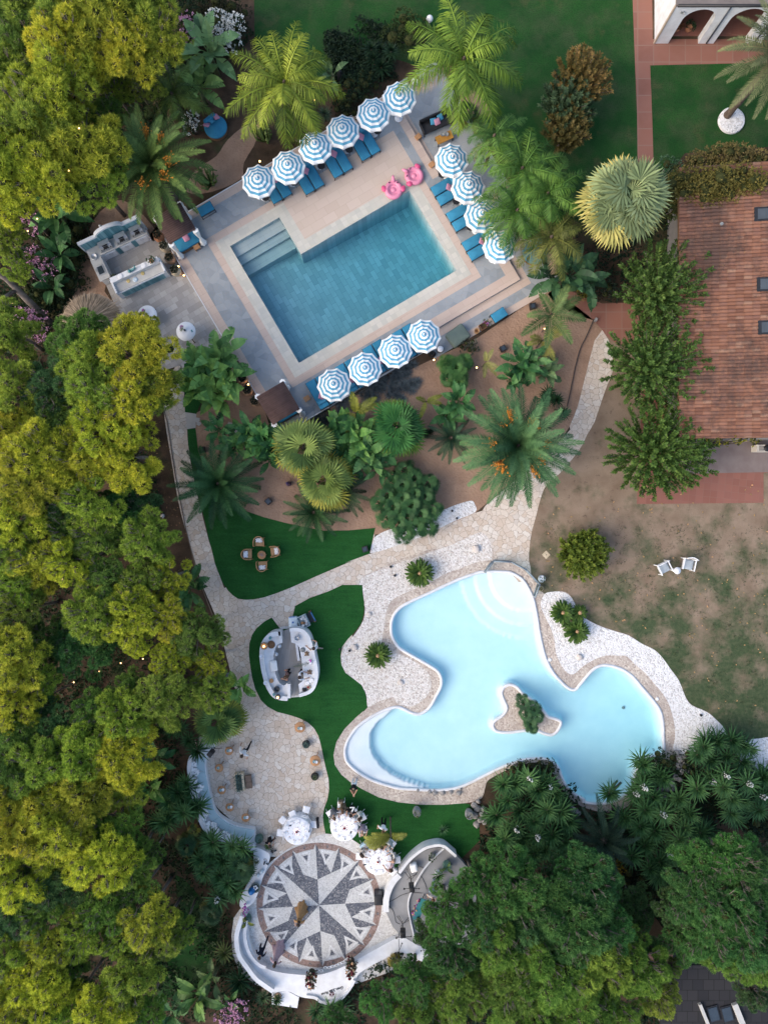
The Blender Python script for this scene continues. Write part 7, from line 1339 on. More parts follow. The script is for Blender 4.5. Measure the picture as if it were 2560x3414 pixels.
# flower columns, seating cards
for c, x, y, lab in (('a', 225, 320, 'left column of dark red flowers on the terrace wall'), ('a', 950, 110, 'right column of dark red flowers on the terrace wall')):
    p = at(c, x, y, .45); t = thing('flower_arrangement', lab, 'flower arrangement', p); g = MB(); g.cyl(0, 0, 0, 1.3, .05); g.lathe([(.18, 0), (.2, .25), (.14, .3)], 12); g.build('stand', M['black'], t)
    for m_, n_ in (('burgundy', 34), ('peach', 9), ('cream', 9), ('rust', 12)):
        if m_ not in M: M[m_] = plain(m_, {'burgundy': (.10, .012, .02), 'peach': (.60, .36, .20), 'cream': (.68, .58, .40), 'rust': (.28, .09, .03)}[m_], None, 12, .8)
        g = MB()
        for k in range(n_): z = random.random() ** .8 * 1.45; g.ball(random.gauss(0, .14), random.gauss(0, .14), z, random.uniform(.035, .085), 7)
        g.build('blossom', M[m_], t)
    v, f = cloud([(0, 0, .3, .26), (.03, 0, .7, .26), (0, .03, 1.15, .26)], 500, 3, .17, .05, .9, low=-1); link('foliage', npmesh('foliage', [(v, f, 0)], M['leaf']), t, None, 0, (.035, .05, .028))
CARD = None
for k, (x, y) in enumerate(((318, 300), (398, 312), (472, 255), (540, 252), (602, 232), (675, 212), (735, 182), (790, 158), (848, 122), (885, 95))):
    p = at('a', x, y, .55); rz = R(16 + k * 2); lab = f'white seating card, {("first", "second", "third", "fourth", "fifth", "sixth", "seventh", "eighth", "ninth", "tenth")[k]} from the left between the flower columns'
    if CARD is None:
        CARD = t = thing('seating_card', lab, 'seating card', p, rz, 'white seating cards'); M4 = Matrix.Rotation(R(58), 4, 'X')
        g = MB(); g.rbox(0, 0, 0, .20, .30, .02, .05, 0, R(35)); g.build('card', M['white'], t)
        for yy_ in (.06, -.06):
            g = MB()
            for j in range(4): g.box(0, (yy_ + .03 - j * .02) * .82, .016 + (yy_ + .03 - j * .02) * .57, .12, .009, .004, 0, R(35))
            g.build('writing', INK, t)
        g = MB(); g.tube([(0, .12, .08), (0, .10, .28)], .004, 4); g.tube([(0, -.05, -.05), (0, .0, -.5)], .008, 4); g.build('stand', M['black'], t)
    else: dup(CARD, lab, p, rz)
# ================ stage
t = thing('stage', 'curved grey concrete stage with a white front wall', 'stage', (0, 0, 0)); so_ = smooth(poly('M 1070,1220 1072,1100 1110,1000 1190,870 1280,760 1380,675 1470,635 1540,622 1620,640 1720,700 1900,900', .4), 4, False)
g = MB(); g.prism(so_ + poly('M 1900,1500 1500,1540 1350,1535 1240,1480 1130,1350', .4), 0, .42); g.build('floor', M['concrete'], t)
g = MB(); g.strip(inset(smooth(poly('M 1185,855 1260,755 1340,680 1430,622 1540,596 1600,605 1640,630 1720,700', .8), 4, False), -.06), .16, 0, .8); g.build('back_wall', M['plaster'], t)
g = MB(); g.strip(inset(smooth(poly('M 1062,1220 1064,1100 1095,1000 1135,930 1186,874', .75), 4, False), -.05), .34, 0, .75); g.build('front_wall', M['plaster'], t)
g = MB(); ln2 = smooth(poly('M 1600,632 1500,725 1420,820 1350,935 1295,1050 1272,1150 1290,1280 1340,1500', .5), 5, False); g.strip(ln2, .07, .42, .56); g.build('tier_edge', M['plaster'], t)
p = at('M', 1000, 1098, .6); t = thing('subwoofer', 'big black box speaker on the mosaic beside the stage', 'speaker', (p.x, p.y, .04), R(2)); g = MB(); g.rbox(0, 0, .36, .50, .60, .72, .02); g.build('cabinet', M['black'], t); g = MB(); g.box(0, .305, .36, .4, .01, .6); g.build('grille', M['darkglass'], t)
def stand_speaker(lab, c, x, y, hd, z0=.42, h=1.7):
    p = at(c, x, y, h); t = thing('stand_speaker', lab, 'speaker', (p.x, p.y, z0), hd); g = MB(); g.rbox(0, 0, h - z0, .30, .34, .55, .04); g.build('cabinet', M['black'], t); g = MB(); g.cyl(0, 0, .1, h - z0 - .3, .02); g.build('pole', M['black'], t)
    for k in range(3): a = k * 2.1 + .4; g = MB(); g.tube([(0, 0, .45), (.42 * math.cos(a), .42 * math.sin(a), 0)], .015, 5); g.build('leg', M['black'], t)
stand_speaker('upper black speaker on a tripod on the stage', 'M', 1305, 990, .1); stand_speaker('lower black speaker on a tripod by the wall corner', 'M', 1225, 1410, .0); stand_speaker('black speaker at the head of the curved bench', 'L', 288, 443, R(-40), 0, 1.2)
def mic(lab, c, x, y, hd, light=True):
    p = at(c, x, y, .42); t = thing('microphone_stand', lab, 'stand', p, hd); g = MB(); g.tube([(0, 0, 0), (0, 0, 1.6)], .014, 6); g.build('pole', M['black'], t); g = MB(); g.tube([(-.45, 0, 1.6), (.45, 0, 1.62)], .016, 6); g.ball(.45, 0, 1.62, .04); g.ball(-.4, 0, 1.64, .06, 8); g.build('crossbar', M['black'], t)
    for k in range(3): a = k * 2.1; g = MB(); g.tube([(0, 0, .3), (.38 * math.cos(a), .38 * math.sin(a), 0)], .012, 5); g.build('leg', M['black'], t)
mic('tall black stand on the upper part of the stage', 'M', 1292, 870, 0); mic('tall black stand near the lower speaker', 'M', 1222, 1300, .1); mic('slanting black stand over the terrace wall', 'M', 1185, 1420, 1.2)
p = at('M', 1325, 805, .7); t = thing('white_cover', 'white cloth covered box on the stage', 'covered box', (p.x, p.y, .42), .3); g = MB(); g.rbox(0, 0, .25, .40, .46, .5, .08, puff=.05); g.build('cloth', M['canvas_w'], t)
p = at('M', 1375, 1170, .9); t = thing('keyboard_table', 'stage table draped with colourful flowers beside the pine', 'table', (p.x, p.y, .42), R(70)); g = MB(); g.box(0, 0, .75, 1.3, .4, .05); g.build('tabletop', M['teal'], t)
for a in (-.6, .6): g = MB(); g.tube([(a, -.15, 0), (-a, .15, .75)], .02, 5); g.build('leg', M['black'], t)
for m_, n_ in (('purple', 10), ('peach', 8), ('burgundy', 8), ('straw', 0)):
    if n_:
        g = MB()
        for k in range(n_): g.ball(random.uniform(-.6, .6), .2 + random.gauss(0, .05), .8 - random.random() * .25, .05, 6)
        g.build('blossom', M[m_], t)
g = MB(); g.rbox(-.5, -.1, .85, .2, .2, .12, .03); g.build('mixer', M['black'], t)
for k, (lab, spec) in enumerate((('black cable from the front wall to the first stage stand', 'M 1070,1140 1150,1100 1220,1060 1300,1040 1400,1045'), ('black cable looping between the stage stands', 'M 1075,1145 1130,1200 1150,1260 1160,1310 1200,1330'), ('black cable behind the white covered box', 'M 1380,800 1410,810 1415,840 1380,870 1400,900 1430,960 1445,1010'))): g = MB(); g.tube(smooth(poly(spec, .44), 4, False), .012, 5); tag(g.build('cable', M['black']), lab, 'cable')
# ================ small wooden tables on the terrace
for x, y, r, lab, objs in ((1107, 207, .32, 'larger wooden table near the lawn curve, upper', 2), (1247, 515, .32, 'larger wooden table near the lawn curve, lower', 2), (453, 425, .25, 'small wooden table beside the walking waiter', 2), (362, 583, .25, 'small wooden table nearest the agave trough', 1), (385, 787, .25, 'small wooden table third along the bench', 2), (460, 945, .25, 'small wooden table fourth along the bench', 2), (607, 1040, .25, 'small wooden table at the lower end of the bench', 2)):
    p = at('L', x, y, .5); t = thing('wooden_table', lab, 'table', (p.x, p.y, .012), R(60 + random.uniform(-15, 15)), 'round wooden tables on the terrace'); g = MB(); g.lathe([(r * .97, .45), (r, .465), (r, .49), (r * .97, .5), (.002, .5)], 28); g.build('tabletop', M['wood'], t)
    for k in range(3): a = k * 2.09; g = MB(); g.tube([(r * 1.12 * math.cos(a), r * 1.12 * math.sin(a), 0), (r * .75 * math.cos(a), r * .75 * math.sin(a), .45)], .02, 6); g.build('leg', M['wood'], t)
    what = lab.replace('larger ', '').replace('small ', '')
    for k in range(objs):
        p2 = at('L', x + (-10 if k == 0 else 12) + (0 if r > .3 else 4), y + (5 if k == 0 else 8) * (1 if r > .3 else -1), .52); simple('cup', f'{"pale blue" if k == 0 else "white"} lantern cup on the {what}', 'cup', [(.05, 0), (.08, .03), (.085, .10), (.07, .10), (.055, .04), (.002, .03)], ('pb' if k == 0 else 'white') if False else (M.setdefault('pb', plain('pale_blue_glaze', (.32, .47, .48), (.26, .40, .42), 5, .3)) if k == 0 else M['white']), p2, 14)
# wicker chairs on the lawn
def wicker_chair():
    t = thing('wicker_chair', '', 'armchair', (0, 0, 0), 0, 'wicker armchairs on the lawn'); g = MB(); g.rbox(0, .02, .37, .50, .48, .08, .04); g.build('seat', M['wicker'], t)
    arc = [(.31 * math.cos(a), .02 - .34 * math.sin(a) * 1., .68) for a in np.linspace(-.0, PI, 13)]; arc = [(.31, .27, .62)] + arc + [(-.31, .27, .62)]; g = MB(); g.tube(arc, .028, 7); g.build('top_rail', M['wood'], t)
    g = MB(); vs = [(x, y, z) for x, y, z in arc[1:-1]] + [(x * .92, y * .92, .38) for x, y, z in arc[1:-1]]; n = len(arc) - 2; g.add(vs, [(i, i + 1, n + i + 1, n + i) for i in range(n - 1)]); g.build('backrest', M['wicker'], t)
    for a, b2 in ((.28, .25), (-.28, .25), (.25, -.22), (-.25, -.22)): g = MB(); g.tube([(a * 1.1, b2 * 1.1, 0), (a, b2, .64)], .022, 6); g.build('leg', M['wood'], t)
    g = MB(); g.rbox(0, -.10, .47, .42, .28, .12, .05, 0, R(-25)); g.build('cushion', M['print'], t); return t
WC = wicker_chair(); first = True
for x, y, a, lab in ((745, 1200, 180, 'wicker armchair above the round lawn table'), (652, 1298, 270, 'wicker armchair left of the round lawn table'), (870, 1275, 97, 'wicker armchair right of the round lawn table'), (770, 1390, 3, 'wicker armchair below the round lawn table')):
    p = at('I', x, y, .45); p.z = .022
    if first: WC.location = p; WC.rotation_euler = (0, 0, R(a)); WC['label'] = lab; first = False
    else: dup(WC, lab, p, R(a))
p = at('I', 765, 1304, .45); t = thing('wooden_table', 'round table with a dried posy between the wicker armchairs', 'table', (p.x, p.y, .022)); g = MB(); g.lathe([(.24, .40), (.25, .42), (.24, .45), (.002, .45)], 26); g.build('tabletop', M['wood'], t)
for k in range(3): a = k * 2.1; g = MB(); g.tube([(.2 * math.cos(a), .2 * math.sin(a), 0), (.15 * math.cos(a), .15 * math.sin(a), .42)], .025, 6); g.build('leg', M['wood'], t)
g = MB()
for k in range(16): g.ball(random.gauss(0, .05), random.gauss(0, .06), .03 + random.random() * .05, .025, 6)
tag(g.build('posy', plain('grey_purple', (.22, .17, .22), (.30, .28, .26), 20), None, (p.x, p.y, .475)), 'dried grey purple posy on the lawn table', 'posy')
# white garden armchairs
def garden_chair(lab, c, x, y, a, round_):
    p = at(c, x, y, .45); t = thing('garden_armchair', lab, 'armchair', (p.x, p.y, .01), a); g = MB(); g.rbox(0, .02, .40, .56, .56, .08, .04); g.build('cushion', plain('grey_cushion', (.36, .40, .42), (.30, .34, .36), 3), t)
    for sd in (-1, 1):
        g = MB(); g.box(sd * .34, 0, .62, .05, .68, .04); f = g.build('armrest', M['white'], t)
        for k in range(8): g = MB(); g.tube([(sd * .34, -.28 + k * .08, .3), (sd * .34, -.28 + k * .08, .62)], .011, 5); g.build('spindle', M['white'], f)
        for b2 in (-.31, .31): g = MB(); g.box(sd * .33, b2, .31, .045, .045, .62); g.build('leg', M['white'], t)
    g = MB(); arc = [(-.33 + .66 * k / 10, -.34 - (.10 * math.sin(PI * k / 10) if round_ else 0), .95 - (0 if round_ else .02)) for k in range(11)]; g.tube(arc, .025, 6)
    for k in range(11): g.tube([(arc[k][0], -.31, .35), arc[k]], .011, 5)
    g.build('backrest', M['white'], t); g = MB(); g.box(0, .0, .33, .62, .6, .04); g.build('seat_frame', M['white'], t)
garden_chair('white slatted armchair with a square back on the dry lawn', 'Q', 1018, 355, R(206), False); garden_chair('white slatted armchair with a rounded back on the dry lawn', 'Q', 1168, 335, R(168), True)
simple('side_table', 'small round white table between the two garden armchairs', 'side table', [(.12, 0), (.1, .05), (.06, .2), (.2, .46), (.21, .5), (.002, .505)], 'white', (lambda p: (p.x, p.y, .01))(at('Q', 1098, 373, .45)), 22)
# ================ dining tables with guests
def folding_chair():
    t = thing('folding_chair', '', 'chair', (0, 0, 0), 0, 'white folding chairs at the dining tables'); g = MB(); g.rbox(0, 0, .45, .42, .40, .05, .02); g.build('seat', M['white'], t)
    for sd in (-1, 1):
        g = MB(); g.tube([(sd * .2, -.26, .92), (sd * .2, -.18, .5), (sd * .2, .24, 0)], .018, 6); g.build('leg', M['white'], t); g = MB(); g.tube([(sd * .19, .18, .44), (sd * .19, -.30, 0)], .018, 6); g.build('leg', M['white'], t)
    g = MB(); g.box(0, -.262, .90, .42, .025, .05); g.box(0, -.235, .76, .40, .02, .05); g.build('backrest', M['white'], t); return t
FC = folding_chair(); fc1 = True
def chair(x, y, a, lab, c='M'):
    global fc1
    p = at(c, x, y, .5); p.z = .03
    if fc1: FC.location = p; FC.rotation_euler = (0, 0, a); FC['label'] = lab; fc1 = False
    else: dup(FC, lab, p, a)
GL = plain('clear_glass', (.76, .79, .81), (.72, .76, .78), 6, .2, .4); PINKN = plain('peach_bread', (.68, .54, .46), (.60, .47, .40), 9)
for (x, y, lab, who) in ((248, 473, 'white clothed dining table on the crazy paving', 'left'), (685, 440, 'white clothed dining table on the turf', 'middle'), (993, 750, 'white clothed dining table next to the stage', 'right')):
    p = at('M', x, y, .76); c0 = Vector((p.x, p.y, .03)); t = thing('dining_table', lab.replace('white clothed', 'round').replace('dining table', f'dining table under the {who} white cloth'), 'dining table', c0); g = MB(); g.cyl(0, 0, .68, .72, .78, 32); g.build('tabletop', M['wood'], t); g = MB(); g.cyl(0, 0, 0, .68, .08); g.build('pedestal', M['black'], t)
    g = MB(); n = 72; prof = [(.01, .755), (.6, .755), (.79, .752), (.81, .73)]; vs = []
    for r, z in prof: vs += [(r * math.cos(2 * PI * i / n), r * math.sin(2 * PI * i / n), z) for i in range(n)]
    for zz, am in ((.5, .014), (.25, .022), (.03, .03)): vs += [((.82 + am * math.sin(i * 2 * PI / n * 18) + (.75 - zz) * .05) * math.cos(2 * PI * i / n), (.82 + am * math.sin(i * 2 * PI / n * 18) + (.75 - zz) * .05) * math.sin(2 * PI * i / n), zz) for i in range(n)]
    g.add(vs, [(k * n + i, (k + 1) * n + i, (k + 1) * n + (i + 1) % n, k * n + (i + 1) % n) for k in range(6) for i in range(n)][::1], True); g.f = [f[::-1] for f in g.f]
    tag(g.build('tablecloth', plain('white_linen', (.84, .84, .86), (.80, .80, .82), 3, .85, .1), None, c0), f'white cloth draped over the {who} dining table', 'tablecloth', 'white tablecloths')
    for k in range(10):
        a = k * 2 * PI / 10 + (.3 if who == 'middle' else .1); d = Vector((math.cos(a), math.sin(a), 0)); s_ = thing('place_setting', f'plate, folded napkin and glass laid on the {who} white table', 'place setting', c0 + d * .62 + Vector((0, 0, .757)), a, f'place settings on the {who} table')
        g = MB(); g.lathe([(.07, 0), (.105, .012), (.10, .016), (.002, .008)], 16); g.build('plate', M['white'], s_); g = MB(); g.rbox(.02, .0, .022, .17, .085, .012, .01); g.build('napkin', M.setdefault('napkin', plain('napkin_linen', (.72, .735, .77), (.68, .70, .73), 8)), s_)
        g = MB(); g.lathe([(.03, 0), (.006, .01), (.006, .08), (.035, .12), (.03, .17)], 10, -.12, .07, 0); g.build('glass', GL, s_); g = MB(); g.ball(-.10, -.06, .02, .032, 8, .6); g.build('bread', PINKN, s_)
    t = thing('centrepiece', f'small dark red flowers and candles in the middle of the {who} table', 'centrepiece', c0 + Vector((0, 0, .757)), 0, 'table centrepieces'); g = MB(); g.ball(0, .0, .1, .065, 9); g.ball(.05, -.02, .07, .04, 7); g.build('flower', plain('red_rose', (.22, .015, .03)), t)
    g = MB()
    for k in range(20): a = random.random() * 6.3; r = random.uniform(.08, .28); g.ball(r * math.cos(a), r * math.sin(a), .02, random.uniform(.012, .024), 6)
    fb = g.build('petals', plain('dark_berry', (.05, .015, .03)), t); fb['kind'] = 'stuff'
    g = MB()
    for k in range(8): a = random.random() * 6.3; r = random.uniform(.1, .25); g.ball(r * math.cos(a), r * math.sin(a), .03, .018, 6)
    g.build('candle', M.setdefault('candle', emit('candle_glow', (1, .6, .45), 1.6)), t)
for x, y, a, lab in ((335, 275, 165, 'white folding chair set back from the left dining table'), (208, 318, 205, 'white folding chair at the upper left of the left table'), (118, 375, 230, 'white folding chair left of the left table'), (95, 490, 265, 'white folding chair at the lower left of the left table'), (405, 412, 85, 'white folding chair with a dark jacket at the left table'), (557, 312, 215, 'white folding chair under the guest in grey'), (655, 232, 180, 'white folding chair with a bag behind the patterned dress'), (765, 288, 150, 'white folding chair under the guest in black and white'), (852, 345, 118, 'white folding chair under the pale dressed guest'), (865, 460, 95, 'white folding chair under the man in mauve'), (875, 600, 220, 'white folding chair with a light blue jacket'), (825, 705, 265, 'white folding chair under the guest in beige'), (1000, 560, 185, 'white folding chair under the palm leaf'), (1125, 590, 140, 'white folding chair under the guest in white linen'), (1172, 740, 95, 'white folding chair under the balding man'), (1135, 850, 55, 'white folding chair under the long haired guest')):
    chair(x, y, R(a - 180) + 0, lab)
g = MB(); g.rbox(0, 0, 0, .14, .52, .34, .06); g.rbox(0, .2, -.1, .16, .16, .4, .06); p = at('M', 440, 400, .75); tag(g.build('jacket', plain('navy_cloth', (.012, .013, .018)), None, p, .1), 'dark jacket hung over the chair at the left table', 'jacket')
g = MB(); g.rbox(0, 0, 0, .52, .12, .36, .05); p = at('M', 862, 590, .72); tag(g.build('jacket', plain('ice_blue_cloth', (.42, .58, .66)), None, p, .7), 'light blue jacket over a chair at the right table', 'jacket')
g = MB(); g.rbox(0, 0, 0, .30, .14, .40, .06); p = at('M', 655, 200, .6); tag(g.build('handbag', plain('patterned_bag', (.08, .06, .04), (.22, .17, .12), 16), None, p, .2), 'patterned bag hanging behind the chair at the middle table', 'bag')
for x, y, lab in ((187, 422, 'phone on the left white table'), (362, 472, 'dark phone at the right rim of the left table'), (745, 485, 'black case on the middle white table'), (686, 548, 'dark phone at the bottom of the middle table'), (875, 783, 'dark phone at the left rim of the right table')): g = MB(); g.box(0, 0, .008, .08, .15, .014, random.random() * 3); p = at('M', x, y, .8); tag(g.build('phone', M['darkglass'], None, (p.x, p.y, .788)), lab, 'phone')
# orchid, glass bowl, balls, cameras on the ledge
p = at('N', 278, 530, .8); t = thing('orchid', 'purple orchid in a pot on the white ledge', 'orchid', (p.x, p.y, .48)); g = MB(); g.lathe([(.08, 0), (.11, .18), (.09, .18)], 12); g.build('pot', M['white'], t); g = MB()
for k in range(18): g.ball(random.gauss(0, .08), random.gauss(0, .18), .4 + random.random() * .15, .05, 6)
g.build('blossom', M['purple'], t)
p = at('N', 362, 372, .6); t = thing('glass_bowl', 'large grey glass bowl of white eggs on the ledge', 'bowl', (p.x, p.y, .48)); g = MB(); g.lathe([(.14, 0), (.27, .12), (.29, .25), (.26, .25), (.24, .12), (.002, .04)], 20); g.build('bowl', plain('smoked_glass', (.14, .17, .16), (.10, .13, .12), 3, .2, .5), t)
for k in range(6): g = MB(); g.ball(.10 * math.cos(k * 1.2), .10 * math.sin(k * 1.2), .20, .055, 8); g.build('egg', M['white'], t)
p = at('N', 335, 390, .5); g = MB(); g.lathe([(.16, 0), (.20, .1), (.2, .3), (.12, .42), (.13, .45), (.002, .44)], 16); tag(g.build('jar', plain('cobalt_glaze', (.02, .16, .42), (.015, .12, .32), 4, .3), None, (p.x, p.y, .48)), 'cobalt blue glazed jar beside the glass bowl', 'jar')
for x, y, lab in ((411, 243, 'upper frosted glass ball on the white ledge'), (382, 273, 'lower frosted glass ball on the white ledge')): g = MB(); g.ball(0, 0, .12, .125, 14); tag(g.build('glass_ball', plain('frosted_glass', (.50, .56, .58), (.45, .51, .53), 3, .3), None, at('N', x, y, .48)), lab, 'glass ball')
for c, x, y, lab, z in (('N', 432, 180, 'black camera with a strap on the white ledge', .48), ('N', 495, 90, 'black camera on the paving beside the ledge', .03)):
    t = thing('camera_body', lab, 'camera', at(c, x, y, z), random.random() * 3); g = MB(); g.rbox(0, 0, .06, .17, .09, .12, .02); g.build('body', M['black'], t); g = MB(); g.lathe([(.045, 0), (.045, .16), (.035, .16)], 12, 0, -.1, .06, True, Matrix.Rotation(PI / 2, 4, 'X')); g.build('lens', M['darkglass'], t); g = MB(); g.tube([(.08, 0, .08), (.2, .1, .02), (.25, -.05, .02), (.1, -.1, .04)], .012, 5); g.build('strap', M['black'], t)
# rocks, covers, fence, lights in the coping
random.seed(21)
def rock(lab, p, r, group): 
    g = MB(); g.lathe([(max(.002, r * math.sin(PI * k / 6) * random.uniform(.85, 1.1)), -r * .7 * math.cos(PI * k / 6)) for k in range(7)], 8, 0, 0, 0, False, Matrix.Rotation(random.random(), 4, 'X'), .15); g.v = [(x + random.gauss(0, r * .07), y + random.gauss(0, r * .07), z) for x, y, z in g.v]; tag(g.build('rock', M['stone'], None, p, random.random() * 6), lab, 'rock', group)
for x, y, r in ((1095, 20, .2), (1115, 55, .24), (1140, 40, .18), (1110, 95, .2), (1150, 90, .2), (1115, 130, .24), (1160, 135, .2), (1085, 165, .22), (1110, 180, .2), (1065, 205, .24), (1035, 240, .22), (1000, 240, .2), (1075, 235, .2), (1010, 285, .22), (980, 250, .15), (455, 365, .2), (490, 385, .22), (470, 400, .2)): rock('grey boulder in the rocky bank between lagoon and yuccas', at('R', x, y, .15), r, 'boulders beside the lagoon')
for x, y, r in ((905, 1560, .22), (930, 1590, .2), (890, 1600, .24), (920, 1630, .2), (950, 1640, .2), (885, 1540, .2), (910, 1515, .17), (900, 1655, .22), (940, 1560, .17), (965, 1600, .2)): rock('grey boulder in the rock wall at the right end of the turf', at('O', x, y, .25), r, 'boulders of the rock wall')
for x, y, r in ((540, 1447, .12), (610, 1455, .16), (640, 1462, .18), (690, 1463, .17), (740, 1455, .15), (790, 1462, .17), (800, 1440, .1)): rock('pale boulder set into the lower lagoon edge', at('O', x, y, .06), r, 'pale boulders in the lagoon edge')
for c, x, y, r, lab in (('O', 240, 365, .16, 'pale flat stone in the gravel near the turf'), ('O', 152, 570, .2, 'white angular stone near the lower gravel spotlight'), ('O', 435, 785, .18, 'white stone in the middle of the gravel bulge'), ('J', 908, 1100, .24, 'beige boulder on the gravel beside the path'), ('V', 1125, 975, .14, 'pale stone on the bare earth under the pines'), ('Q', 500, 905, .2, 'white stone on the right hand gravel')):
    g = MB(); g.lathe([(max(.002, r * math.sin(PI * k / 6)), -r * .6 * math.cos(PI * k / 6)) for k in range(7)], 7, 0, 0, 0, False, None, .1); tag(g.build('rock', plain('pale_rock', (.58, .53, .48), (.48, .43, .39), 4, .9), None, at(c, x, y, r * .4), random.random() * 3), lab, 'rock')
for c, x, y, s_, lab, m_ in (('J', 1388, 1140, .36, 'square cream manhole cover on the dry lawn', 'clay2'), ('K', 147, 840, .40, 'square grey drain cover on the earth beside the path', 'greypot')): p = at(c, x, y); t = thing('drain_cover', lab, 'drain cover', (p.x, p.y, 0), R(45) if c == 'J' else .05); g = MB(); g.box(0, 0, .02, s_, s_, .04); g.build('plate', M[m_], t); g = MB(); g.cyl(0, 0, .04, .046, .03, 8); g.build('knob', M['black'], t)
for c, x, y, lab in (('O', 1349, 645, 'round white pool light cover on the upper right coping'), ('Q', 975, 1162, 'round white pool light cover on the lower right coping')): g = MB(); g.lathe([(.10, 0), (.10, .03), (.08, .04), (.002, .04)], 18); tag(g.build('light_cover', M['white'], None, at(c, x, y, .02)), lab, 'light cover')
fl2 = poly('J 958,1258 1015,1180 1135,1185 1240,1240 1330,1338 1298,1425'); t = thing('pool_fence', 'low glass fence with steel rails at the head of the lagoon', 'fence', (0, 0, 0))
GM = bpy.data.materials.new('fence_glass'); GM.use_nodes = True; q = NT(GM.node_tree); tr3 = q.n('BsdfTransparent'); tr3.inputs[0].default_value = (.75, .84, .86, 1); gl3 = q.n('BsdfGlossy'); gl3.inputs[1].default_value = .1; mx = q.n('MixShader'); mx.inputs[0].default_value = .12; q.l(tr3.outputs[0], mx.inputs[1]); q.l(gl3.outputs[0], mx.inputs[2]); q.l(mx.outputs[0], GM.node_tree.nodes['Material Output'].inputs[0])
for a, b2 in zip(fl2[:-1], fl2[1:]):
    g = MB(); g.strip([a, b2], .02, .08, .62); g.build('pane', GM, t); g = MB(); g.tube([a + Vector((0, 0, .66)), b2 + Vector((0, 0, .66))], .045, 6); g.tube([a + Vector((0, 0, .05)), b2 + Vector((0, 0, .05))], .035, 6); g.build('rail', plain('blue_grey_metal', (.24, .29, .32)), t)
for a in fl2: g = MB(); g.cyl(a.x, a.y, 0, .68, .035); g.build('post', M['steel'], t)
g = MB(); g.strip([at('G', 1325, 460), at('G', 1345, 470)], .2, 0, .25); tag(g.build('edging_stone', M['stone']), 'dark edging stone where sand meets the terracotta path', 'edging stone')
g = MB(); p = w(2434, 405); g.lathe([(.78, 0), (.78, .16), (.72, .18), (.002, .18)], 36); tag(g.build('tree_ring', M['gravel2'], None, (p.x, p.y, 0)), 'round bed of white pebbles at the foot of the leaning palm', 'tree ring')
for c, x, y, s_, lab in (('V', 830, 815, .5, 'white box between the pines'),): p = at(c, x, y, 1); g = MB(); g.rbox(0, 0, .5, .5, .4, 1., .04); tag(g.build('utility_box', M['white'], None, (p.x, p.y, 0), .4), lab, 'utility box')

simple('drain_cover', 'small round grey drain on the lagoon floor', 'drain', [(.09, 0), (.09, .02), (.002, .025)], 'greypot', at('Q', 768, 1215, -.66), 14)
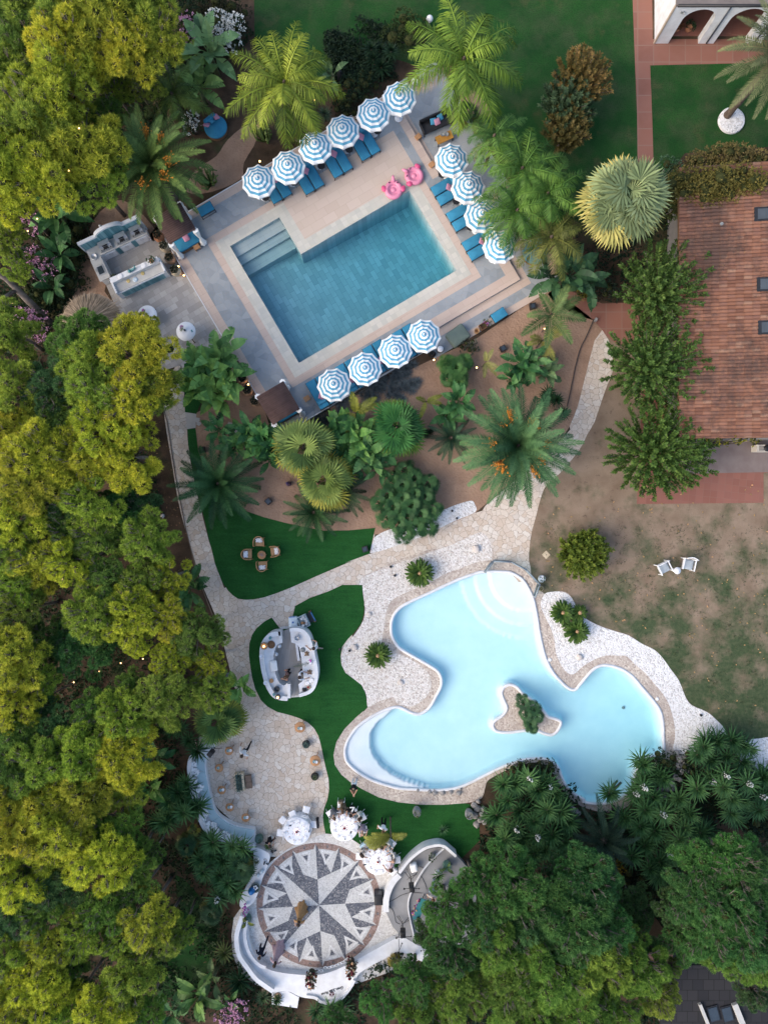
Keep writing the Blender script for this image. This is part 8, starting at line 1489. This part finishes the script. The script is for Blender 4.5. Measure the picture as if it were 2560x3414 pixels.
# ================ people
SKIN = plain('skin', (.42, .25, .17), (.38, .22, .15), 5, .6)
CLO = {}
def cloth(n, c, c2=None, sc=8):
    if n not in CLO: CLO[n] = plain('cloth_' + n, c, c2, sc, .85, .1, .2)
    return CLO[n]
DARKHAIR = plain('dark_hair', (.025, .016, .012), (.05, .03, .02), 20, .6); BROWNHAIR = plain('brown_hair', (.12, .065, .035), (.08, .04, .02), 20, .6); GREYHAIR = plain('grey_hair', (.30, .28, .26), None, 20, .6)
def person(lab, pos, hd, pose, top, bottom, shoes, hair, hairlen=0, arms=None, sleeves='short', lean=0., head=(0, .0), dress=None, group=None, s=1.):
    """pose: stand / walk / sit / crouch; hd: heading, 0 = towards the top of the picture; arms: (left hand, right hand) in body space"""
    root = thing('person', lab, 'person', pos, hd, group); root.scale = (s, s, s)
    hz = {'stand': .93, 'walk': .92, 'sit': .50, 'crouch': .30}[pose]
    V = []; E = []; Rd = []; K = []
    def pt(p, r, kind, parent=None):
        V.append(Vector(p)); Rd.append(r if isinstance(r, tuple) else (r, r)); K.append(kind); i = len(V) - 1
        if parent is not None: E.append((parent, i))
        return i
    pel = pt((0, 0, hz), (.15, .11), 'b'); fw = math.sin(lean); up = math.cos(lean)
    def tor(h, f=0): return Vector((0, fw * h + f, hz + up * h))
    wa = pt(tor(.20), (.13, .10), 't', pel); ch = pt(tor(.40), (.155, .115), 't', wa); nk0 = pt(tor(.50), (.075, .07), 't', ch); nk = pt(tor(.57), (.052, .052), 's', nk0)
    hb = tor(.66) + Vector((head[0] * .4, .02 + head[1] * .5, 0)); ht = tor(.78) + Vector((head[0], .02 + head[1], -abs(head[1]) * .4)); h1 = pt(hb, (.075, .085), 's', nk); h2 = pt(ht - (ht - hb) * .35, (.083, .098), 's', h1); h3 = pt(ht, (.055, .065), 's', h2)
    fwd = Vector((0, 1, 0)); nose = pt((hb + ht) / 2 + Vector((0, .115, -.01)), .014, 's', h2)
    for sd in (-1, 1):
        L, Rr = (arms or ((-.27, .05, .80), (.27, .05, .80))); hand = Vector(L if sd < 0 else Rr)
        sh = tor(.455) + Vector((sd * .185, 0, 0)); i0 = pt(sh, .062, 't', ch)
        d = hand - sh; ln = min(d.length, .53); hand = sh + d.normalized() * ln
        bend = math.sqrt(max(.0, .27 ** 2 - (ln / 2) ** 2)); el = (sh + hand) / 2 + Vector((sd * .55, -.6, -.55)).normalized() * bend
        i1 = pt(el, .043, 't' if sleeves == 'long' else 's', i0) if sleeves != 'short' else pt(el, .043, 's', pt(sh.lerp(el, .6), .05, 't', i0))
        i2 = pt(hand, .027, 's', i1); fd = (hand - el).normalized(); sv = fd.cross(Vector((0, 0, 1))); sv = sv.normalized() if sv.length > .1 else Vector((1, 0, 0)); nv = Vector((0, 0, -1))
        pm = pt(hand + fd * .06, (.036, .018), 's', i2)
        for k, (o, fl) in enumerate(((-.03, .070), (-.010, .082), (.012, .076), (.032, .058))):
            a = pt(hand + fd * .095 + sv * o, .0095, 's', pm); pt(hand + fd * (.095 + fl) + sv * o * 1.15 + nv * .03, .008, 's', a)
        th = pt(hand + fd * .045 + sv * -.045 * sd, .011, 's', i2); pt(hand + fd * .095 + sv * -.065 * sd + nv * .01, .009, 's', th)
        hip = pt((sd * .095, 0, hz - .06), .092, 'b', pel)
        if pose == 'sit': kn, an, toe = (sd * .12, .43, .50), (sd * .12, .40, .08), (sd * .13, .58, .03)
        elif pose == 'crouch': kn, an, toe = (sd * .16, .40, .45), (sd * .14, .22, .08), (sd * .15, .40, .03)
        elif pose == 'walk': kn, an, toe = (sd * .10, .16 * sd + .06, .50), (sd * .09, .30 * sd - .06, .09 if sd > 0 else .14), (sd * .10, .30 * sd + .12, .03)
        else: kn, an, toe = (sd * .10, .03, .50), (sd * .10, -.01, .08), (sd * .12, .16, .03)
        k1 = pt(kn, .060, 'b', hip); k2 = pt(Vector(kn).lerp(Vector(an), .45), .054, 'b', k1); k3 = pt(an, .038, 'b', k2); hl = pt(Vector(an) + Vector((0, 0, -.045)), .042, 'f', k3); pt(toe, .035, 'f', hl)
    me = bpy.data.meshes.new('body'); me.from_pydata([tuple(v) for v in V], E, []); o = bpy.data.objects.new('tmp', me); COL.objects.link(o)
    md = o.modifiers.new('Skin', 'SKIN'); md.use_smooth_shade = True; md.branch_smoothing = .3
    sv_ = me.skin_vertices[0].data
    for i, r in enumerate(Rd): sv_[i].radius = r; sv_[i].use_root = (i == 0)
    o.modifiers.new('Sub', 'SUBSURF').levels = 1
    dg = bpy.context.evaluated_depsgraph_get(); m2 = bpy.data.meshes.new_from_object(o.evaluated_get(dg)); bpy.data.objects.remove(o)
    m2.name = 'body'; m2.materials.clear()
    for m_ in (SKIN, top, bottom, shoes): m2.materials.append(m_)
    VA = np.array([tuple(v) for v in V]); EA = np.array(E); A, B = VA[EA[:, 0]], VA[EA[:, 1]]; AB = B - A; l2 = (AB ** 2).sum(1) + 1e-9; KM = {'s': 0, 't': 1, 'b': 2, 'f': 3}
    for pl in m2.polygons:
        c = np.array(pl.center); tt = np.clip(((c - A) * AB).sum(1) / l2, 0, 1); d = ((A + AB * tt[:, None] - c) ** 2).sum(1); i = int(d.argmin()); pl.material_index = KM[K[EA[i, 1]]] if tt[i] > .35 else KM[K[EA[i, 0]]]; pl.use_smooth = True
    link('body', m2, root)
    c = (hb + ht) / 2; g = MB(); hr = .112; M4 = Matrix.Translation(ht - Vector((0, .018, .045)))
    g.lathe([(hr * math.sin(a) * .93, hr * 1.05 * math.cos(a)) for a in np.linspace(1.75 if hairlen == 0 else 2.1, .02, 8)], 14, 0, 0, 0, True, M4)
    if hairlen: g.tube([ht + Vector((0, -.07, -.02)), ht + Vector((0, -.125, -.16)), ht + Vector((0, -.14, -.16 - hairlen))], [.09, .10, .05], 8)
    g.build('hair', hair, root)
    g = MB(); g.mi = 0
    for sd in (-1, 1): g.ball(sd * .035 + c.x, c.y + .088, c.z + .012, .014, 6)
    g.mi = 1; g.box(c.x, c.y + .096, c.z - .055, .05, .012, .012); g.mi = 2
    for sd in (-1, 1): g.ball(sd * .088 + c.x, c.y, c.z - .005, .026, 6)
    g.build('face', [M['black'], plain('lips', (.35, .12, .11)), SKIN], root)
    if dress:
        m_, rb, tr = dress; g = MB(); n = 40; vs = []; lv = [(.30, .14, 0), (.05, .16, 0), (-.25, .22, .10), (-.6, .30, .4), (-hz + .02, rb, 1.)]
        for h_, r, k in lv:
            for i in range(n):
                a = 2 * PI * i / n; rr = r * (1 + .15 * k * math.sin(a * 7 + k) + .10 * k * math.sin(a * 11 + 1) + .10 * k * math.sin(a * 3)); yb = -tr * k * max(0, -math.sin(a)) * 1.0
                vs.append((rr * math.cos(a) + 0, rr * math.sin(a) * .95 + yb + fw * max(h_, 0), hz + h_))
        g.add(vs, [(k * n + i, (k + 1) * n + i, (k + 1) * n + (i + 1) % n, k * n + (i + 1) % n)[::-1] for k in range(len(lv) - 1) for i in range(n)], True); g.build('dress', m_, root)
    return root
WS = cloth('white_shirt', (.78, .78, .79)); BT = cloth('black', (.014, .014, .017)); NV = cloth('navy', (.014, .018, .032)); WT = cloth('white_trousers', (.72, .73, .76)); KH = cloth('khaki', (.36, .30, .24)); JE = cloth('jeans', (.22, .30, .38)); GYC = cloth('grey_suit', (.13, .14, .155)); MV = cloth('mauve', (.30, .25, .29)); BE = cloth('beige', (.52, .47, .42)); PA = cloth('pale_linen', (.58, .57, .53)); CAMEL = cloth('camel', (.40, .24, .11), (.30, .17, .08), 14); ROSE = cloth('rose', (.46, .33, .35), (.37, .26, .28), 10); FLOR = cloth('floral', (.03, .025, .03), (.45, .25, .20), 11); PATT = cloth('patterned', (.20, .15, .10), (.08, .06, .04), 12)
def gp(c, x, y, z=.03): p = at(c, x, y, 0); p.z = z; return p
G = 'hotel staff and wedding guests'
def st(lab, c, x, y, hdg, *a, **k): return person(lab, gp(c, x, y), R(hdg), *a, group=G, **k)
st('waiter in a white shirt striding across the crazy paving', 'L', 628, 372, 155, 'walk', WS, BT, BT, DARKHAIR, arms=((-.30, .30, 1.0), (.34, -.22, .95)), sleeves='long', lean=.12)
st('waiter in a white shirt standing at the right side of the bar', 'K', 998, 545, 65, 'walk', WS, KH, BT, DARKHAIR, arms=((-.2, .48, 1.08), (.3, .38, 1.05)), lean=.15)
st('bartender in a white shirt reaching over the right counter', 'K', 843, 795, -85, 'stand', WS, BT, BT, DARKHAIR, arms=((-.15, .40, 1.05), (.22, .46, 1.05)), sleeves='long', lean=.12)
st('woman in a dark floral top behind the bar', 'K', 742, 790, 100, 'stand', FLOR, BT, BT, BROWNHAIR, .12, arms=((-.2, .3, 1.1), (.28, .12, .95)), lean=.08)
st('person in a black top and white trousers filming beside the lagoon', 'L', 1610, 678, 180, 'stand', BT, WT, WT, BROWNHAIR, arms=((-.05, .46, 1.22), (.05, .46, 1.22)), lean=.12, head=(0, .04))
st('photographer in black sitting by the green jar with legs stretched out', 'L', 835, 1190, 205, 'crouch', BT, PA, BT, DARKHAIR, arms=((-.14, .36, .62), (.12, .36, .60)), lean=.35, head=(0, .04))
st('man in a white shirt and black trousers standing alone on the turf', 'M', 1047, 350, 165, 'stand', WS, BT, BT, BROWNHAIR, arms=((-.1, .34, 1.15), (.3, .2, 1.0)), lean=.10, head=(0, .05))
st('woman in a long camel dress walking across the mosaic star', 'N', 726, 540, 170, 'walk', CAMEL, CAMEL, CAMEL, DARKHAIR, .1, arms=((-.28, .2, 1.0), (.2, .34, 1.1)), lean=.05, dress=(CAMEL, .36, .12))
st('man in a dark suit walking at the left edge of the plaza', 'N', 432, 790, 155, 'walk', NV, NV, BT, DARKHAIR, arms=((-.3, .1, .85), (.28, .2, .9)), sleeves='long', lean=.06)
st('woman in a long mauve pink dress beside the man in the dark suit', 'N', 545, 850, 155, 'walk', ROSE, ROSE, ROSE, DARKHAIR, .12, arms=((-.32, .15, .95), (.26, .22, .95)), lean=.06, dress=(ROSE, .36, .16))
person('musician in jeans standing on the stage behind the pine', gp('M', 1482, 925, .42), R(175), 'walk', BE, JE, BT, BROWNHAIR, arms=((-.2, .3, 1.1), (.25, .25, 1.0)), lean=.1, group=G)
def seat(lab, x, y, hdg, top, bottom, hair, hl=0, dress=None, lean=.22, arms=((-.2, .42, .76), (.2, .42, .76)), sl='short', head=(0, .03)): return st(lab, 'M', *((lambda q: ((q.x / S + 1280 - 900) * 2.765, (1707 - q.y / S - 2600) * 2.765))(at('M', x, y, 1.15))), hdg, 'sit', top, bottom, BT, hair, hl, arms=arms, sleeves=sl, lean=lean, head=head)
seat('seated guest in a grey suit at the left of the middle table', 568, 315, 215, GYC, GYC, BROWNHAIR, sl='long', lean=.35)
seat('seated woman in a patterned brown dress at the middle table', 668, 262, 185, PATT, PATT, BROWNHAIR, .2)
seat('guest in a black jacket and white scarf at the middle table', 758, 288, 160, BT, BT, DARKHAIR, 0, arms=((-.1, .4, .8), (.2, .42, .76)), sl='long', lean=.3)
seat('seated guest in a pale dress with dark hair at the middle table', 838, 352, 118, PA, PA, DARKHAIR, .1, lean=.1)
seat('man in a mauve shirt turned away from the middle table', 850, 462, 185, MV, MV, SKIN, lean=.25, sl='long')
seat('seated woman in beige with black hair left of the right table', 838, 690, 250, BE, BE, DARKHAIR, .18, lean=.1)
seat('seated guest in white linen at the upper right of the right table', 1115, 610, 140, PA, PA, GREYHAIR, lean=.15)
seat('balding man in a light shirt at the right table', 1155, 742, 95, PA, PA, SKIN, lean=.1, sl='long')
seat('long haired woman in dusty pink at the right table', 1122, 838, 55, ROSE, ROSE, BROWNHAIR, .25, lean=.1)
seat('guest in lilac under the palm leaf at the right table', 960, 600, 200, MV, MV, BROWNHAIR, .1)
seat('guest in dark clothes under the palm leaf at the right table', 1040, 590, 165, BT, BT, DARKHAIR)
g = MB(); g.rbox(0, 0, 0, .34, .10, .03, .015, .5); g.rbox(.1, .16, 0, .3, .08, .03, .015, -.6); tag(g.build('scarf', M['canvas_w'], None, at('M', 760, 285, 1.02), .6), 'white scarf over the shoulders of the guest in black', 'scarf')
